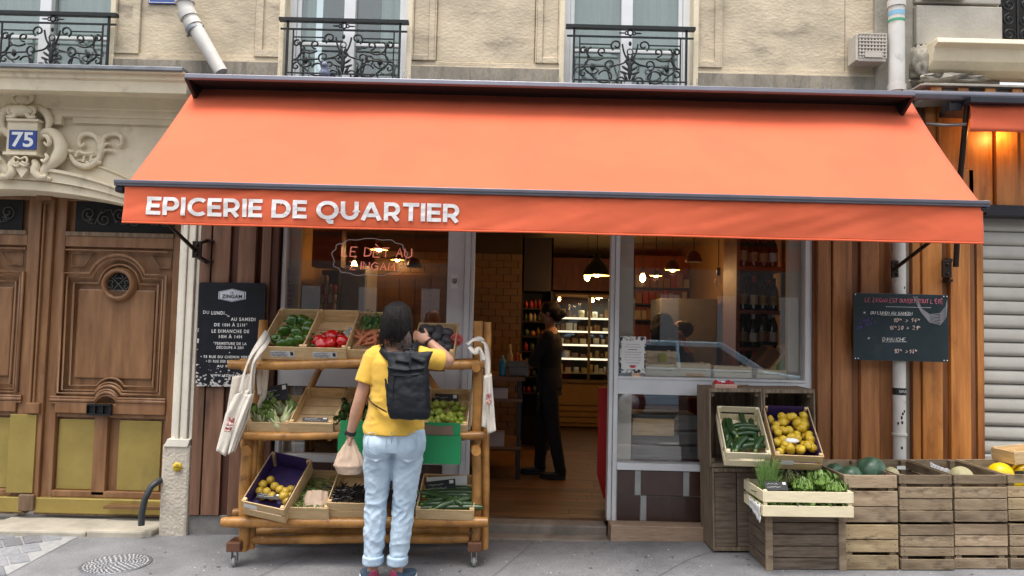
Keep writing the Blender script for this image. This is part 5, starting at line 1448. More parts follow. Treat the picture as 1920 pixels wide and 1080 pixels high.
bz = MB(); bz.box(-.1, .1, -.08, .08, 0, .1); simple('white_box', 'white cardboard box on the shelf under the counter', 'box', bz, mat('pinkish_white_card', (.45, .38, .36), .7, bump=0), (ax(933, 740, 1.6), 1.62, az(940, 748, 1.5)))
bz = MB(); bz.box(-.09, .09, -.08, .08, 0, .13); simple('white_box', 'pale box on the lowest shelf of the counter', 'box', bz, MATS['pinkish_white_card'], (ax(928, 830, 1.6), 1.62, az(940, 838, 1.5)))
# red panel by the right door post
rp0, rp1 = ax(1121, 830, .5), ax(1143, 830, .5)
mb = MB(); mb.prism([(-.0, az(1130, 727, .5)), (rp1 - rp0 + .05, az(1130, 725, .5)), (rp1 - rp0 + .05, az(1137, 935, .5)), (rp1 - rp0 - .04, az(1137, 935, .5)), (.0, az(1122, 890, .5))], 0, .03)
simple('folding_screen', 'bright red folded screen leaning behind the right door post', 'screen', mb, mat('red_paint', (.42, .008, .006), .5, var=.1, bump=0), (rp0, .5, 0))
# ---------------- pendants
m_shade = mat('black_lamp_shade', (.012, .011, .01), .35, .2, bump=0)
m_shin = mat('cream_shade_inside', (.7, .55, .3), .5, bump=0)
def pendant(px, py, Y, wpx, label, lit=4., dome=1.0, bulb=True, shape='cone'):
    """px, py: lower rim centre in the photograph"""
    p = at(px, py, Y); d_ = (Y + 5.7) / FPX; r = wpx / 2 * d_
    t = thing('pendant_lamp', label, 'lamp', (p.x, Y, p.z), group='pendant lamps in the shop')
    mb = MB().sh()
    if shape == 'cone': prof = [(r, 0), (r * .97, r * .12), (r * .75, r * .62), (r * .42, r * 1.05), (r * .22, r * 1.2), (r * .2, r * 1.6), (r * .05, r * 1.65)]
    elif shape == 'disc': prof = [(r, 0), (r * .9, r * .25), (r * .35, r * .5), (r * .2, r * .8), (.01, r * .85)]
    else: prof = [(r, 0), (r * .98, r * .3), (r * .8, r * .9), (r * .45, r * 1.3), (r * .12, r * 1.45)]
    mb.lathe(prof, n=28, cap=False); mb.build('lamp_shade', m_shade, t, solid=.004)
    mb = MB().sh(); mb.lathe([(a * .95, b - .003) for a, b in prof[:4]], n=28, cap=False); mb.build('lining', m_shin, t)
    mb = MB(); mb.tube([(0, 0, prof[-1][1]), (0, 0, IZ1 - p.z)], .004, 6).tube([(0, 0, IZ1 - p.z - .05), (0, 0, IZ1 - p.z)], .045, 12); mb.build('cord', m_shade, t)
    if bulb:
        mb = MB().sh(); mb.blob((0, 0, r * .12), min(.035, r * .4), 12, 8); mb.build('bulb', m_bulb, t)
        if lit: point('pendant_light', (0, 0, -.02), lit, (1, .58, .26), .04, t)
    return t
pendant(1119, 516, 1.6, 52, 'large black dome pendant lamp hanging in the open doorway', 14)
pendant(1230, 517, 2.6, 24, 'small lit pendant lamp, middle of three behind the right pane', 10, shape='disc')
pendant(1261, 506, 2.2, 28, 'lit cylindrical black pendant lamp seen behind the right pane', 10, shape='dome')
pendant(1301, 491, 1.4, 30, 'unlit black bell pendant lamp near the cream wall', 0, bulb=False, shape='dome')
pendant(711, 468, 2.4, 34, 'lit black pendant lamp behind the lettered left window', 9, shape='disc')
pendant(745, 487, 3.0, 28, 'lit pendant lamp just right of the lettered window outline', 0, shape='disc')
pendant(776, 501, 2.2, 26, 'dark bell pendant lamp near the grey post in the left window', 0, bulb=False, shape='dome')
def bare_bulb(px, py, Y, label, lit, on=True):
    p = at(px, py, Y); t = thing('hanging_bulb', label, 'lamp', (p.x, Y, p.z), group='bare hanging bulbs')
    mb = MB().sh(); mb.lathe([(.004, -.05), (.024, -.035), (.034, 0), (.022, .035), (.014, .05)], n=16); mb.build('bulb', m_bulb if on else m_glass, t)
    mb = MB().sh(); mb.tube([(0, 0, .05), (0, 0, .12)], .018, 10).tube([(0, 0, .12), (0, 0, IZ1 - p.z)], .004, 6); mb.build('cord', m_shade, t)
    if lit: point('bulb_light', (0, 0, -.08), lit, (1, .55, .22), .03, t)
bare_bulb(1205, 521, 2.8, 'glowing bare bulb left of the small lit pendants', 8)
bare_bulb(1101, 519, 2.9, 'glowing bare bulb under the big doorway pendant', 6)
bare_bulb(1347, 527, .9, 'clear unlit bulb on a red cord close to the right pane', 0, False)
bare_bulb(664, 498, 2.6, 'glowing orange bulb seen through the left window lettering', 6)
# ---------------- wine shelves on the right
wx0, wx1 = ax(1386, 560, .9), ax(1480, 560, .5)
ws = thing('wine_shelf', 'tall shelf unit full of dark wine bottles behind the right pane', 'shelf unit', (1.9, .9, IZ0))
WM = Matrix.Translation((-1.9, -.9, -IZ0))
m_shelfr = mat('reddish_shelf_wood', (.22, .07, .03), .5, var=.3, scale=2, stretch=(1, 8, 8), bump=.1)
wy0, wy1 = .75, 1.15
wxa, wxb = ax(1387, 580, wy0), 2.4
mb = MB(); mb.box(wxa - .03, wxa, wy0, wy1, IZ0, 2.5).box(wxa, wxb, wy1, wy1 + .02, IZ0, 2.6); mb.build('frame', m_shelfr, ws, M=WM)
shz = [az(1430, 500, wy0), az(1430, 582, wy0), az(1430, 652, wy0), az(1430, 720, wy0), az(1430, 800, wy0)]
m_bot = mat('dark_wine_glass', (.006, .010, .006), .12, var=.2, bump=0, spec=.8)
m_lab = [mat('wine_label_%s' % n_, c_, .7, bump=0) for n_, c_ in (('cream', (.5, .45, .33)), ('white', (.6, .6, .58)), ('tan', (.35, .24, .12)))]
bot = None; bots = []
for v_ in range(3):
    t = thing('wine_bottle', 'dark wine bottle with a pale label standing in the shelf unit', 'bottle', (0, 0, 0), group='wine bottles in the shelf unit')
    mb = MB().sh(); mb.lathe([(.034, 0), (.037, .005), (.037, .17), (.03, .2), (.014, .24), (.014, .295)], n=16); mb.build('glass', m_bot, t)
    mb = MB().sh(); mb.lathe([(.0375, .05), (.0375, .13)], n=16, cap=False); mb.build('label', m_lab[v_], t)
    mb = MB().sh(); mb.lathe([(.0148, .25), (.0152, .297), (.004, .298)], n=12); mb.build('capsule', [m_red, m_lab[1], m_black][v_], t)
    bots.append(t)
pr = random.Random(6); used = set()
for k, z in enumerate(shz):
    mb = MB(); mb.box(wxa, wxb, wy0, wy1, z - .03, z); mb.build('shelf', m_shelfr, ws, M=WM)
    x = wxa + .05; n_ = 0
    while x < wxb - .04:
        for yy in (wy0 + .06, wy0 + .17):
            v_ = pr.randrange(3)
            if v_ not in used: used.add(v_); b = bots[v_]
            else: b = copy_tree(bots[v_])
            s_ = pr.uniform(.9, 1.12)
            place(b, (x + pr.uniform(-.006, .006), yy, z), (0, 0, pr.uniform(0, 6)), sc=(1, 1, s_))
        x += .088
# things deeper in the right half: shelves, white cupboard, poster, branches
mb = MB(); mb.box(ax(1238, 600, 2.8), ax(1345, 600, 2.8), 2.8, 3.4, IZ0, az(1290, 560, 2.8)); simple('white_cupboard', 'pale cupboard standing behind the seated customers', 'cupboard', mb, mat('pale_cupboard', (.11, .115, .12), .5, bump=0), (0, 0, 0), bevel=.01)
mb = MB(); mb.box(ax(1190, 590, 4.6), ax(1290, 590, 4.6), 4.6, 4.9, IZ0, az(1240, 480, 4.6)); simple('red_shelf_unit', 'red backed shelf unit with packets deep in the shop', 'shelf unit', mb, m_redw, (0, 0, 0))
for k in range(3):
    z = az(1240, 540 + k * 30, 4.5); mb = MB(); mb.box(ax(1190, 590, 4.4), ax(1290, 590, 4.4), 4.4, 4.6, z - .02, z); simple('plank_shelf', 'dark plank shelf on the red unit', 'shelf', mb, m_dark, (0, 0, 0), 'shelves on the red unit')
    x = ax(1192, 590, 4.4)
    while x < ax(1286, 590, 4.4):
        w_ = pr.uniform(.05, .1); mb = MB(); mb.box(0, w_, 0, .06, 0, pr.uniform(.12, .2)); simple('packet', 'upright packet on the red shelf unit', 'packet', mb, pr.choice([MATS['pack_amber'], MATS['pack_cream'], MATS['pack_red'], MATS['pack_amber']]), (x, 4.45, z), 'packets on the red shelf unit'); x += w_ + .012
br = MB().sh(); pr = random.Random(12)
for k in range(26):
    x0_, z0_ = ax(1360, 650, 1.3) + pr.uniform(-.03, .05), IZ0 + .9
    x1_ = ax(pr.uniform(1340, 1400), 560, 1.3); z1_ = az(1370, pr.uniform(505, 620), 1.3)
    br.tube([(x0_, 1.3, z0_), ((x0_ + x1_) / 2 + pr.uniform(-.04, .04), 1.3 + pr.uniform(-.04, .04), (z0_ + z1_) / 2), (x1_, 1.3 + pr.uniform(-.06, .06), z1_)], [.006, .004, .002], 4)
tag(br.build('dried_branches', mat('pale_dry_branch', (.22, .14, .08), .8, bump=0)), 'tall bunch of pale dried branches beside the wine shelf', 'branches')
# left half behind the glass: shelves, poster, pale fridge
mb = MB(); mb.box(ax(585, 480, 1.8), ax(640, 480, 1.8), 1.8, 2.0, az(600, 500, 1.8), az(600, 430, 1.8)); simple('crate_shelf', 'reddish wall shelf at the top of the left window', 'shelf', mb, m_shelfr, (0, 0, 0))
mb = MB(); mb.box(ax(600, 600, 2.2), ax(632, 600, 2.2), 2.2, 2.5, IZ0, az(610, 507, 2.2)); simple('bottle_cabinet', 'dark cabinet of small goods behind the left pane', 'cabinet', mb, m_dark, (0, 0, 0))
for k in range(14):
    mb = MB().sh(); mb.lathe([(.022, 0), (.022, .08), (.012, .1)], n=10)
    simple('small_jar', 'small jar in the dark cabinet behind the left pane', 'jar', mb, [m_lab[0], m_lab[2], MATS['pack_red']][k % 3], (ax(603 + (k % 4) * 8, 560, 2.16), 2.16, az(610, 585 - 17 * (k // 4), 2.16)), 'jars in the dark cabinet')
mb = MB(); mb.box(ax(636, 600, 2.4), ax(686, 600, 2.4), 2.4, 3.0, IZ0, az(660, 498, 2.4)); mb.box(ax(638, 600, 2.4), ax(684, 600, 2.4), 2.37, 2.4, IZ0 + .1, az(660, 502, 2.4)); simple('tall_fridge', 'tall pale grey fridge behind the left pane', 'fridge', mb, mat('pale_grey_fridge', (.30, .31, .33), .35, bump=0), (0, 0, 0), bevel=.01)
mb = MB(); mb.box(ax(690, 590, 3.0), ax(840, 590, 3.0), 3.0, 3.15, IZ0, az(770, 515, 3.0))
for k in range(5): mb.box(ax(692 + k * 29, 590, 3.0), ax(718 + k * 29, 590, 3.0), 2.985, 3.0, IZ0 + .6, az(770, 520, 3.0))
simple('panelled_cabinet', 'low brown panelled cabinet across the back of the left window', 'cabinet', mb, mat('brown_panel', (.11, .05, .018), .4, var=.3, scale=2, stretch=(1, 8, 8), bump=.05), (0, 0, 0), bevel=.004)
# ---------------- crates in the window display (right)
def light_crate(W_, D_, H_, m, slots=0, name='crate', gap=.0, rails=2, th=.007, lip=True):
    """open-topped veneer crate: four walls of boards, corner battens, slatted floor. origin = centre of its underside"""
    parts = []
    fr_ = MB(); hw, hd = W_ / 2, D_ / 2
    bh = (H_ - gap * (rails - 1)) / rails
    for r_ in range(rails):
        z0 = r_ * (bh + gap); z1 = z0 + bh
        fr_.box(-hw, hw, -hd - th, -hd, z0, z1).box(-hw, hw, hd, hd + th, z0, z1)
        fr_.box(-hw - th, -hw, -hd - th, hd + th, z0, z1).box(hw, hw + th, -hd - th, hd + th, z0, z1)
    fl = MB(); n_ = 4
    for i in range(n_): a = -hd + D_ * i / n_; fl.box(-hw, hw, a + .006, a + D_ / n_ - .006, .0, .006)
    cb_ = MB()
    for sx in (-1, 1):
        for sy in (-1, 1):
            x_, y_ = sx * (hw - .011), sy * (hd - .011)
            cb_.box(x_ - .0105, x_ + .0105, y_ - .0105, y_ + .0105, .006, H_ + .006)
    return fr_, fl, cb_
def crate_thing(W_, D_, H_, m, label, loc, rot, gap=0, rails=2, group=None, cat='crate', name='vegetable_crate', liner=None, sticker=False, ends=False, th=.007):
    t = thing(name, label, cat, loc, group=group); t.rotation_euler = rot
    a, b, c = light_crate(W_, D_, H_, m, gap=gap, rails=rails, th=th)
    a.build('side_boards', m, t, bevel=.0015); b.build('floor_slats', m, t); c.build('corner_post', m, t)
    if liner:
        mb = MB(); e = .004; hw, hd = W_ / 2 - e, D_ / 2 - e
        mb.box(-hw, hw, hd - .001, hd, .01, H_ + .01).box(-hw, -hw + .001, -hd, hd, .01, H_ + .004).box(hw - .001, hw, -hd, hd, .01, H_ + .004).box(-hw, hw, -hd, hd, .008, .012)
        mb.build('paper_liner', liner, t)
    if sticker:
        mb = MB(); mb.box(-W_ * .28, W_ * .30, -D_ / 2 - th - .0012, -D_ / 2 - th - .0002, H_ * .22, H_ * .68); s_ = mb.build('sticker', mat('printed_label', (.52, .54, .58), .5, var=.3, scale=60, bump=0, col2=(.75, .76, .78)), t)
        mb = MB(); y_ = -D_ / 2 - th - .0025
        for q in range(3): scribble(mb, (-W_ * .25, y_, H_ * (.32 + q * .12)), (W_ * .1, y_, H_ * (.32 + q * .12)), .002, .0011, 16, seed=q)
        mb.box(W_ * .2, W_ * .27, y_ - .0005, y_ + .0005, H_ * .36, H_ * .62)
        mb.build('print', m_ink, s_)
    return t
zw = zt1 + .0
mb = MB(); mb.box(Q1, W1, .05, .72, zw - .04, zw - .002); st('window_shelf', mb, m_cntr)
for (a, b, z0, z1, Y_, lab) in ((1215, 1268, 676, 653, .31, 'pale crate with a yellow label, left in the window display'), (1212, 1265, 705, 683, .12, 'pale crate behind the printed notice in the window'), (1267, 1332, 703, 679, .14, 'wide pale crate in the middle of the window display'), (1341, 1409, 709, 689, .12, 'bright low crate right of the middle in the window display'), (1422, 1489, 713, 697, .12, 'flat pale crate at the right end of the window display')):
    xx0, xx1 = ax(a, z0, Y_), ax(b, z0, Y_); h_ = az(a, z1, Y_) - az(a, z0, Y_)
    crate_thing(xx1 - xx0, .22, max(h_, .06), m_cratew, lab, ((xx0 + xx1) / 2, Y_ + .13, (zw if Y_ < .3 else zw + .085)), (0, 0, 0), gap=.008, group='crates in the window display')
    if Y_ > .3:
        mb = MB(); mb.box(-.03, .03, -.14, -.1375, .02, .085); o = mb.build('sticker', mat('lime_label', (.42, .45, .04), .5, bump=0)); o.parent = bpy.context.scene.objects[-1] if False else [q for q in bpy.data.objects if q.get('label') == lab][0]
t = crate_thing(.30, .22, .10, m_crate, 'tilted pale crate with a green and white sticker propped against the wine shelf', (ax(1470, 672, .3), .35, az(1470, 695, .3) + .02), (0, R(-52), 0), group=None)
mb = MB(); mb.prism([(-.11, .02), (.1, .02), (.1, .08), (-.04, .08)], -.119, -.1175); mb.build('sticker', mat('green_label', (.25, .42, .12), .5, bump=0), t)
t = crate_thing(.26, .2, .10, m_cntr, 'darker wooden crate leaning behind the tilted crate', (ax(1438, 672, .5), .55, az(1440, 690, .5) + .02), (0, R(-48), 0))
# lower right window: stacked grey crates and a pale one
for k in range(3):
    z = az(1250, 862 - k * 28, .25)
    mb = MB(); a, b = ax(1186, 800, .25), ax(1308, 800, .25)
    mb.box(a, b, .25, .6, z, z + .105 if k < 2 else z + .12); mb.box(a + .02, b - .02, .24, .25, z + .01, z + .03).box(a + .02, b - .02, .24, .25, z + .075, z + .09)
    simple('plastic_crate', ['lowest grey crate stacked behind the lower pane', 'middle grey crate stacked behind the lower pane', 'upper grey crate stacked behind the lower pane'][k], 'crate', mb, mat('grey_plastic_crate', (.15, .15, .15), .6, var=.2, bump=.05), (0, 0, 0), 'grey crates behind the lower pane', bevel=.006)
mb = MB(); a, b = ax(1186, 800, .2), ax(1264, 800, .2); mb.box(a, b, .2, .235, az(1220, 817, .2), az(1220, 785, .2)); simple('pale_crate_end', 'pale wooden crate end on the stack behind the lower pane', 'crate', mb, m_crate, (0, 0, 0), bevel=.003)
mb = MB(); mb.box(ax(1186, 760, .9), 2.4, .9, .95, IZ0, az(1250, 745, .9)); simple('red_cupboard', 'dark red cupboard back behind the lower pane', 'cupboard', mb, mat('dim_red', (.25, .015, .02), .6, bump=0), (0, 0, 0))
# dark back under the left window shelf
mb = MB(); mb.box(W0, P0, .12, .6, zt0 - .05, zt0 + .02); st('window_shelf', mb, m_cntr)

# mirrored blue car, parked across the street
car = thing('parked_car', 'light blue hatchback parked across the street, mirrored in the right pane', 'car', (3.4, -8.6, G(3.4) - .13))
m_cblue = mat('pale_blue_car_paint', (.50, .74, .92), .35, 0, var=.03, bump=0, coat=.6)
m_cglass = mat('car_glass', (.02, .025, .03), .08, bump=0, spec=.8)
def carsec(pts, hw0, hw1, name, m, par=car, dy=0):
    # side profile pts (x,z) extruded across y, narrowing towards the roof
    zmin = min(p[1] for p in pts); zmax = max(p[1] for p in pts); mb = MB()
    n = len(pts)
    hw = lambda z: hw0 + (hw1 - hw0) * (z - zmin) / (zmax - zmin)
    vs = [(p[0], -hw(p[1]), p[1]) for p in pts] + [(p[0], hw(p[1]), p[1]) for p in pts]
    fs = [tuple(range(n)), tuple(range(2 * n - 1, n - 1, -1))] + [(i, i + n, (i + 1) % n + n, (i + 1) % n) for i in range(n)]
    mb.add(vs, fs); return mb.build(name, m, par, bevel=.03)
carsec([(-2.0, .28), (2.0, .28), (2.05, .6), (1.95, .85), (1.0, .95), (-1.9, .98), (-2.05, .8), (-2.05, .5)], .84, .80, 'body', m_cblue)
carsec([(1.15, .93), (.45, 1.36), (.1, 1.42), (-1.2, 1.42), (-1.55, 1.34), (-1.95, .95)], .80, .60, 'cabin_glass', m_cglass)
mb = MB().sh()
for s in (-1, 1):
    w1, w0 = .61, .81
    for (p, q) in (((1.15, .93), (.45, 1.38)), ((-1.95, .95), (-1.5, 1.38)), ((-.35, .93), (-.35, 1.42)),): mb.bar((p[0], s * w0, p[1]), (q[0], s * w1, q[1]), .05, .13)
    mb.bar((.48, s * w1, 1.385), (-1.52, s * w1, 1.40), .05, .09)
mb.box(-1.5, .45, -.60, .60, 1.405, 1.435); mb.build('roof', m_cblue, car, bevel=.012)
for (x, s) in ((1.25, -1), (1.25, 1), (-1.25, -1), (-1.25, 1)):
    mb = MB().sh(); mb.lathe([(.30, -.09), (.31, -.07), (.31, .07), (.30, .09)], n=28, M=Matrix.Translation((x, s * .76, .31)) @ Matrix.Rotation(R(90), 4, 'X')); wv = mb.build('wheel', m_rubber, car)
    mb = MB().sh(); mb.lathe([(.19, -.1), (.19, .1)], n=20, M=Matrix.Translation((x, s * .76, .31)) @ Matrix.Rotation(R(90), 4, 'X')); mb.build('rim', m_steel, wv)
mb = MB(); mb.box(-2.06, -2.03, .5, .75, .62, .76).box(-2.06, -2.03, -.75, -.5, .62, .76); mb.build('tail_light', m_red, car)
mb = MB(); mb.box(1.98, 2.05, .5, .75, .62, .74).box(1.98, 2.05, -.75, -.5, .62, .74); mb.build('headlight', m_white, car)
# ================================================================== PRODUCE (built once, then copied)
def ray(px, py):
    return (CROT @ Vector(((px - 960) / FPX, (540 - py) / FPX, -1))).normalized()
def Mof(loc, rot):
    from mathutils import Euler
    return Matrix.Translation(loc) @ Euler(rot).to_matrix().to_4x4()
def on_plane(M, px, py, h):
    """where the sight line through px, py meets the plane z = h of the frame M, in that frame"""
    Mi = M.inverted(); o = Mi @ CAM; d = Mi.to_3x3() @ ray(px, py)
    return o + d * ((h - o.z) / d.z)
prnd = random.Random(21)
m_stem = mat('green_stem', (.07, .16, .03), .6, var=.3, bump=.1)
def veg(name, label, cat, group, bld, m, extra=None):
    """first individual of a kind; extra = list of (part name, MB, material)"""
    if extra:
        t = thing(name, label, cat, (0, 0, -50), group=group); bld.build('body' if name not in ('carrot',) else 'root', m, t)
        for n_, b_, mm in extra: b_.build(n_, mm, t)
    else:
        t = bld.build(name, m); t.location = (0, 0, -50); tag(t, label, cat, group)
    t['_new'] = 1
    return t
def inside(q, W_, D_, r):
    return Vector((max(-W_ / 2 + r, min(W_ / 2 - r, q.x)), max(-D_ / 2 + r, min(D_ / 2 - r, q.y)), q.z))
def put(proto, M, s=1.):
    if proto.get('_new'): o = proto; del o['_new']
    else: o = copy_tree(proto)
    loc, rot, _ = M.decompose(); o.location = loc; o.rotation_mode = 'QUATERNION'; o.rotation_quaternion = rot
    o.scale = (s, s, s) if not isinstance(s, tuple) else s
    return o
def rrot(a=180, b=180, c=180):
    return Matrix.Rotation(R(prnd.uniform(-a, a)), 4, 'Z') @ Matrix.Rotation(R(prnd.uniform(-b, b)), 4, 'X') @ Matrix.Rotation(R(prnd.uniform(-c, c)), 4, 'Y')
def pepper_fn(p):
    a = math.atan2(p.y, p.x); rr = math.hypot(p.x, p.y)
    l = 1 + .13 * math.cos(3.2 * a + .4) * (1 - .3 * p.z)
    z = p.z * 1.0 - .32 * math.exp(-(rr / .35) ** 2) * (1 if p.z > 0 else -.6)
    k = 1.0 - .22 * max(0, -p.z)
    return (p.x * l * k, p.y * l * k, z)
def pepper(name, col, colname, label, group):
    mb = MB().sh().blob((0, 0, 0), (.041, .039, .048), 22, 16, fn=pepper_fn)
    stx = MB().sh().tube([(0, 0, .03), (.003, 0, .045), (.01, 0, .062)], [.011, .006, .007], 8)
    return veg(name, label, 'pepper', group, mb, mat(colname, col, .18, var=.25, scale=12, bump=.03, spec=.6, coat=.3), [('stem', stx, m_stem)])
def cgrn(name, label, group, L, r, colname, col, cat='courgette', bend=.12, col2=None):
    pts = [(L * (t / 10 - .5), bend * L * (1 - (2 * t / 10 - 1) ** 2), 0) for t in range(11)]
    rs = [r * (.55 if t == 0 else .85 if t == 1 else .75 if t == 10 else 1) for t in range(11)]
    mb = MB().sh().tube(pts, rs, 12).blob((pts[10][0], pts[10][1], 0), (r * .7, r * .74, r * .74), 10, 6)
    stx = MB().sh().tube([pts[0], (pts[0][0] - r * .9, pts[0][1] - r * .1, 0)], [r * .5, r * .42], 6)
    return veg(name, label, cat, group, mb, mat(colname, col, .3, var=.35, scale=30, stretch=(1, 6, 6), bump=.05, coat=.15, col2=col2), [('stalk', stx, mat('pale_stalk', (.22, .30, .08), .7, bump=.1))])
def ball(name, label, cat, group, r, colname, col, el=1.0, rough=.4, bump=.15, col2=None, tip=0., amp=.06, bscale=60):
    mb = MB().sh().blob((0, 0, 0), (r, r, r * el), 16, 12, amp=amp, fr=1.5, seed=r * 100, fn=(lambda p: (p.x * (1 - tip * abs(p.z) ** 4 * .5), p.y * (1 - tip * abs(p.z) ** 4 * .5), p.z * (1 + tip * (abs(p.z) > .95)))))
    return veg(name, label, cat, group, mb, mat(colname, col, rough, var=.25, scale=14, bump=bump, bscale=bscale, col2=col2))
def leaf_sheet(mb, L, Wd, curl, ruff, M, n=10, m_=6, seed=0., fq=24):
    def f(u, v):
        x = (v - .5) * Wd * (math.sin(PI * min(1, .12 + u * .88)) ** .6 + .1); ed = abs(v - .5) * 2
        z = curl * L * u * u + .25 * Wd * ed ** 2 + ruff * ed ** 2 * math.sin(u * fq + seed + (v > .5) * 2) + ruff * .9 * mnoise.noise(Vector((u * 9, v * 9, seed)))
        return (x, u * L, z)
    mb.grid(f, n, m_, M)
def card(name, label, px, py, wpx, hpx, Y, rz=0., lean=-20, roll=0., lines=2, group='black price cards', m=None):
    p = at(px, py, Y); d_ = (Y + 5.7) / FPX; w_, h_ = wpx * d_, hpx * d_
    t = thing(name, label, 'price card', p, group=group); t.rotation_euler = (R(lean), R(roll), rz)
    mb = MB(); mb.box(-w_ / 2, w_ / 2, -.001, .001, -h_ / 2, h_ / 2); mb.build('card', m or m_card, t)
    mb = MB()
    for k in range(lines):
        z = h_ * (.18 - .34 * k); scribble(mb, (-w_ * .4, -.003, z), (w_ * (.1 + .1 * k), -.003, z), h_ * .09, .0012, 16, seed=int(px) + k)
    mb.box(w_ * .3, w_ * .44, -.0025, -.0015, h_ * .15, h_ * .42)
    mb.build('writing', m_chalk, t)
    return t

# ================================================================== LOG RACK
rx0, ry0 = -1.04, -.45
rack = thing('display_rack', 'rustic three-shelf display rack of amber varnished logs on castor wheels', 'display rack', (rx0, ry0, G(rx0)), ry=-math.atan(.02))
RM = Mof((rx0, ry0, G(rx0)), (0, -math.atan(.02), 0)); RI = RM.inverted()
def RL(px, py, Y): return RI @ at(px, py, Y)
def log(name, pts, r, seed=0, parent=rack):
    P = [Vector(p) for p in pts]; L = (P[-1] - P[0]).length; n = max(4, int(L / .08)); path = []; rs = []
    for i in range(n + 1):
        t = i / n; q = P[0].lerp(P[-1], t); path.append(q + Vector((mnoise.noise(Vector((t * 3, seed, 0))), mnoise.noise(Vector((t * 3, seed, 5))), mnoise.noise(Vector((t * 3, seed, 9))))) * .012)
        rs.append(r * (1 + .16 * mnoise.noise(Vector((t * L * 5, seed, 3)))))
    rs[0] *= .93; rs[-1] *= .93
    mb = MB().sh().tube(path, rs, 14); return mb.build(name, m_log, parent)
FYr, BYr = -.80, -.28
for k, (y, xa_, xb_, r) in enumerate(((683, 429, 914, .031), (816, 449, 914, .027), (979, 416, 915, .034))):
    log('rail', (RL(xa_, y, FYr), RL(xb_, y, FYr)), r, k)
    log('rail', (RL(xa_ + 22, y - (4 if k < 2 else 18), BYr), RL(xb_ - 10, y - (4 if k < 2 else 18), BYr)), r * .9, k + 4)
    for q in (.1, .36, .62, .9):                     # shelf cross bars
        a, b = RL(xa_ + (xb_ - xa_) * q, y - 1, FYr), RL(xa_ + (xb_ - xa_) * q, y - 6, BYr)
        a.z -= .022; b.z = a.z + .01; log('cross_bar', (a, b), .02, k * 5 + q)
log('rail', (RL(460, 1011, -.70), RL(880, 1010, -.70)), .030, 12)
log('rail', (RL(470, 996, -.35), RL(880, 996, -.35)), .028, 13)
log('back_rail', (RL(505, 762, -.2), RL(880, 762, -.2)), .025, 14)
zt_ = lambda py, Y: RL(700, py, Y).z
for (px, Yp, top, r, sd_) in ((461, -.74, 808, .036, 1), (487, -.30, 600, .034, 2), (893, -.74, 602, .030, 3), (910, -.68, 604, .027, 4), (898, -.28, 640, .033, 5), (476, -.70, 700, .026, 8)):
    x = RL(px, 800, Yp).x; log('post', ((x, RL(px, 800, Yp).y, .09), (x + .01, RL(px, 800, Yp).y, RL(px, top, Yp).z)), r, sd_)
log('brace', (RL(545, 805, -.26), RL(600, 690, -.26)), .024, 21); log('brace', (RL(872, 805, -.26), RL(790, 690, -.26)), .024, 22)
for px in (461, 893):
    a, b = RL(px, 846, -.86), RL(px, 846, -.2); b.z = a.z; log('side_bar', (a, b), .033, px)
    a, b = RL(px, 690, -.86), RL(px, 690, -.2); a.z -= .0; b.z = a.z; log('side_bar', (a, b), .03, px + 1)
mfoot = mat('dark_foot_block', (.12, .05, .025), .5, var=.3, scale=5, bump=.2)
for (px, Y_) in ((440, -.78), (889, -.76), (505, -.28), (880, -.28)):
    p = RL(px, 1040, Y_); x, y = p.x, p.y
    mb = MB(); mb.box(x - .04, x + .05, y - .05, y + .1, .105, .165); fb = mb.build('foot_block', mfoot, rack, bevel=.006)
    mb = MB(); mb.box(x - .022, x + .022, y - .022, y + .022, .098, .104).box(x - .018, x - .015, y - .02, y + .02, .03, .1).box(x + .015, x + .018, y - .02, y + .02, .03, .1); mb.sh(); mb.tube([(x - .02, y, .034), (x + .02, y, .034)], .006, 8); ca = mb.build('castor_fork', m_steel, rack)
    mb = MB().sh(); mb.lathe([(.03, -.011), (.034, -.007), (.034, .007), (.03, .011)], n=20, M=Matrix.Translation((x, y, .034)) @ Matrix.Rotation(R(90), 4, 'Y')); mb.build('castor_wheel', mat('grey_castor_tyre', (.28, .28, .27), .5, bump=0), ca)

def tilted(Wd, Dp, H_, px, py, Y, tilt, label, m=m_crate, rz=0., roll=0., gap=.0, rails=1, **k):
    """crate whose front lower edge is centred at px, py on the plane Y, its back raised"""
    P = at(px, py, Y); rot = (R(tilt), R(roll), R(rz))
    M = Mof((0, 0, 0), rot); loc = P + M.to_3x3() @ Vector((0, Dp / 2, 0))
    t = crate_thing(Wd, Dp, H_, m, label, loc, rot, gap=gap, rails=rails, group=k.pop('group', 'light vegetable crates on the rack'), **k)
    return Mof(loc, rot), t
# ---- top shelf
gp_ = pepper('green_pepper', (.045, .115, .012), 'green_pepper_skin', 'glossy green pepper in the leftmost crate on the top shelf', 'green peppers in the crate')
rp_ = pepper('red_pepper', (.50, .008, .008), 'red_pepper_skin', 'glossy red pepper in the second crate on the top shelf', 'red peppers in the crate')
M1, _ = tilted(.272, .47, .098, 531, 673, -.80, 32, 'pale crate of green peppers, leftmost on the top shelf', sticker=True)
for (px, py, h) in ((549, 601, .07), (568, 600, .07), (589, 608, .065), (533, 620, .07), (558, 624, .09), (578, 618, .06), (519, 636, .07), (546, 642, .06), (566, 637, .09), (548, 610, .035), (585, 632, .05), (530, 645, .05)):
    put(gp_, M1 @ Matrix.Translation(inside(on_plane(M1, px, py, h), .272, .47, .04)) @ rrot(), prnd.uniform(.95, 1.12))
M2, _ = tilted(.272, .47, .098, 610, 675, -.80, 32, 'pale crate of red peppers, second on the top shelf', sticker=True)
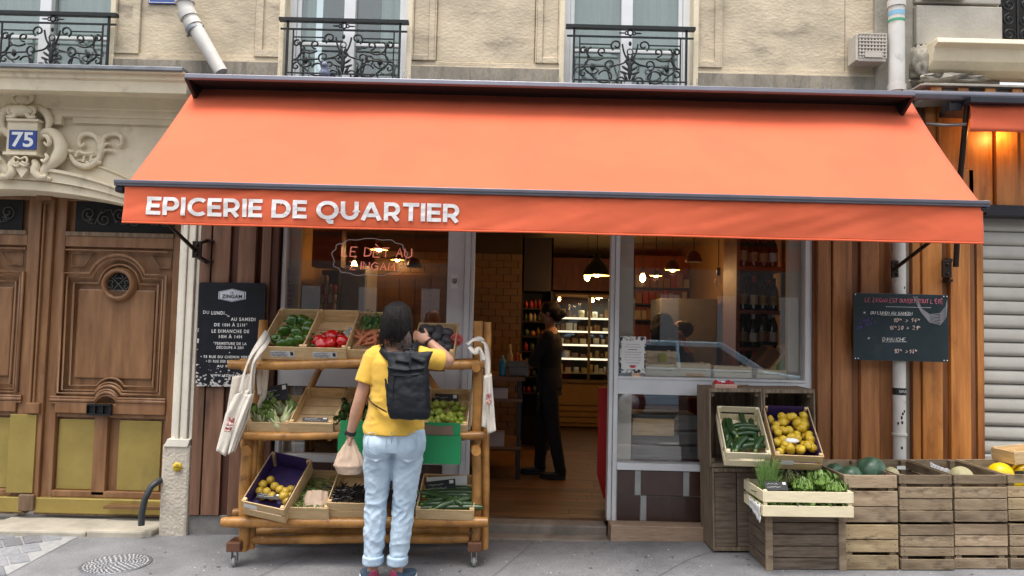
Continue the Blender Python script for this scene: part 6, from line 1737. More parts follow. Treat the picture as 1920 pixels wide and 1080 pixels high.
for (px, py, h) in ((622, 630, .08), (647, 641, .08), (621, 643, .08), (604, 645, .07), (636, 634, .04), (596, 640, .05), (655, 648, .05), (612, 634, .04)):
    put(rp_, M2 @ Matrix.Translation(inside(on_plane(M2, px, py, h), .272, .47, .04)) @ rrot(), prnd.uniform(.95, 1.12))
card('price_card', 'grey price slip standing among the red peppers', 651, 624, 9, 26, -.55, lean=-25, roll=35, lines=1, m=m_tileg)
M3, _ = tilted(.29, .47, .09, 694, 677, -.78, 32, 'pale crate of bunched carrots, third on the top shelf behind the shopper', gap=0)
mb = MB().sh().tube([(0, -.065, 0), (0, -.03, 0), (0, .02, 0), (0, .06, 0)], [.002, .009, .0125, .010], 10)
tp = MB().sh().tube([(0, .06, 0), (.003, .085, .004)], [.006, .004], 6)
ca_ = veg('carrot', 'slim orange carrot in the bunch on the top shelf', 'carrot', 'carrots in the crate', mb, mat('carrot_skin', (.50, .13, .05), .5, var=.2, scale=20, stretch=(1, 8, 1), bump=.15, col2=(.62, .24, .12)), [('stalk', tp, m_stem)])
for k in range(26):
    px, py = prnd.uniform(672, 722), prnd.uniform(618, 645)
    q = inside(on_plane(M3, px, py, prnd.uniform(.03, .08)), .29, .47, .05); put(ca_, M3 @ Matrix.Translation(q) @ Matrix.Rotation(R(prnd.uniform(-60, 20) if k % 3 else prnd.uniform(-90, 90)), 4, 'Z') @ Matrix.Rotation(R(prnd.uniform(-15, 15)), 4, 'X'), prnd.uniform(.85, 1.25))
m_tops = mat('feathery_carrot_tops', (.06, .15, .03), .7, var=.4, scale=20, bump=.1, isl=.35, col2=(.12, .25, .06))
mb = MB(); Mi = M3
for k in range(420):
    px, py = prnd.gauss(700, 11), prnd.gauss(604, 7)
    q = M3 @ on_plane(M3, px, py, prnd.uniform(.03, .10)); s = prnd.uniform(.006, .013)
    leaf_sheet(mb, s * 2.2, s, .2, .001, Matrix.Translation(q) @ rrot(), 2, 2)
tag(mb.build('carrot_leaves', m_tops), 'feathery green leaves over the carrot bunch', 'leaves', kind='stuff')
pbag = lambda px, py, Y, w_, h_, lab, grp=None, sd=0: None
M4, _ = tilted(.262, .40, .09, 812, 681, -.80, 27, 'pale crate of dark avocados, rightmost on the top shelf')
av_ = ball('avocado', 'dark rough avocado in the rightmost crate on the top shelf', 'avocado', 'avocados in the crate', .036, 'avocado_skin', (.035, .035, .038), 1.15, .55, .5, (.09, .085, .09), bscale=90)
for (px, py, h) in ((788, 616, .06), (806, 619, .09), (822, 619, .08), (838, 625, .07), (819, 632, .08), (837, 638, .07), (779, 629, .06), (800, 636, .07), (826, 648, .06), (786, 642, .05), (806, 651, .05), (840, 652, .05), (790, 655, .045), (772, 645, .05), (813, 608, .05), (797, 607, .04)):
    put(av_, M4 @ Matrix.Translation(inside(on_plane(M4, px, py, h), .262, .40, .034)) @ rrot(), prnd.uniform(.9, 1.1))
# ---- middle shelf
M5, _ = tilted(.262, .40, .075, 504, 811, -.79, 20, 'shallow pale tray of fennel and endives at the left of the middle shelf', m=m_crate)
m_fen = mat('pale_fennel', (.42, .50, .20), .5, var=.3, scale=8, bump=.1, col2=(.68, .70, .45)); m_fenl = mat('fennel_leaf_green', (.10, .19, .03), .6, var=.4, scale=10, bump=.2, isl=.3, col2=(.22, .30, .07))
bb = MB().sh().blob((0, 0, 0), (.03, .026, .035), 12, 8)
for q in range(6): bb.tube([(.012 * math.cos(q), .012 * math.sin(q), .01), (.03 * math.cos(q), .03 * math.sin(q), .07)], [.012, .004], 6)
lb_ = MB().sh()
for q in range(9): leaf_sheet(lb_, .085, .04, .25, .006, Matrix.Translation((0, 0, .02)) @ Matrix.Rotation(q * .7, 4, 'Z') @ Matrix.Rotation(R(55), 4, 'X'), 7, 4, seed=q)
fe_ = veg('endive', 'pale green endive with loose leaves on the middle shelf', 'endive', 'endives in the tray', bb, m_fen, [('leaves', lb_, m_fenl)])
for (px, py, h) in ((482, 786, .05), (500, 779, .06), (516, 788, .06), (535, 785, .06), (508, 768, .05), (527, 770, .05), (546, 772, .05), (492, 795, .04), (520, 797, .05)):
    put(fe_, M5 @ Matrix.Translation(on_plane(M5, px, py, h)) @ rrot(180, 60, 60), prnd.uniform(.9, 1.2))
M6, _ = tilted(.272, .42, .085, 585, 813, -.80, 27, 'empty pale slatted crate with a black card, second on the middle shelf')
card('price_card', 'black price card lying at the front of the empty crate', 591, 787, 48, 9, -.74, lean=-40)
M7, _ = tilted(.262, .42, .085, 668, 812, -.79, 27, 'pale crate of dark greens half hidden by the shopper', m=m_crate)
m_grn = mat('dark_leafy_green', (.025, .065, .012), .55, var=.4, scale=10, bump=.2, isl=.35, col2=(.07, .14, .03))
bb = MB().sh()
for q in range(10): leaf_sheet(bb, .06, .035, .4, .007, Matrix.Rotation(q * .66, 4, 'Z') @ Matrix.Rotation(R(35 + q * 3), 4, 'X'), 6, 4, seed=q)
gr_ = veg('leafy_green', 'small dark leafy green in the crate by the shopper', 'leafy green', 'dark greens in the crate', bb, m_grn)
for k in range(16): put(gr_, M7 @ Matrix.Translation(on_plane(M7, prnd.uniform(636, 700), prnd.uniform(755, 795), .05)) @ rrot(180, 40, 40), prnd.uniform(.9, 1.3))
M8, _ = tilted(.272, .42, .085, 836, 815, -.79, 27, 'pale crate of limes at the right of the middle shelf')
li_ = ball('lime', 'yellow green lime in the right crate of the middle shelf', 'lime', 'limes in the crate', .0245, 'lime_skin', (.17, .27, .02), 1.1, .35, .15, (.38, .42, .06), tip=.2)
for k in range(34):
    px, py = prnd.uniform(801, 872), prnd.uniform(756, 800)
    put(li_, M8 @ Matrix.Translation(inside(on_plane(M8, px, py, prnd.uniform(.03, .075)), .272, .42, .025)) @ rrot(), prnd.uniform(.85, 1.12))
card('price_card', 'black price card standing behind the limes', 834, 750, 50, 24, -.45, lean=-20)
card('price_card', 'large black price card tilted over the endives', 514, 738, 52, 30, -.60, lean=-18, roll=-12)
# green carton hanging under the lime crate
gc = thing('green_carton', 'wide bright green carton behind the shopper with brown paper tucked in', 'carton', at(747, 868, -.87))
gcM = gc.location.copy()
a_, b_ = at(632, 868, -.87) - gcM, at(863, 868, -.87) - gcM
m_gc = mat('bright_green_card', (.005, .20, .065), .55, var=.08, scale=4, bump=.04)
zt2, zm2 = at(863, 795, -.87).z - gcM.z, at(863, 818, -.87).z - gcM.z
mb = MB(); mb.box(a_.x, b_.x, 0, .004, .0, zm2).box(a_.x, b_.x, .012, .05, .0, .006).box(a_.x, a_.x + .004, .004, .05, 0, zm2).box(b_.x - .004, b_.x, .004, .05, 0, zm2); mb.build('front', m_gc, gc)
mb = MB(); mb.box(a_.x + .01, b_.x - .006, .012, .016, zm2 - .02, zt2 + .004); mb.build('flap', m_gc, gc)
mb = MB(); mb.prism([(b_.x - .24, zm2 + .002), (b_.x - .05, zm2 + .002), (b_.x - .055, zt2 - .012), (b_.x - .15, zt2 - .02), (b_.x - .235, zt2 - .008)][::-1], .009, .011); mb.build('brown_paper', mat('brown_paper', (.16, .11, .075), .8, bump=.2), gc)
# ---- bottom shelf
M9, _ = tilted(.272, .42, .13, 497, 971, -.84, 37, 'tilted pale crate of yellow fruit with purple paper, leftmost on the bottom shelf', rz=-6, roll=9, liner=m_purple, gap=.012, rails=2)
ye_ = ball('yellow_plum', 'round yellow plum in the purple-lined crate on the bottom shelf', 'plum', 'yellow plums in the crate', .030, 'yellow_fruit_skin', (.50, .30, .02), 1.0, .4, .05, (.62, .42, .05))
for (px, py, h) in ((507, 900, .07), (490, 908, .06), (515, 912, .075), (484, 920, .05), (500, 922, .07), (525, 918, .07), (535, 922, .06), (545, 918, .05), (532, 930, .08), (547, 932, .05), (510, 930, .06), (492, 930, .05), (538, 940, .06)):
    put(ye_, M9 @ Matrix.Translation(inside(on_plane(M9, px, py, h), .272, .42, .03)) @ rrot(), prnd.uniform(.9, 1.1))
card('price_card', 'black price card lying on the yellow plums', 504, 930, 44, 12, -.80, lean=-50, roll=4)
mb = MB(); 
o9 = thing('crate_sticker', 'small white oval sticker on the plum crate', 'sticker', (0, 0, 0)); bpy.data.objects.remove(o9)
mb.box(-.13, -.04, -.2185, -.2175, .075, .11); sk = mb.build('sticker', m_paper, _)
M10, _ = tilted(.272, .42, .085, 576, 972, -.82, 22, 'pale crate of green beans, second on the bottom shelf')
m_bean = mat('green_bean', (.12, .19, .035), .5, var=.35, scale=10, bump=.1, isl=.35, col2=(.25, .32, .09))
mb = MB().sh()
for k in range(300):
    q = on_plane(M10, prnd.uniform(552, 622), prnd.uniform(898, 955), prnd.uniform(.02, .07)); a = R(prnd.uniform(-70, 70)); L = prnd.uniform(.05, .075)
    d_ = Vector((math.cos(a), math.sin(a), prnd.uniform(-.15, .15))) * L; hump = Vector((0, 0, prnd.uniform(.002, .01)))
    mb.tube([M10 @ (q - d_ * .5), M10 @ (q + hump), M10 @ (q + d_ * .5)], [.0018, .0034, .0018], 5)
tag(mb.build('green_beans', m_bean), 'loose heap of thin green beans in the bottom shelf crate', 'green beans', kind='stuff')
def paper_bag(name, label, px, py, Y, wpx, hpx, m, lean=0, seed=1., knot=False, roll=0.):
    d_ = (Y + 5.7) / FPX; w_, h_ = wpx * d_ / 2, hpx * d_
    P = at(px, py, Y)
    def f(u, v):
        a = 2 * PI * u; t = v
        rr = (.85 + .15 * math.sin(PI * t))
        if knot: rr = (.80 + .9 * t) if t < .2 else .98 * (1 - ((t - .2) / .8) ** 1.25) + .14 + (.10 * ((t - .85) / .15) if t > .85 else 0)
        fold = 1 + (.16 if knot else .10) * math.sin(a * 9 + seed + 2 * t) * (t ** .8) + (.16 if knot else .08) * mnoise.noise(Vector((math.cos(a) * 2.2, math.sin(a) * 2.2, t * 4 + seed)))
        return (w_ * rr * fold * math.cos(a), w_ * .55 * rr * fold * math.sin(a), h_ * t + .004 * mnoise.noise(Vector((u * 9, t * 9, seed))))
    mb = MB().sh(); mb.grid(f, 48, 22)
    mb.grid(lambda u, v: (lambda q: (q[0] * v, q[1] * v, q[2] * v - .0))(f(u, 0)), 48, 3)
    o = mb.build(name, m); o.location = P; o.rotation_euler = (R(lean), R(roll), 0); return tag(o, label, 'paper bag')
m_kraft = mat('pinkish_kraft_paper', (.52, .38, .28), .8, var=.18, scale=9, bump=.5, bscale=18)
paper_bag('paper_bag', 'crumpled pinkish paper bag lying on the green beans', 590, 956, -.78, 46, 34, m_kraft, lean=-35, seed=4.)
M11, _ = tilted(.262, .42, .12, 655, 971, -.80, 25, 'pale crate of black beans beside the green beans', gap=.012, rails=2)
m_blk = mat('black_bean_pod', (.012, .011, .014), .3, var=.5, scale=10, bump=.1, isl=.5, coat=.2)
mb = MB().sh()
for k in range(150):
    q = on_plane(M11, prnd.uniform(622, 700), prnd.uniform(910, 940), prnd.uniform(.05, .10)); a = R(prnd.uniform(-90, 90)); L = prnd.uniform(.06, .1)
    d_ = Vector((math.cos(a), math.sin(a), prnd.uniform(-.15, .15))) * L
    mb.tube([M11 @ (q - d_ * .5), M11 @ (q + Vector((0, 0, .006))), M11 @ (q + d_ * .5)], [.003, .006, .003], 5)
tag(mb.build('black_beans', m_blk), 'dark glossy bean pods heaped in the crate behind the shopper', 'bean pods', kind='stuff')
M12, _ = tilted(.36, .42, .07, 834, 973, -.82, 20, 'wide pale crate of cucumbers at the right of the bottom shelf')
cu_ = cgrn('cucumber', 'long dark green cucumber on the bottom shelf', 'cucumbers in the crate', .30, .021, 'cucumber_skin', (.02, .055, .015), 'cucumber', .05, (.06, .12, .035))
for (px, py, h, a) in ((842, 918, .04, 6), (848, 925, .05, 2), (838, 930, .06, 4), (850, 934, .05, 8), (826, 934, .07, -24), (845, 940, .05, 6), (832, 946, .05, 2), (855, 944, .06, 28), (850, 950, .045, 12), (822, 948, .04, -6), (812, 952, .04, 10), (862, 952, .05, 4)):
    put(cu_, M12 @ Matrix.Translation(on_plane(M12, px, py, h)) @ Matrix.Rotation(R(a), 4, 'Z') @ Matrix.Rotation(R(prnd.uniform(-60, 60)), 4, 'X'), prnd.uniform(.9, 1.05))
t = card('price_card', 'black price card against white paper behind the cucumbers', 826, 912, 56, 22, -.58, lean=-15, roll=-8)
mb = MB(); p = at(838, 910, -.5); mb.box(-.14, .14, 0, .002, -.06, .06); o = mb.build('white_paper_sheet', m_paper); o.location = p; o.rotation_euler = (R(-15), R(-4), 0); tag(o, 'white paper sheet standing behind the cucumber crate card', 'paper')
_pp = card('price_card', 'black and white card lying in the black bean crate', 655, 932, 50, 8, -.62, lean=-45)

# ---- cotton tote bags hanging from the rack
def cloth(mb, L, Rr, Y, dy=.02, seed=0., nu=10, nv=26, org=None, bulge=.012):
    """sheet between two edge lines given in photo pixels"""
    def pt(E, t):
        k = t * (len(E) - 1); i = min(int(k), len(E) - 2); f = k - i
        return (E[i][0] + (E[i + 1][0] - E[i][0]) * f, E[i][1] + (E[i + 1][1] - E[i][1]) * f)
    def fn(u, v):
        a, b = pt(L, v), pt(Rr, v); px, py = a[0] + (b[0] - a[0]) * u, a[1] + (b[1] - a[1]) * u
        y = Y - bulge * math.sin(PI * u) - dy * math.sin(u * 9 + seed + v * 2) * .35 + .012 * mnoise.noise(Vector((u * 2.5 + seed, v * 3, seed)))
        p = at(px, py, y)
        return p - org if org else p
    mb.grid(fn, nu, nv)
def tote(label, Y, panels, straps, m, logo=None, folds=None):
    org = at(panels[0][0][0][0], panels[0][0][0][1], Y)
    t = thing('tote_bag', label, 'tote bag', org)
    mb = MB().sh()
    for i, (L, Rr) in enumerate(panels): cloth(mb, L, Rr, Y - .022 * i, seed=i * 3 + Y, org=org)
    mb.build('bag', m, t, solid=.0022)
    for pts in straps:
        mb = MB().sh(); P = [at(a, b, c) - org for a, b, c in pts]
        # ribbon
        out = []
        for i in range(len(P) - 1):
            p0, p1, p2, p3 = [P[max(0, min(len(P) - 1, i + d))] for d in (-1, 0, 1, 2)]
            for s in range(5):
                q = s / 5; out.append(.5 * ((2 * p1) + (p2 - p0) * q + (2 * p0 - 5 * p1 + 4 * p2 - p3) * q * q + (3 * p1 - p0 - 3 * p2 + p3) * q ** 3))
        out.append(P[-1])
        vs = []; fs = []
        for i, p in enumerate(out):
            tn = (out[min(i + 1, len(out) - 1)] - out[max(i - 1, 0)]).normalized(); sdv = (Matrix.Rotation(.9 * math.sin(i * .22 + len(P)), 3, tn) @ tn.cross(Vector((0, -1, .3))).normalized()) * .019
            vs += [p - sdv, p + Vector((0, -.004, 0)), p + sdv]
        for i in range(len(out) - 1): fs += [(3 * i, 3 * i + 1, 3 * i + 4, 3 * i + 3), (3 * i + 1, 3 * i + 2, 3 * i + 5, 3 * i + 4)]
        mb.add(vs, fs); mb.build('strap', m, t, solid=.0018)
    if logo:
        for (L, Rr, yy) in logo:
            mb = MB().sh(); cloth(mb, L, Rr, yy, org=org, nu=6, nv=6, seed=1, dy=0); mb.build('printed_logo', mat('faded_red_print', (.62, .16, .14), .9, var=.5, scale=70, bump=0, col2=(.75, .55, .5), fac=(.45, .6)), t)
    return t
tote('tan cotton tote bag at the back of the left bunch', -.84, [([(436, 706), (425, 772), (409, 846)], [(472, 700), (458, 780), (436, 850)])], [], m_canvas)
tote('beige tote bag hanging inside the left rack post', -.70, [([(464, 688), (462, 740), (466, 792)], [(506, 684), (500, 740), (484, 786)])], [[(490, 640, -.72), (486, 700, -.73), (488, 740, -.74)]], m_canvas)
wt = tote('white tote bag with faded red print in the left bunch', -.92, [([(440, 740), (423, 776), (405, 845)], [(468, 730), (452, 785), (423, 856)]), ([(461, 740), (438, 800), (427, 853)], [(476, 738), (455, 798), (436, 847)])],
     [[(501, 622, -.72), (489, 640, -.86), (470, 668, -.92), (458, 700, -.93), (452, 738, -.92)], [(506, 630, -.72), (494, 650, -.88), (476, 676, -.93), (470, 706, -.93), (466, 742, -.92)]], m_canvasw,
     logo=[([(427, 782), (424, 798)], [(441, 784), (438, 799)], -.955), ([(423, 800), (420, 809)], [(436, 801), (433, 810)], -.955)])
tote('creased tan tote bag folded beside the white one, left bunch', -.88, [([(466, 742), (452, 800), (436, 846)], [(478, 732), (464, 790), (440, 848)])], [[(498, 628, -.72), (482, 655, -.87), (474, 690, -.9), (473, 736, -.88)]], m_canvas)
tote('white tote bag with red hexagonal print on the right rack post', -.86, [([(907, 704), (905, 760), (903, 800)], [(921, 700), (927, 770), (929, 806)]), ([(908, 706), (912, 760), (914, 814)], [(922, 702), (926, 766), (930, 808)])],
     [[(905, 640, -.80), (912, 650, -.83), (914, 680, -.84), (914, 704, -.86)], [(876, 646, -.86), (886, 638, -.85), (898, 636, -.82), (905, 640, -.80)], [(880, 650, -.87), (890, 660, -.88), (898, 655, -.86), (903, 664, -.87), (906, 676, -.87)]], m_canvasw,
     logo=[([(911, 739), (912, 757)], [(921, 737), (922, 759)], -.905)])
tote('beige tote bag tucked behind the right rack post', -.70, [([(888, 690), (884, 760), (880, 800)], [(905, 690), (902, 760), (898, 806)])], [], m_canvas)
# red round label by the avocados
rl_ = thing('round_label', 'round red and white label standing right of the avocado crate', 'label', at(856, 637, -.6)); 
mb = MB().sh(); mb.lathe([(.045, 0), (.045, .003)], n=28, M=Matrix.Rotation(R(90), 4, 'X')); mb.build('disc', m_red, rl_)
mb = MB().sh(); mb.tube(spiral(0, 0, .038, .038, 0, 2 * PI, 30, y=-.004), .0012, 4); scribble(mb, (-.025, -.0045, 0), (.025, -.0045, 0), .012, .0015, 10); mb.build('print', m_paper, rl_)
# ================================================================== RIGHT-HAND CRATES
def apple_crate(label, X0, X1, Y0, Y1, Z0, Z1, m=m_apple, group=None, gaps=(0,), name='apple_crate', nb=4, upright=False, rz=0., mv=None, seed=0, post_front=True, closed=False):
    """big slatted wooden crate; open on top, or (upright) standing on its end and open to the front"""
    t = thing(name, label, 'crate', ((X0 + X1) / 2, (Y0 + Y1) / 2, Z0), group=group, ry=-math.atan(.02)); t.rotation_euler.z = rz
    w_, d_, h_ = (X1 - X0) / 2, (Y1 - Y0) / 2, Z1 - Z0
    rr = random.Random(seed); th = .012
    mv = mv or m
    if not upright:
        bh = h_ / nb
        fr_ = MB(); sd = MB(); bk = MB()
        for i in range(nb):
            z0, z1 = i * bh + (.018 if i in gaps else .004), (i + 1) * bh - .002
            o1 = rr.uniform(-.004, .003)
            fr_.box(-w_, w_, -d_ + o1, -d_ + th + o1, z0, z1)
            bk.box(-w_, w_, d_ - th, d_, z0, z1)
            for s in (-1, 1): sd.box(min(s * w_, s * (w_ - th)), max(s * w_, s * (w_ - th)), -d_ + th + .001, d_ - th - .001, z0, z1)
        fr_.build('front_boards', m, t, bevel=.003); bk.build('back_boards', m, t, bevel=.003); sd.build('end_boards', m, t, bevel=.003)
        ps = MB()
        for sx in (-1, 1):
            for sy in (-1, 1):
                x, y = sx * (w_ - th - .02), sy * (d_ - th - .02); ps.box(x - .0195, x + .0195, y - .0195, y + .0195, .004, h_ - .004)
        ps.build('corner_post', mv, t, bevel=.002)
        fl = MB()
        for i in range(4): a = -d_ + .015 + (2 * d_ - .03) * i / 4; fl.box(-w_ + .014, w_ - .014, a, a + (2 * d_ - .03) / 4 - .008, .0035, .014)
        fl.build('floor_boards', m, t)
        nl = MB().sh()
        for i in range(nb):
            for s in (-1, 1):
                for q in (.28, .7): nl.blob((s * (w_ - .022), -d_ - .001, (i + q) * bh), (.0028, .002, .0028), 6, 4)
        nl.build('nail', m_iron, t)
    else:
        sd = MB(); n_ = 2
        for s in (-1, 1):
            for i in range(3):
                a = -d_ + (2 * d_) * i / 3; sd.box(min(s * w_, s * (w_ - th)), max(s * w_, s * (w_ - th)), a + .002, a + 2 * d_ / 3 - .003, 0, h_)
        sd.build('side_boards', m_applev, t, bevel=.003)
        en = MB()
        for z0 in (0, h_ - .03):
            en.box(-w_ + th + .001, w_ - th - .001, -d_ + .002, d_ - .002, z0 + .002, z0 + .028)
        en.build('end_boards', m, t, bevel=.003)
        bk = MB()
        for i in range(3): a = -w_ + th + (2 * w_ - 2 * th) * i / 3; bk.box(a + .003, a + (2 * w_ - 2 * th) / 3 - .003, d_ - .014, d_ - .003, .03, h_ - .03)
        bk.build('back_boards', m_applev, t)
        if closed:
            cf = MB(); q_ = (2 * w_ - 2 * th) / 2
            for i in range(2): a = -w_ + th + q_ * i; cf.box(a + .003, a + q_ - .004, -d_ + .012, -d_ + .024, .031, h_ - .031)
            cf.build('front_boards', m_appled, t, bevel=.003)
        ps = MB()
        for s in (-1, 1):
            for z0 in (.03, h_ - .06): ps.box(min(s * (w_ - th - .001), s * (w_ - th - .03)), max(s * (w_ - th - .001), s * (w_ - th - .03)), -d_ + .034, d_ - .03, z0 + .001, z0 + .03)
        ps.build('batten', m_applev, t)
    return t
g0 = G(2.7)
A0, A1 = -.81, -.23
u = 2.190; wv = .344; pit = .3615
zr1, zr2 = G(2.2) + .302, G(2.2) + .612
cr_low = ['brown slatted crate at ground level, first right of the dark box', 'grey-brown darker crate at ground level, second in the row', 'weathered crate at ground level, third in the row', 'crate at ground level cut by the photo edge']
cr_top = ['upper slatted crate holding watermelons in the long row', 'upper slatted crate with a pale melon, right of the watermelons', 'upper slatted crate with newspaper and a melon', 'upper slatted crate of bright yellow melons at the photo edge']
for i in range(5):
    x0 = u + pit * i; gz = .02 * (pit * i)
    if i < 4 or True:
        apple_crate(cr_low[min(i, 3)] if i < 4 else 'crate at ground level beyond the edge', x0, x0 + wv, A0 + .014 * i - .01 * (i % 2), A1 + .014 * i, G(x0 + .18), G(x0 + .18) + .292, (m_apple2, m_apple3, m_apple, m_apple3, m_apple)[i], group='crates in the lower row', gaps=(1,) if i != 0 else (1,), nb=(3, 4, 4, 4, 4)[i], seed=i)
        apple_crate(cr_top[min(i, 3)] if i < 4 else 'upper crate beyond the edge', x0 - .004, x0 + wv - .006, A0 + .014 * i - .004 * (i % 3), A1 + .014 * i, G(x0 + .18) + .302, G(x0 + .18) + .608, (m_apple, m_apple3, m_apple3, m_apple2, m_apple)[i], group='crates in the upper row', gaps=(2,) if i == 0 else (3,), nb=(3, 4, 4, 4, 4)[i], seed=i + 7)
topz = lambda x: G(x) + .608
# melons
m_wm = mat('watermelon_rind', (.025, .085, .045), .35, var=.4, scale=5, stretch=(3, 3, 1), bump=.04, col2=(.13, .24, .15), coat=.1)
m_ml = mat('melon_rind', (.42, .38, .18), .6, var=.2, scale=12, bump=.3, col2=(.58, .52, .32))
m_ym = mat('yellow_melon_rind', (.78, .52, .0), .4, var=.1, scale=8, bump=.05)
def melon(name, label, group, px, py, Y, wpx, hpx, m, amp=.02, rot=0., stem=True):
    d_ = (Y + 5.7) / FPX; P = at(px, py, Y); rx_, rz_ = wpx / 2 * d_, hpx / 2 * d_
    t = thing(name, label, 'melon', P, group=group); t.rotation_euler = (0, rot, .3)
    mb = MB().sh().blob((0, 0, 0), (rx_, rx_ * .92, rz_), 24, 18, amp=amp); mb.build('rind', m, t)
    mb = MB().sh().tube([(rx_ * .96, 0, 0), (rx_ * 1.06, .005, .006)], [.006, .004], 6); mb.build('stalk', m_stem, t)
melon('watermelon', 'large dark green watermelon standing proud in the first row crate', 'watermelons', 1634, 884, -.55, 56, 54, m_wm, rot=.3)
melon('watermelon', 'half sunken watermelon left of the large one', 'watermelons', 1596, 892, -.55, 44, 38, m_wm)
melon('watermelon', 'watermelon in the back corner of the first row crate', 'watermelons', 1566, 884, -.38, 36, 30, m_wm)
melon('melon', 'pale melon beside the large watermelon', 'pale melons', 1671, 890, -.55, 30, 28, m_ml)
melon('melon', 'pale ribbed melon in the newspaper crate', 'pale melons', 1802, 893, -.55, 42, 36, m_ml)
melon('yellow_melon', 'bright yellow melon, left one of the pair at the edge', 'yellow melons', 1876, 888, -.55, 46, 40, m_ym)
melon('yellow_melon', 'bright yellow melon behind the dark card at the photo edge', 'yellow melons', 1918, 888, -.5, 44, 38, m_ym)
melon('yellow_melon', 'yellow melon deep in the last crate', 'yellow melons', 1902, 905, -.6, 36, 30, m_ym)
mb = MB().sh(); P = at(1767, 877, -.45)
mb.grid(lambda u_, v_: (P.x - .07 + .14 * u_, P.y + .03 * v_ + .01 * math.sin(u_ * 9), P.z - .05 + .08 * v_ + .012 * mnoise.noise(Vector((u_ * 5, v_ * 5, 0))) - .05 * u_), 12, 8)
tag(mb.build('newspaper', mat('printed_newspaper', (.35, .35, .38), .8, var=.6, scale=70, bump=0, col2=(.62, .62, .64)), solid=.002), 'crumpled printed newspaper sheet in the third upper crate', 'newspaper')
P = at(1690, 877, -.38); mb = MB(); mb.box(-.03, .03, 0, .002, -.012, .012); o = mb.build('paper_slip', m_paper); o.location = P; tag(o, 'small white paper slip inside the second upper crate', 'paper')
cx = at(1911, 886, -.78); mb = MB(); mb.box(-.03, .03, -.002, .002, -.01, .01); o = mb.build('price_card', m_card); o.location = cx; tag(o, 'dark card on the yellow melons at the photo edge', 'price card')
crate_thing(.3, .2, .085, m_crate, 'pale crate end resting on the yellow melon crate', (ax(1898, 860, -.6) + .15, -.5, az(1898, 866, -.6)), (0, R(-6), .1), gap=0, rails=1)

# ---- upright crates against the wall
ux0 = ax(1331, 880, -.45)
B0, B1 = -.45, -.10
zl0, zl1 = G(1.6) + .012, G(1.6) + .582
apple_crate('upright boarded crate at ground level left of the lettuce stand', ux0 + .03, ux0 + .37, B0, B1, zl0, zl1, m_applev, group='upright crates', upright=True, seed=1, closed=True)
apple_crate('upright crate at ground level hidden behind the lettuces', ux0 + .385, ux0 + .725, B0, B1, zl0, zl1, m_applev, group='upright crates', upright=True, seed=2)
apple_crate('upright crate holding the courgettes, upper left', ux0, ux0 + .375, B0, B1, zl1 + .002, zl1 + .552, m_applev, group='upright crates', upright=True, seed=3)
apple_crate('upright crate holding the lemons, upper right', ux0 + .38, ux0 + .742, B0, B1, zl1 + .004, zl1 + .554, m_applev, group='upright crates', upright=True, seed=4)
M13, _ = tilted(.275, .44, .12, 1399, 873, -.70, 36, 'pale slatted crate of courgettes tipped out of the upright crate', m=m_cratew, gap=.02, rails=2, group='light crates tipped forward', rz=-6)
co_ = cgrn('courgette', 'dark glossy courgette in the tipped crate', 'courgettes in the crate', .15, .022, 'courgette_skin', (.012, .042, .010), bend=.08, col2=(.035, .09, .025))
for (px, py, h, a) in ((1360, 800, .05, 80), (1366, 812, .06, 75), (1374, 802, .08, 100), (1372, 825, .05, 85), (1396, 788, .05, 100), (1393, 800, .07, 5), (1402, 806, .08, 0), (1398, 815, .06, 10), (1390, 832, .09, 55), (1382, 838, .07, 60), (1410, 838, .06, 10), (1428, 832, .08, 60), (1420, 815, .06, 85), (1413, 800, .05, 95), (1362, 836, .04, 70), (1400, 842, .05, 15), (1405, 826, .05, -10)):
    put(co_, M13 @ Matrix.Translation(inside(on_plane(M13, px, py, h), .275, .44, .04)) @ Matrix.Rotation(R(a), 4, 'Z') @ Matrix.Rotation(R(prnd.uniform(-60, 60)), 4, 'X'), prnd.uniform(.85, 1.1))
M14, _ = tilted(.292, .45, .13, 1493, 879, -.72, 38, 'pale crate of lemons with purple lining tipped forward', m=m_crate, gap=.014, rails=2, group='light crates tipped forward', liner=m_purple, rz=-6)
le_ = ball('lemon', 'ripe yellow lemon in the purple-lined crate', 'lemon', 'lemons in the crate', .0285, 'lemon_skin', (.64, .38, .015), 1.08, .4, .2, (.80, .58, .05), tip=.12)
for k in range(44):
    px = 1447 + 13.5 * (k % 6) + prnd.uniform(-7, 7) + 3 * (k // 6); py = 785 + 9 * (k // 6) + prnd.uniform(-5, 5)
    put(le_, M14 @ Matrix.Translation(inside(on_plane(M14, px, py, prnd.uniform(.05, .105)), .292, .45, .03)) @ rrot(), prnd.uniform(.9, 1.1))
mb = MB().sh().blob((0, 0, 0), (.045, .02, .012), 14, 8, amp=.3); o = mb.build('paper_wrap', m_paper); o.matrix_world = M14 @ Matrix.Translation(on_plane(M14, 1485, 826, .125)); tag(o, 'white tissue scrap lying on the lemons', 'tissue')
mb = MB(); mb.box(-.11, -.03, -.2345, -.2335, .045, .085); mb.build('sticker', m_paper, _)
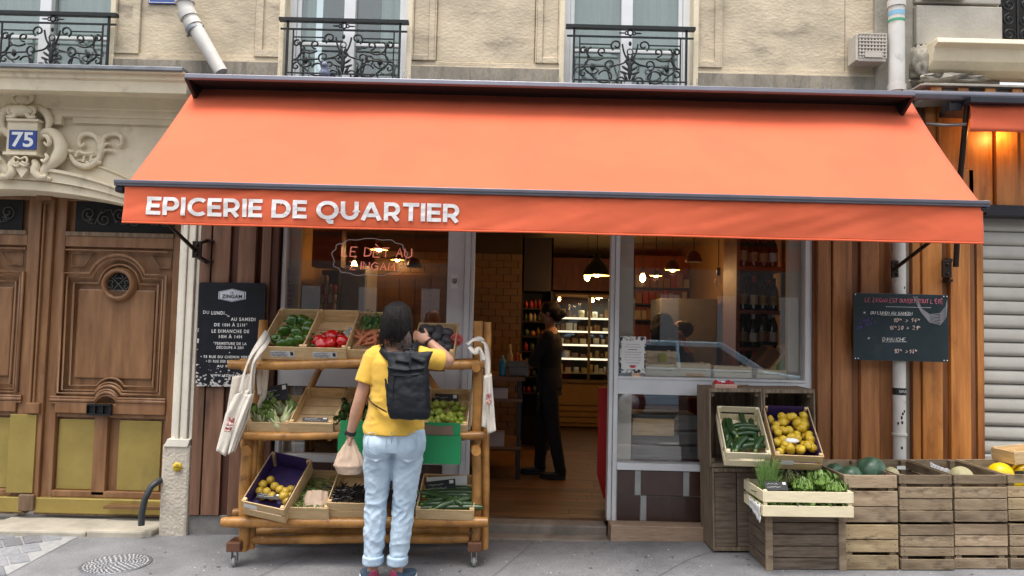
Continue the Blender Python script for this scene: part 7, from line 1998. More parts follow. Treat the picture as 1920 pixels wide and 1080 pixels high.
# strawberry punnet
pu = thing('strawberry_punnet', 'small wooden punnet of strawberries on top of the upright crates', 'punnet', at(1358, 729, -.38)); 
mb = MB()
for k in range(8): mb.box(-.075 + k * .019, -.059 + k * .019, -.045, -.042, 0, .036)
mb.box(-.078, .078, -.047, -.045, .026, .036).box(-.078, -.075, -.045, .045, 0, .036).box(.075, .078, -.045, .045, 0, .036).box(-.075, .075, -.042, .045, 0, .004).box(-.075, .075, .042, .045, 0, .036)
mb.build('basket', mat('pinkish_basket_wood', (.55, .36, .28), .7, bump=.1), pu)
mb = MB().sh().blob((0, 0, 0), (.014, .014, .018), 10, 8, fn=lambda p: (p.x * (1 + .25 * p.z), p.y * (1 + .25 * p.z), p.z))
sb_ = veg('strawberry', 'ripe strawberry heaped in the small punnet', 'strawberry', 'strawberries in the punnet', mb, mat('strawberry_skin', (.50, .012, .03), .3, var=.3, scale=60, bump=.3))
for k in range(26): put(sb_, Matrix.Translation(pu.location + Vector((prnd.uniform(-.062, .062), prnd.uniform(-.035, .035), .032 + prnd.uniform(0, .014)))) @ rrot(), prnd.uniform(.85, 1.1))
mb = MB().sh().blob((0, 0, 0), (.03, .012, .008), 12, 6, amp=.5); o = mb.build('clear_wrap', m_paper); o.location = pu.location + Vector((-.03, -.03, .05)); tag(o, 'folded clear film corner on the strawberry punnet', 'wrapping')
# ---- dark box and lettuce crate
bx0 = ax(1436, 1058, -.80); bx1 = ax(1584, 1060, -.80)
t = apple_crate('dark brown boarded box carrying the lettuce crate', bx0, bx1, -.80, -.47, G(1.9) + .0, G(1.9) + .375, m_appled, gaps=(), nb=5, seed=9, name='wooden_box')
mb = MB(); hw = (bx1 - bx0) / 2
mb.box(-hw - .004, -hw + .042, -.185, -.167, 0, .375).box(hw - .042, hw + .004, -.185, -.167, 0, .375); mb.build('corner_board', m_apple, t, bevel=.003)
lz = az(1515, 969, -.95)
lx0, lx1 = ax(1431, 965, -.95), ax(1600, 967, -.95)
lc = crate_thing(lx1 - lx0 - .014, .37, .155, m_cratew, 'bright new crate of lettuce and chives on the dark box', ((lx0 + lx1) / 2, -.95 + .19, lz), (0, -.01, 0), gap=.022, rails=2, cat='crate', th=.009)
lcx = (lx0 + lx1) / 2
mb = MB().sh(); mb.grid(lambda u_, v_: (lx0 - .012 - .004 * math.sin(v_ * 7), -.93 + .22 * u_, lz + .06 - .11 * v_ * (1 - .6 * u_) + .006 * math.sin(u_ * 20)), 12, 6)
tag(mb.build('white_cloth', m_paper, solid=.002), 'white tissue sheet hanging out of the lettuce crate side', 'tissue')
def lettuce(label, x, y, z, m, s=1., n=34, seed=0):
    t = thing('lettuce', label, 'lettuce', (x, y, z)); mb = MB().sh(); rr = random.Random(seed)
    for q in range(n):
        el = 15 + 70 * (q / n); a = q * 2.4 + rr.uniform(-.2, .2)
        leaf_sheet(mb, .120 * s * (1 - .30 * q / n) * rr.uniform(.8, 1.2), .110 * s * (1 - .35 * q / n), .25, .022, Matrix.Rotation(a, 4, 'Z') @ Matrix.Rotation(R(el * .8), 4, 'X'), 30, 18, seed=q * 1.7, fq=34)
    mb.build('leaves', m, t); mb = MB().sh().blob((0, 0, .01), (.03, .03, .03), 10, 8); mb.build('heart', m_fen, t); return t
m_let = mat('fresh_lettuce_leaf', (.10, .22, .03), .5, var=.35, scale=12, bump=.25, isl=.25, col2=(.26, .40, .09))
m_letr = mat('oakleaf_lettuce_leaf', (.07, .035, .02), .5, var=.5, scale=14, bump=.25, isl=.35, col2=(.13, .17, .05))
lettuce('frilly fresh green lettuce at the right end of the new crate', ax(1540, 905, -.78), -.76, az(1540, 922, -.8), m_let, 1.15, seed=1)
lettuce('brown-tinged oakleaf lettuce between the chives and green lettuce', ax(1480, 905, -.72), -.70, az(1490, 920, -.8), m_letr, 1.0, seed=2)
lettuce('small green lettuce right behind the black card in the new crate', ax(1508, 905, -.85), -.84, az(1508, 925, -.85), m_let, .8, seed=3)
lettuce('dark oakleaf lettuce at the back of the new crate', ax(1530, 890, -.62), -.60, az(1530, 912, -.65), m_letr, .9, seed=4)
lettuce('pale curly lettuce at the front corner of the new crate', ax(1566, 905, -.86), -.86, az(1566, 928, -.86), m_let, .75, seed=5)
ch = thing('chives_bunch', 'tall tied bunch of green chives in the front left of the crate', 'chives', (ax(1436, 905, -.82), -.82, lz + .04)); mb = MB().sh(); rr = random.Random(4)
for k in range(240):
    a = rr.uniform(0, 2 * PI); r0 = rr.uniform(0, .025); r1 = r0 + rr.uniform(.01, .06); L = rr.uniform(.17, .31); dx_ = rr.uniform(-.03, .05)
    mb.tube([(r0 * math.cos(a), r0 * math.sin(a), 0), (r1 * .6 * math.cos(a), r1 * .6 * math.sin(a), L * .6), (r1 * math.cos(a) + dx_, r1 * math.sin(a), L)], [.002, .002, .0006], 4)
mb.build('blades', mat('chive_green', (.11, .24, .04), .5, var=.3, scale=10, bump=0, isl=.4, col2=(.26, .42, .12)), ch)
mb = MB().sh().tube(spiral(0, 0, .03, .03, 0, 2 * PI, 16), .003, 5, M=Matrix.Translation((0, 0, .05)) @ Matrix.Rotation(R(90), 4, 'X')); mb.build('string', m_canvas, ch)
card('price_card', 'black price card between chives and lettuces', 1455, 911, 42, 17, -.88, lean=-35)
mb = MB()
rr = random.Random(14)
for k in range(230):   # leaf layer showing through the slots
    x = rr.uniform(lx0 + .02, lx1 - .02); y = rr.uniform(-.93, -.62); leaf_sheet(mb, .05, .03, .4, .004, Matrix.Translation((x, y, lz + rr.uniform(.015, .12))) @ rrot(180, 60, 30), 4, 3, seed=k)
tag(mb.build('loose_leaves', m_let), 'loose green leaves filling the bottom of the lettuce crate', 'leaves', kind='stuff')
# old chewing gum flattened into the asphalt
mb = MB(); rr = random.Random(31)
for k in range(46):
    px, py = rr.uniform(200, 1900), rr.uniform(1004, 1079); d = ray(px, py); t_ = (G((px - 960) * .0034) + .003 - CAM.z) / d.z; P = CAM + d * t_
    if P.y > -.25: continue
    s = rr.uniform(.006, .014); mb.add([(P.x + s * math.cos(i * .9) * rr.uniform(.8, 1.2), P.y + s * math.sin(i * .9), G(P.x) + .0035) for i in range(7)], [tuple(range(7))])
tag(mb.build('gum_spots', mat('dark_gum', (.075, .075, .08), .8, var=.3, scale=50, bump=0)), 'dark flattened gum spots dotted over the asphalt', 'gum spots', kind='stuff')
# litter on the pavement
mb = MB(); rr = random.Random(2)
for k in range(70):
    px, py = rr.uniform(240, 1900), rr.uniform(1000, 1078); d = ray(px, py); t_ = (G((px - 960) * .0034) + .004 - CAM.z) / d.z; P = CAM + d * t_
    if P.y > -.2: continue
    s = rr.uniform(.002, .0065) ; a0 = rr.uniform(0, 6)
    mb.add([(P.x + s * math.cos(a0 + i * 1.26) * rr.uniform(.5, 1.3), P.y + s * math.sin(a0 + i * 1.26), G(P.x) + .004) for i in range(5)], [tuple(range(5))])
tag(mb.build('litter', m_paper), 'tiny pale scraps scattered on the asphalt', 'litter', kind='stuff')
# ================================================================== PEOPLE
def loft(mb, rings, n=28, p=2.0):
    """closed skin through rings (cx, cy, z, rx, ry)"""
    vs = []; fs = []
    for (cx, cy_, z, rx_, ry_) in rings:
        for j in range(n):
            a = 2 * PI * j / n; c_, s_ = math.cos(a), math.sin(a)
            vs.append((cx + rx_ * math.copysign(abs(c_) ** (2 / p), c_), cy_ + ry_ * math.copysign(abs(s_) ** (2 / p), s_), z))
    k = len(rings)
    for i in range(k - 1):
        for j in range(n): j2 = (j + 1) % n; fs.append((i * n + j, i * n + j2, (i + 1) * n + j2, (i + 1) * n + j))
    fs.append(tuple(range(n - 1, -1, -1))); fs.append(tuple((k - 1) * n + j for j in range(n)))
    sm = mb.smooth; mb.smooth = True; mb.add(vs, fs); mb.smooth = sm
def cloth_loft(mb, rings, folds, n=64, step=.008):
    """dense closed skin through rings (cx, cy, z, rx, ry), pushed in and out by folds(angle, z)"""
    z0, z1 = rings[0][2], rings[-1][2]; k = max(4, int((z1 - z0) / step)); vs = []
    for i in range(k + 1):
        z = z0 + (z1 - z0) * i / k; a = 0
        while a < len(rings) - 2 and rings[a + 1][2] < z: a += 1
        f = (z - rings[a][2]) / (rings[a + 1][2] - rings[a][2]); f = min(1, max(0, f)); f = f * f * (3 - 2 * f) * .5 + f * .5
        cx, cy_, _z, rx_, ry_ = [p + (q - p) * f for p, q in zip(rings[a], rings[a + 1])]
        for j in range(n):
            an = 2 * PI * j / n; d = folds(an, z); vs.append((cx + (rx_ + d) * math.cos(an), cy_ + (ry_ + d) * math.sin(an), z))
    fs = [(i * n + j, i * n + (j + 1) % n, (i + 1) * n + (j + 1) % n, (i + 1) * n + j) for i in range(k) for j in range(n)]
    fs.append(tuple(range(n - 1, -1, -1))); fs.append(tuple(k * n + j for j in range(n)))
    sm = mb.smooth; mb.smooth = True; mb.add(vs, fs); mb.smooth = sm
def ridge(a, z, s, fz, fa=1.3, tilt=0.):
    v = mnoise.noise(Vector((math.cos(a) * fa + s, math.sin(a) * fa, (z + tilt * math.sin(a + s)) * fz + s * 3)))
    return (1 - min(1, abs(v) * 2.6)) ** 1.6
def limb(mb, pts, rs, n=16):
    for i in range(len(pts) - 1): mb.tube([pts[i], pts[i + 1]], [rs[i], rs[i + 1]], n)
    for p, r in zip(pts, rs): mb.blob(p, r * .99, n, 8)
def remesh(o, vox, it=4, fac=.5, disp=None):
    m = o.modifiers.new('remesh', 'REMESH'); m.mode = 'VOXEL'; m.voxel_size = vox; m.use_smooth_shade = True
    if disp:
        tx = bpy.data.textures.new('folds', 'CLOUDS'); tx.noise_scale = disp[1]; tx.noise_depth = 2
        d = o.modifiers.new('folds', 'DISPLACE'); d.texture = tx; d.strength = disp[0]; d.mid_level = .5; d.texture_coords = 'LOCAL'
    s = o.modifiers.new('smooth', 'SMOOTH'); s.factor = fac; s.iterations = it
    return o
def hand_mb(mb, wrist, d, nrm, side, curl=35., s=1.0, spread=1.):
    """palm, four bent fingers of unequal length and a thumb; d = along the hand, nrm = back of the hand, side = thumb side"""
    d = Vector(d).normalized(); nrm = Vector(nrm); nrm = (nrm - d * nrm.dot(d)).normalized(); sd = d.cross(nrm) * side
    Wp = Vector(wrist); M = Matrix((sd, d, nrm)).transposed().to_4x4()
    mb.blob((0, 0, 0), (.038 * s, .05 * s, .014 * s), 16, 10, M=Matrix.Translation(Wp + d * .045 * s) @ M)
    mb.tube([Wp - d * .01, Wp + d * .02 * s], [.024 * s, .025 * s], 12)
    for k, (o_, L) in enumerate(((.027, .070), (.009, .080), (-.009, .075), (-.026, .060))):
        p = Wp + d * .082 * s + sd * o_ * s; ang = 0; dirv = (d + sd * o_ * 3 * spread).normalized()
        for q in range(3):
            ang = R(curl * (.55, 1.0, .8)[q]); ax_ = dirv.cross(-nrm) if q == 0 else ax_
            dirv = Matrix.Rotation(ang, 3, ax_) @ dirv
            e = p + dirv * L * s * (.45, .32, .25)[q]; mb.tube([p, e], [(.0088 - .0006 * q) * s, (.0082 - .0006 * q) * s], 8).blob(e, (.0082 - .0006 * q) * s, 8, 6); p = e
    p = Wp + d * .022 * s + sd * .030 * s; dirv = (d * .75 + sd * .75 - nrm * .35).normalized()
    for q, L in enumerate((.034, .028)):
        e = p + dirv * L * s; mb.tube([p, e], [.011 * s, .0095 * s], 8).blob(e, .0095 * s, 8, 6); p = e; dirv = (dirv + d * .35 - nrm * .2).normalized()
def head_mb(mb, c, M3, s=1.):
    """head looking along +y of M3; c = centre"""
    T_ = Matrix.Translation(c) @ M3.to_4x4() @ Matrix.Scale(s, 4)
    mb.blob((0, -.008, .025), (.074, .092, .092), 22, 16, M=T_).blob((0, .022, -.035), (.055, .062, .072), 18, 12, M=T_)
    mb.blob((0, .052, -.082), (.026, .022, .020), 12, 8, M=T_)
    mb.tube([(0, .078, .022), (0, .100, -.018)], [.008, .013], 8, M=T_).blob((0, .098, -.020), (.015, .013, .010), 10, 8, M=T_)
    mb.blob((0, .076, -.050), (.022, .012, .006), 10, 6, M=T_).blob((0, .074, -.060), (.019, .012, .006), 10, 6, M=T_)
    mb.blob((0, .070, .040), (.05, .014, .010), 12, 6, M=T_)
    for e in (-1, 1): mb.blob((e * .074, -.008, -.005), (.008, .020, .032), 10, 8, M=T_).blob((e * .046, .05, -.012), (.02, .022, .022), 10, 8, M=T_)
    return T_
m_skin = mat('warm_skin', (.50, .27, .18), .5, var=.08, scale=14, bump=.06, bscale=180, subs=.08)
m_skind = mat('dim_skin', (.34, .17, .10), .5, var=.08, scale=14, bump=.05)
m_hair = mat('black_hair', (.006, .004, .0035), .55, var=.4, scale=4, stretch=(40, 40, 2), bump=.6, bscale=10, spec=.25)
m_hairr = mat('auburn_hair_ends', (.028, .010, .006), .4, var=.4, scale=4, stretch=(40, 40, 2), bump=.4)
def eyes(t, T_, m):
    mb = MB().sh()
    for e in (-1, 1): mb.blob((e * .030, .072, .008), (.012, .009, .008), 10, 8, M=T_)
    mb.build('eyes', mat('eye_white', (.6, .58, .55), .2, bump=0), t)

# ---------------- the shopper
px0, py0 = -.735, -1.09
sh = thing('person', 'woman seen from behind in yellow T-shirt, pale jeans and black backpack, reaching to the crates', 'person', (px0, py0, G(px0)))
J = dict(hl=(-.050, 0, .88), kl=(-.062, .015, .49), al=(-.065, -.01, .10), hr=(.128, 0, .88), kr=(.108, .015, .49), ar=(.083, -.01, .10))
body = MB().sh()
loft(body, [(.042, 0, .88, .165, .11), (.042, 0, 1.0, .155, .10), (.045, 0, 1.1, .135, .092), (.05, 0, 1.22, .145, .098), (.055, 0, 1.32, .165, .10), (.055, .0, 1.375, .165, .085), (.055, .005, 1.41, .125, .07), (.055, .01, 1.44, .075, .060), (.057, .015, 1.47, .052, .052)])
body.tube([(.056, .015, 1.43), (.056, .03, 1.53)], [.055, .050], 16)
body.tube([(-.06, .0, 1.385), (.05, .0, 1.44)], [.045, .045], 12).tube([(.17, .0, 1.385), (.06, .0, 1.44)], [.045, .045], 12)
HT = head_mb(body, Vector((.030, .05, 1.590)), Matrix.Rotation(R(-12), 3, 'Z') @ Matrix.Rotation(R(-14), 3, 'X'))
SL, EL, WL = Vector((-.105, 0, 1.365)), Vector((-.178, -.02, 1.10)), Vector((-.238, .03, .885))
SR, ER, WR = Vector((.222, .0, 1.365)), Vector((.345, .07, 1.350)), Vector((.215, .13, 1.468))
limb(body, [SL, SL.lerp(EL, .4), EL, EL.lerp(WL, .35), WL], [.050, .046, .038, .039, .026])
limb(body, [SR, SR.lerp(ER, .4), ER, ER.lerp(WR, .35), WR], [.048, .046, .041, .041, .027])
hand_mb(body, WL, (-.05, .12, -1), (-1, -.15, 0), 1, curl=62, s=.98)
hand_mb(body, WR, (-.9, .15, .35), (0, -1, .25), 1, curl=42, s=.95)
for k in ('l', 'r'): limb(body, [J['h' + k], J['k' + k], tuple(Vector(J['k' + k]).lerp(Vector(J['a' + k]), .35)), J['a' + k], tuple(Vector(J['a' + k]) + Vector((0, .0, -.05)))], [.078, .052, .050, .034, .034]); 
bo = remesh(body.build('body', m_skin, sh), .0062, 5)
eyes(sh, HT, None)
m_tee = mat('yellow_jersey', (.72, .43, .055), .85, var=.05, scale=4, bump=.25, bscale=7, sheen=.2, detail=3)
tee = MB().sh()
def teefold(an, z):
    low = math.exp(-((z - .97) / .06) ** 2); side = abs(math.cos(an)) ** 2
    return (.35 + low + .6 * math.exp(-((z - 1.12) / .07) ** 2)) * (.009 * ridge(an, z, 2.2, 9, .9, .07) + .004 * ridge(an, z, 7.7, 20, 1.4, .05) - .004) + .004 * mnoise.noise(Vector((math.cos(an) * 2, math.sin(an) * 2, z * 4)))
cloth_loft(tee, [(.030, -.005, .905, .180, .137), (.031, -.003, .93, .182, .138), (.035, 0, 1.0, .176, .128), (.040, 0, 1.08, .166, .118), (.046, 0, 1.16, .165, .115), (.05, 0, 1.25, .172, .118), (.052, 0, 1.33, .178, .115), (.052, 0, 1.37, .172, .098), (.052, 0, 1.392, .146, .085), (.050, .03, 1.405, .112, .06)], teefold, 72, .007)
for (S_, E_, f_, r0, r1) in ((SL, EL, .60, .064, .068), (SR, ER, .72, .062, .066)):
    e = S_.lerp(E_, f_); s0 = S_.lerp(Vector((.05, 0, 1.38)), .35)
    limb(tee, [s0, S_], [.062, .060]); tee.tube([S_, e], [r0, r1], 20)
tee.tube([(-.10, .0, 1.385), (-.035, .015, 1.412)], [.050, .036], 14).tube([(.21, .0, 1.385), (.145, .015, 1.412)], [.050, .036], 14)
to = remesh(tee.build('t_shirt', m_tee, sh), .006, 3, disp=(.006, .06))
m_jean = mat('pale_blue_denim', (.37, .49, .61), .85, var=.07, scale=9, bump=.3, bscale=11, detail=3, col2=(.52, .63, .73))
je = MB().sh()
loft(je, [(.040, 0, .80, .190, .13), (.040, 0, .86, .193, .135), (.040, 0, .91, .186, .13), (.042, 0, .935, .180, .122)], n=36)
def legrings(k):
    h, kn_, a = Vector(J['h' + k]), Vector(J['k' + k]), Vector(J['a' + k]); out = []
    for z, rx_, ry_ in ((.125, .054, .060), (.16, .054, .061), (.22, .060, .065), (.30, .067, .073), (.38, .069, .074), (.46, .070, .074), (.54, .074, .078), (.64, .084, .089), (.72, .094, .102), (.80, .098, .118), (.86, .098, .124)):
        c = kn_.lerp(h, (z - kn_.z) / (h.z - kn_.z)) if z > kn_.z else kn_.lerp(a, (kn_.z - z) / (kn_.z - a.z))
        out.append((c.x, c.y, z, rx_, ry_))
    return out
def legfold(seed):
    def f(an, z):
        w_ = math.exp(-((z - .46) / .13) ** 2) * 1.0 + math.exp(-((z - .22) / .08) ** 2) * .7 + math.exp(-((z - .74) / .07) ** 2) * .55 + .25
        return w_ * (.0075 * ridge(an, z, seed, 15, 1.1, .02) + .004 * ridge(an, z, seed + 4, 27, 1.6, .03) - .006) + .004 * mnoise.noise(Vector((math.cos(an), math.sin(an), z * 5 + seed)))
    return f
for k, sd_ in (('l', 1.3), ('r', 5.1)): cloth_loft(je, legrings(k), legfold(sd_), 60, .006)
je.blob((-.045, -.060, .835), (.092, .082, .10), 24, 16).blob((.13, -.060, .835), (.092, .082, .10), 24, 16)
je.tube([(-.12, -.085, .765), (-.05, -.122, .752), (.015, -.100, .775)], [.002, .007, .002], 8).tube([(.20, -.085, .765), (.14, -.122, .752), (.07, -.100, .775)], [.002, .007, .002], 8)
jo = remesh(je.build('jeans', m_jean, sh), .0055, 2, disp=(.005, .05))
for k in ('l', 'r'):
    a = Vector(J['a' + k]); mb = MB().sh()
    loft(mb, [(a.x, a.y + .0, .118, .057, .063), (a.x, a.y, .122, .063, .069), (a.x, a.y, .166, .065, .071), (a.x, a.y, .172, .060, .066)], n=30)
    remesh(mb.build('rolled_cuff', m_jean, sh), .005, 3, disp=(.008, .04))
# back pockets as stitched patches
mb = MB().sh()
for cx, s in ((-.045, -1), (.135, 1)):
    pts = []
    for (u_, v_) in ((-.055, .075), (.055, .075), (.055, -.02), (0, -.05), (-.055, -.02)): pts.append((cx + u_, -.150 + .25 * abs(u_) * (1 if u_ * s > 0 else .2) + .02 * (v_ > .05), .845 + v_))
    mb.tube(pts, .0022, 5, closed=True)
mb.tube([(.042, -.138, .93), (.042, -.132, .86), (.042, -.10, .80)], .003, 5)
mb.build('pocket_seam', mat('denim_seam', (.33, .42, .52), .9, bump=0), jo)
# hair
hr = MB().sh()
hr.blob((.030, .030, 1.612), (.086, .104, .100), 24, 16)
loft(hr, [(.044, -.034, 1.482, .070, .044), (.040, -.030, 1.505, .080, .054), (.034, -.030, 1.525, .088, .062), (.033, -.028, 1.56, .092, .075), (.031, -.01, 1.60, .089, .09), (.030, .01, 1.65, .078, .08)], n=28)
hr.blob((.085, -.035, 1.515), (.045, .035, .05), 14, 10).blob((-.02, -.03, 1.515), (.04, .035, .04), 14, 10)
ho = remesh(hr.build('hair', m_hair, sh), .006, 4, disp=(.010, .05))
st_ = MB().sh(); rng = random.Random(9)
for k in range(420):
    a = rng.uniform(PI * 1.02, PI * 1.98); ca_, sa_ = math.cos(a), math.sin(a)
    x0_, y0_ = .030 + .03 * ca_, .02 + .03 * sa_
    pts = [(x0_, y0_, 1.708), (.030 + .075 * ca_, .02 + .098 * sa_, 1.675), (.031 + .095 * ca_, .012 + .112 * sa_, 1.60), (.034 + .099 * ca_, -.01 + .098 * sa_, 1.53), (.036 + .096 * ca_ + rng.uniform(-.012, .012), -.018 + .078 * sa_, 1.472 - rng.uniform(-.02, .05) - .03 * (ca_ > .2))]
    st_.tube([Vector(p) + Vector((rng.uniform(-.003, .003), rng.uniform(-.003, .003), 0)) for p in pts], [.0012, .002, .0022, .002, .0004], 4, cap=False)
st_.build('hair_strands', m_hair, ho)
st_ = MB().sh()
for k in range(44):
    x = rng.uniform(.06, .135); pts = [(x * .6 + .035, -.07, 1.53), (x, -.088, 1.49), (x + rng.uniform(-.01, .025), -.098, 1.455), (x + rng.uniform(-.03, .03), -.108, 1.415 + rng.uniform(-.02, .04))]
    st_.tube(pts, [.0022, .0022, .0018, .0004], 4, cap=False)
st_.build('hair_ends', m_hairr, ho)
# watch, bracelet
mb = MB().sh(); dW = (WL - EL).normalized(); c_ = WL - dW * .012; mb.tube([c_ - dW * .011, c_ + dW * .011], [.0315, .0305], 20); mb.build('watch_strap', m_rubber, sh)
mb = MB().sh(); mb.blob(c_ + Vector((-.030, -.006, 0)), (.008, .018, .018), 12, 8); mb.build('watch_face', m_char, sh)
mb = MB().sh(); dW = (WR - ER).normalized(); c_ = WR - dW * .008; mb.tube([c_ - dW * .008, c_ + dW * .008], [.0305, .030], 20); mb.build('hair_tie', mat('plum_band', (.03, .01, .02), .7, bump=0), sh)
# shoes
m_shoe = mat('slate_knit', (.05, .085, .13), .8, var=.25, scale=60, bump=.3, bscale=120)
m_burg = mat('burgundy_lining', (.19, .015, .05), .7, var=.2, bump=.1)
def shoe(par, c, rz, ms=m_shoe, mbk=m_burg, sole=m_white, L=.25):
    Mx = Matrix.Translation(c) @ Matrix.Rotation(rz, 4, 'Z')
    def out(t): return .030 + .020 * math.sin(PI * min(1, max(0, (t + .05) * .62))) ** 1.0 + (.006 if t > .5 else 0)
    def lof(mb, zs, grow=0., y0=-.055, L_=L):
        n = 26; vs = []; k = len(zs)
        for (z, f) in zs:
            for j in range(n):
                a = 2 * PI * j / n; c2, s2 = math.cos(a), math.sin(a); t = (s2 + 1) / 2
                vs.append((out(t) * c2 * f[0] + 0, y0 + L_ / 2 * f[1] * (1 + s2) + L_ / 2 * (1 - f[1]) * .15, z if callable(z) is False else z(t)))
        fs = [(i * n + j, i * n + (j + 1) % n, (i + 1) * n + (j + 1) % n, (i + 1) * n + j) for i in range(k - 1) for j in range(n)]
        fs += [tuple(range(n - 1, -1, -1)), tuple((k - 1) * n + j for j in range(n))]
        sm = mb.smooth; mb.smooth = True; mb.add(vs, fs, Mx); mb.smooth = sm
    mb = MB().sh(); lof(mb, [(.0, (1.0, 1)), (.006, (1.1, 1.03)), (.024, (1.12, 1.03)), (.026, (1.0, 1))]); so_ = mb.build('sole', sole, par)
    mb = MB().sh(); lof(mb, [(lambda t: .022, (1.0, .99)), (lambda t: .045, (1.08, 1.0)), (lambda t: .062 - .012 * t, (1.0, .94)), (lambda t: .078 - .03 * t, (.82, .74)), (lambda t: .092 - .04 * t, (.74, .52))]); up = mb.build('shoe', ms, par)
    mb = MB().sh(); mb.grid(lambda u_, v_: tuple(Mx @ Vector((.030 * math.sin((u_ - .5) * 2.4) , -.052 - .004 + .018 * (1 - math.cos((u_ - .5) * 2.4)) , .050 + .055 * v_ * (1 - 1.2 * abs(u_ - .5))))), 12, 5); mb.build('heel_patch', mbk, par, solid=.008)
    return up
m_solew = mat('white_rubber_sole', (.72, .74, .76), .6, var=.08, bump=0)
shoe(sh, Vector((J['al'][0], -.02, .0)), R(20), sole=m_solew); shoe(sh, Vector((J['ar'][0] + .005, -.02, .0)), R(-22), sole=m_solew)
# backpack
bp = thing('backpack', 'slim black roll-top backpack worn by the woman in yellow', 'backpack', (px0 + .148, py0 - .215, G(px0) + 1.015)); bp.rotation_euler = (R(-4), R(-2.5), R(-6))
m_bp = mat('black_nylon', (.006, .008, .012), .62, var=.3, scale=5, bump=.45, bscale=7, detail=3, spec=.3)
mb = MB().sh()
loft(mb, [(.008, .0, 0.0, .080, .036), (.008, 0, .010, .100, .056), (.006, 0, .045, .112, .070), (.002, 0, .12, .114, .074), (0, 0, .22, .110, .066), (-.002, 0, .30, .108, .050), (-.002, 0, .345, .114, .032), (-.002, 0, .378, .130, .016), (-.002, 0, .396, .140, .009)], n=48, p=3.4)
for (a, b, r) in (((-.10, -.058, .30), (.0, -.062, .285), .008), ((.0, -.062, .285), (.10, -.056, .295), .008), ((-.06, -.04, .345), (.02, -.055, .33), .009), ((-.11, -.06, .24), (-.09, -.066, .05), .006), ((.03, -.045, .36), (.09, -.04, .33), .009)): mb.tube([a, b], r, 8)
mb.v = [(x * 1.1, y, z) for x, y, z in mb.v]
bpo = remesh(mb.build('main_bag', m_bp, bp), .006, 2, disp=(.020, .075))
mb = MB().sh(); mb.tube([(-.105, -.045, .262), (-.06, -.066, .256), (.0, -.070, .254), (.06, -.066, .258), (.105, -.045, .264)], .0035, 6); mb.tube([(-.070, -.066, .255), (-.074, -.076, .16), (-.068, -.072, .04)], .0035, 6); mb.build('seam', m_bp, bp)
mb = MB().sh(); mb.tube([(-.02, -.045, .395), (-.01, -.05, .41), (.04, -.05, .41), (.055, -.045, .395)], .006, 8); mb.tube([(.02, -.055, .385), (.025, -.066, .33), (.027, -.070, .30)], .005, 8); mb.build('buckle_strap', m_bp, bp)
def strap(mb, pts, w_=.022, up=(0, -1, 0)):
    P = [Vector(p) for p in pts]; out = []
    for i in range(len(P) - 1):
        p0, p1, p2, p3 = [P[max(0, min(len(P) - 1, i + d))] for d in (-1, 0, 1, 2)]
        for s in range(6): q = s / 6; out.append(.5 * ((2 * p1) + (p2 - p0) * q + (2 * p0 - 5 * p1 + 4 * p2 - p3) * q * q + (3 * p1 - p0 - 3 * p2 + p3) * q ** 3))
    out.append(P[-1]); vs = []; fs = []
    ctr = Vector((-.07, .215, .30))
    for i, p in enumerate(out):
        tn = (out[min(i + 1, len(out) - 1)] - out[max(i - 1, 0)]).normalized(); nr = (p - ctr); nr = (nr - tn * nr.dot(tn)).normalized(); sdv = tn.cross(nr) * w_
        vs += [p - sdv, p + sdv]
    fs = [(2 * i, 2 * i + 1, 2 * i + 3, 2 * i + 2) for i in range(len(out) - 1)]
    mb.add(vs, fs)
# points in the pack's frame: shopper local minus (.128, -.215, .985)
o3 = Vector((.148, -.215, 1.015))
mb = MB().sh(); strap(mb, [Vector(q) - o3 for q in ((.060, -.175, 1.345), (.005, -.150, 1.385), (-.050, -.095, 1.435), (-.072, .0, 1.458), (-.075, .07, 1.43), (-.05, .13, 1.34))], .020); mb.build('shoulder_strap', m_bp, bp, solid=.008)
mb = MB().sh(); strap(mb, [Vector(q) - o3 for q in ((.170, -.170, 1.355), (.165, -.140, 1.405), (.155, -.08, 1.450), (.155, .0, 1.472), (.16, .07, 1.44), (.16, .13, 1.34))], .020); mb.build('shoulder_strap', m_bp, bp, solid=.008)
mb = MB().sh(); strap(mb, [Vector(q) - o3 for q in ((.01, -.19, 1.06), (-.05, -.15, 1.085), (-.115, -.10, 1.12), (-.145, -.02, 1.16))], .009); mb.build('lower_strap', m_bp, bp, solid=.004)
# paper bag in the left hand
hb = WL + Vector((-.005, .045, -.075)); wb = Vector((px0, py0, G(px0))) + hb
pb_ = paper_bag('paper_bag', 'twisted pinkish paper bag of produce hanging from the left hand of the shopper', 655, 888, py0 + .03, 54, 64, m_kraft, seed=2., knot=True)

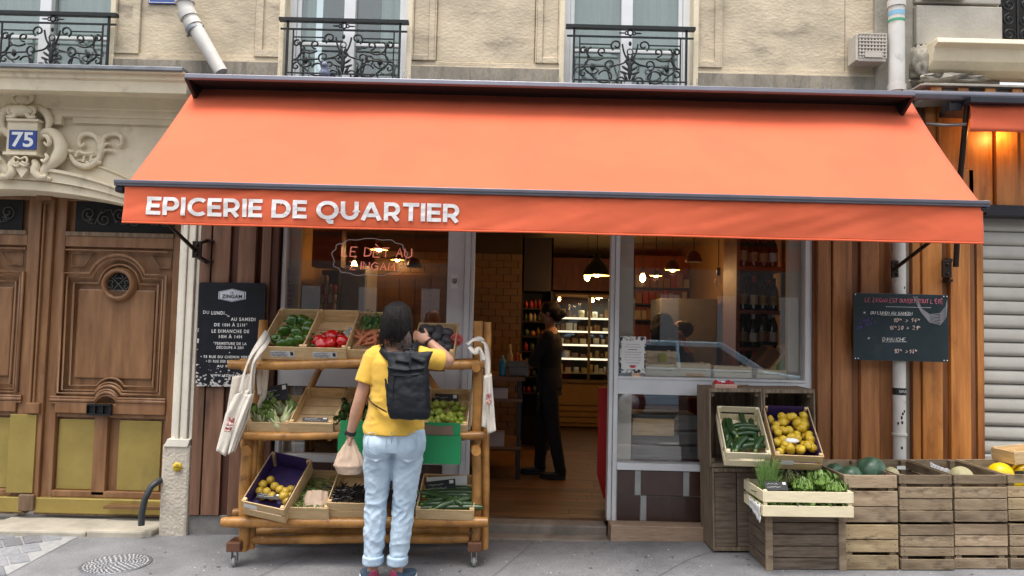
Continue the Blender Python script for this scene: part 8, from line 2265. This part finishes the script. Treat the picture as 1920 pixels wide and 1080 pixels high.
# ---------------- people inside the shop
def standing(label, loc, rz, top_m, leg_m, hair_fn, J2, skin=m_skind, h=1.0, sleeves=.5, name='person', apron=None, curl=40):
    t = thing(name, label, 'person', loc, rz=rz)
    SL, EL, WL, SR, ER, WR = [Vector(J2[k]) for k in ('SL', 'EL', 'WL', 'SR', 'ER', 'WR')]
    b = MB().sh()
    loft(b, [(0, 0, .90, .15, .10), (0, 0, 1.08, .125, .088), (0, 0, 1.28, .155, .10), (0, 0, 1.38, .155, .085), (0, 0, 1.42, .10, .07), (0, .005, 1.46, .055, .055)])
    b.tube([(0, .005, 1.43), (0, .02, 1.54)], [.053, .048], 16)
    T_ = head_mb(b, Vector((0, .03, 1.605)), Matrix.Rotation(R(J2.get('yaw', 0)), 3, 'Z') @ Matrix.Rotation(R(J2.get('nod', -8)), 3, 'X'))
    limb(b, [SL, EL, WL], [.046, .037, .026]); limb(b, [SR, ER, WR], [.046, .037, .026])
    hand_mb(b, WL, WL - EL, (0, 0, 1), 1 if 0 else -1, curl=curl); hand_mb(b, WR, WR - ER, (0, 0, 1), 1, curl=curl)
    for s in ('l', 'r'): limb(b, [J2['h' + s], J2['k' + s], J2['a' + s]], [.075, .05, .034])
    remesh(b.build('body', skin, t), .008, 4); eyes(t, T_, None)
    tp = MB().sh(); loft(tp, [(0, 0, .86, .178, .125), (0, 0, .95, .172, .118), (0, 0, 1.08, .15, .105), (0, 0, 1.26, .172, .116), (0, 0, 1.36, .17, .10), (0, 0, 1.41, .11, .078), (0, 0, 1.43, .07, .062)], n=30)
    for S_, E_, W_ in ((SL, EL, WL), (SR, ER, WR)):
        e = S_.lerp(E_, min(1, sleeves * 2)); limb(tp, [S_.lerp(Vector((0, 0, 1.36)), .3), S_, e], [.058, .058, .055])
        if sleeves > .5: limb(tp, [E_, E_.lerp(W_, sleeves * 2 - 1)], [.048, .038])
    remesh(tp.build('top', top_m, t), .009, 4, disp=(.012, .1))
    tr = MB().sh(); loft(tr, [(0, 0, .80, .17, .118), (0, 0, .90, .165, .115)], n=30)
    for s in ('l', 'r'): limb(tr, [J2['h' + s], J2['k' + s], tuple(Vector(J2['a' + s]) + Vector((0, 0, .0)))], [.095, .07, .055])
    remesh(tr.build('trousers', leg_m, t), .009, 4, disp=(.012, .1))
    for s in ('l', 'r'): a = Vector(J2['a' + s]); shoe(t, Vector((a.x, a.y, a.z - .09)), 0, m_rubber, m_rubber, m_rubber)
    if apron:
        ap = MB().sh(); ap.grid(lambda u_, v_: (.15 * (u_ - .5) * 2, .135 - .06 * (2 * (u_ - .5)) ** 2 + .0, .62 + .74 * v_), 14, 20); ap.build('apron', apron, t, solid=.004)
    hb = MB().sh(); hair_fn(hb); remesh(hb.build('hair', m_hair, t), .008, 4, disp=(.012, .05))
    return t
def jstand(**k):
    d = dict(SL=(-.165, 0, 1.375), EL=(-.20, .05, 1.12), WL=(-.17, .25, 1.02), SR=(.165, 0, 1.375), ER=(.20, .05, 1.12), WR=(.17, .25, 1.02), hl=(-.085, 0, .88), kl=(-.085, .03, .48), al=(-.085, 0, .09), hr=(.085, 0, .88), kr=(.085, .03, .48), ar=(.085, 0, .09))
    d.update(k); return d
m_blkc = mat('black_cotton', (.009, .009, .011), .9, var=.2, bump=.2)
m_flor = mat('small_floral_print', (.012, .012, .014), .8, scale=26, bump=0, col2=(.35, .25, .22), fac=(.58, .66))
def bun(hb): hb.blob((0, .012, 1.635), (.084, .102, .09), 22, 14).blob((0, -.105, 1.60), (.045, .042, .045), 16, 10).blob((0, -.06, 1.58), (.06, .05, .06), 14, 10)
cl = Vector((.40, 1.72, IZ0))
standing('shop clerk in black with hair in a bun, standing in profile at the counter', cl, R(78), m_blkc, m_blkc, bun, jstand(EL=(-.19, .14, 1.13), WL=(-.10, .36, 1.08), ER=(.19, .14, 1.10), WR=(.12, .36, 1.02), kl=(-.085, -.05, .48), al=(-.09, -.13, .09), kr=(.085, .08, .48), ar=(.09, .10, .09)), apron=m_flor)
def bighair(hb): hb.blob((0, .01, 1.63), (.10, .11, .10), 22, 14).blob((0, -.04, 1.53), (.135, .10, .13), 22, 14, amp=.2).blob((0, -.05, 1.42), (.14, .09, .12), 20, 12, amp=.2)
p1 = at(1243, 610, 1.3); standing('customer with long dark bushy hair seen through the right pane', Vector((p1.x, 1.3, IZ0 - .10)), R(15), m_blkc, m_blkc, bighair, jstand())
def shorth(hb): hb.blob((0, .005, 1.64), (.082, .10, .085), 20, 12)
m_olive = mat('olive_cotton', (.10, .085, .05), .9, var=.15, bump=.2)
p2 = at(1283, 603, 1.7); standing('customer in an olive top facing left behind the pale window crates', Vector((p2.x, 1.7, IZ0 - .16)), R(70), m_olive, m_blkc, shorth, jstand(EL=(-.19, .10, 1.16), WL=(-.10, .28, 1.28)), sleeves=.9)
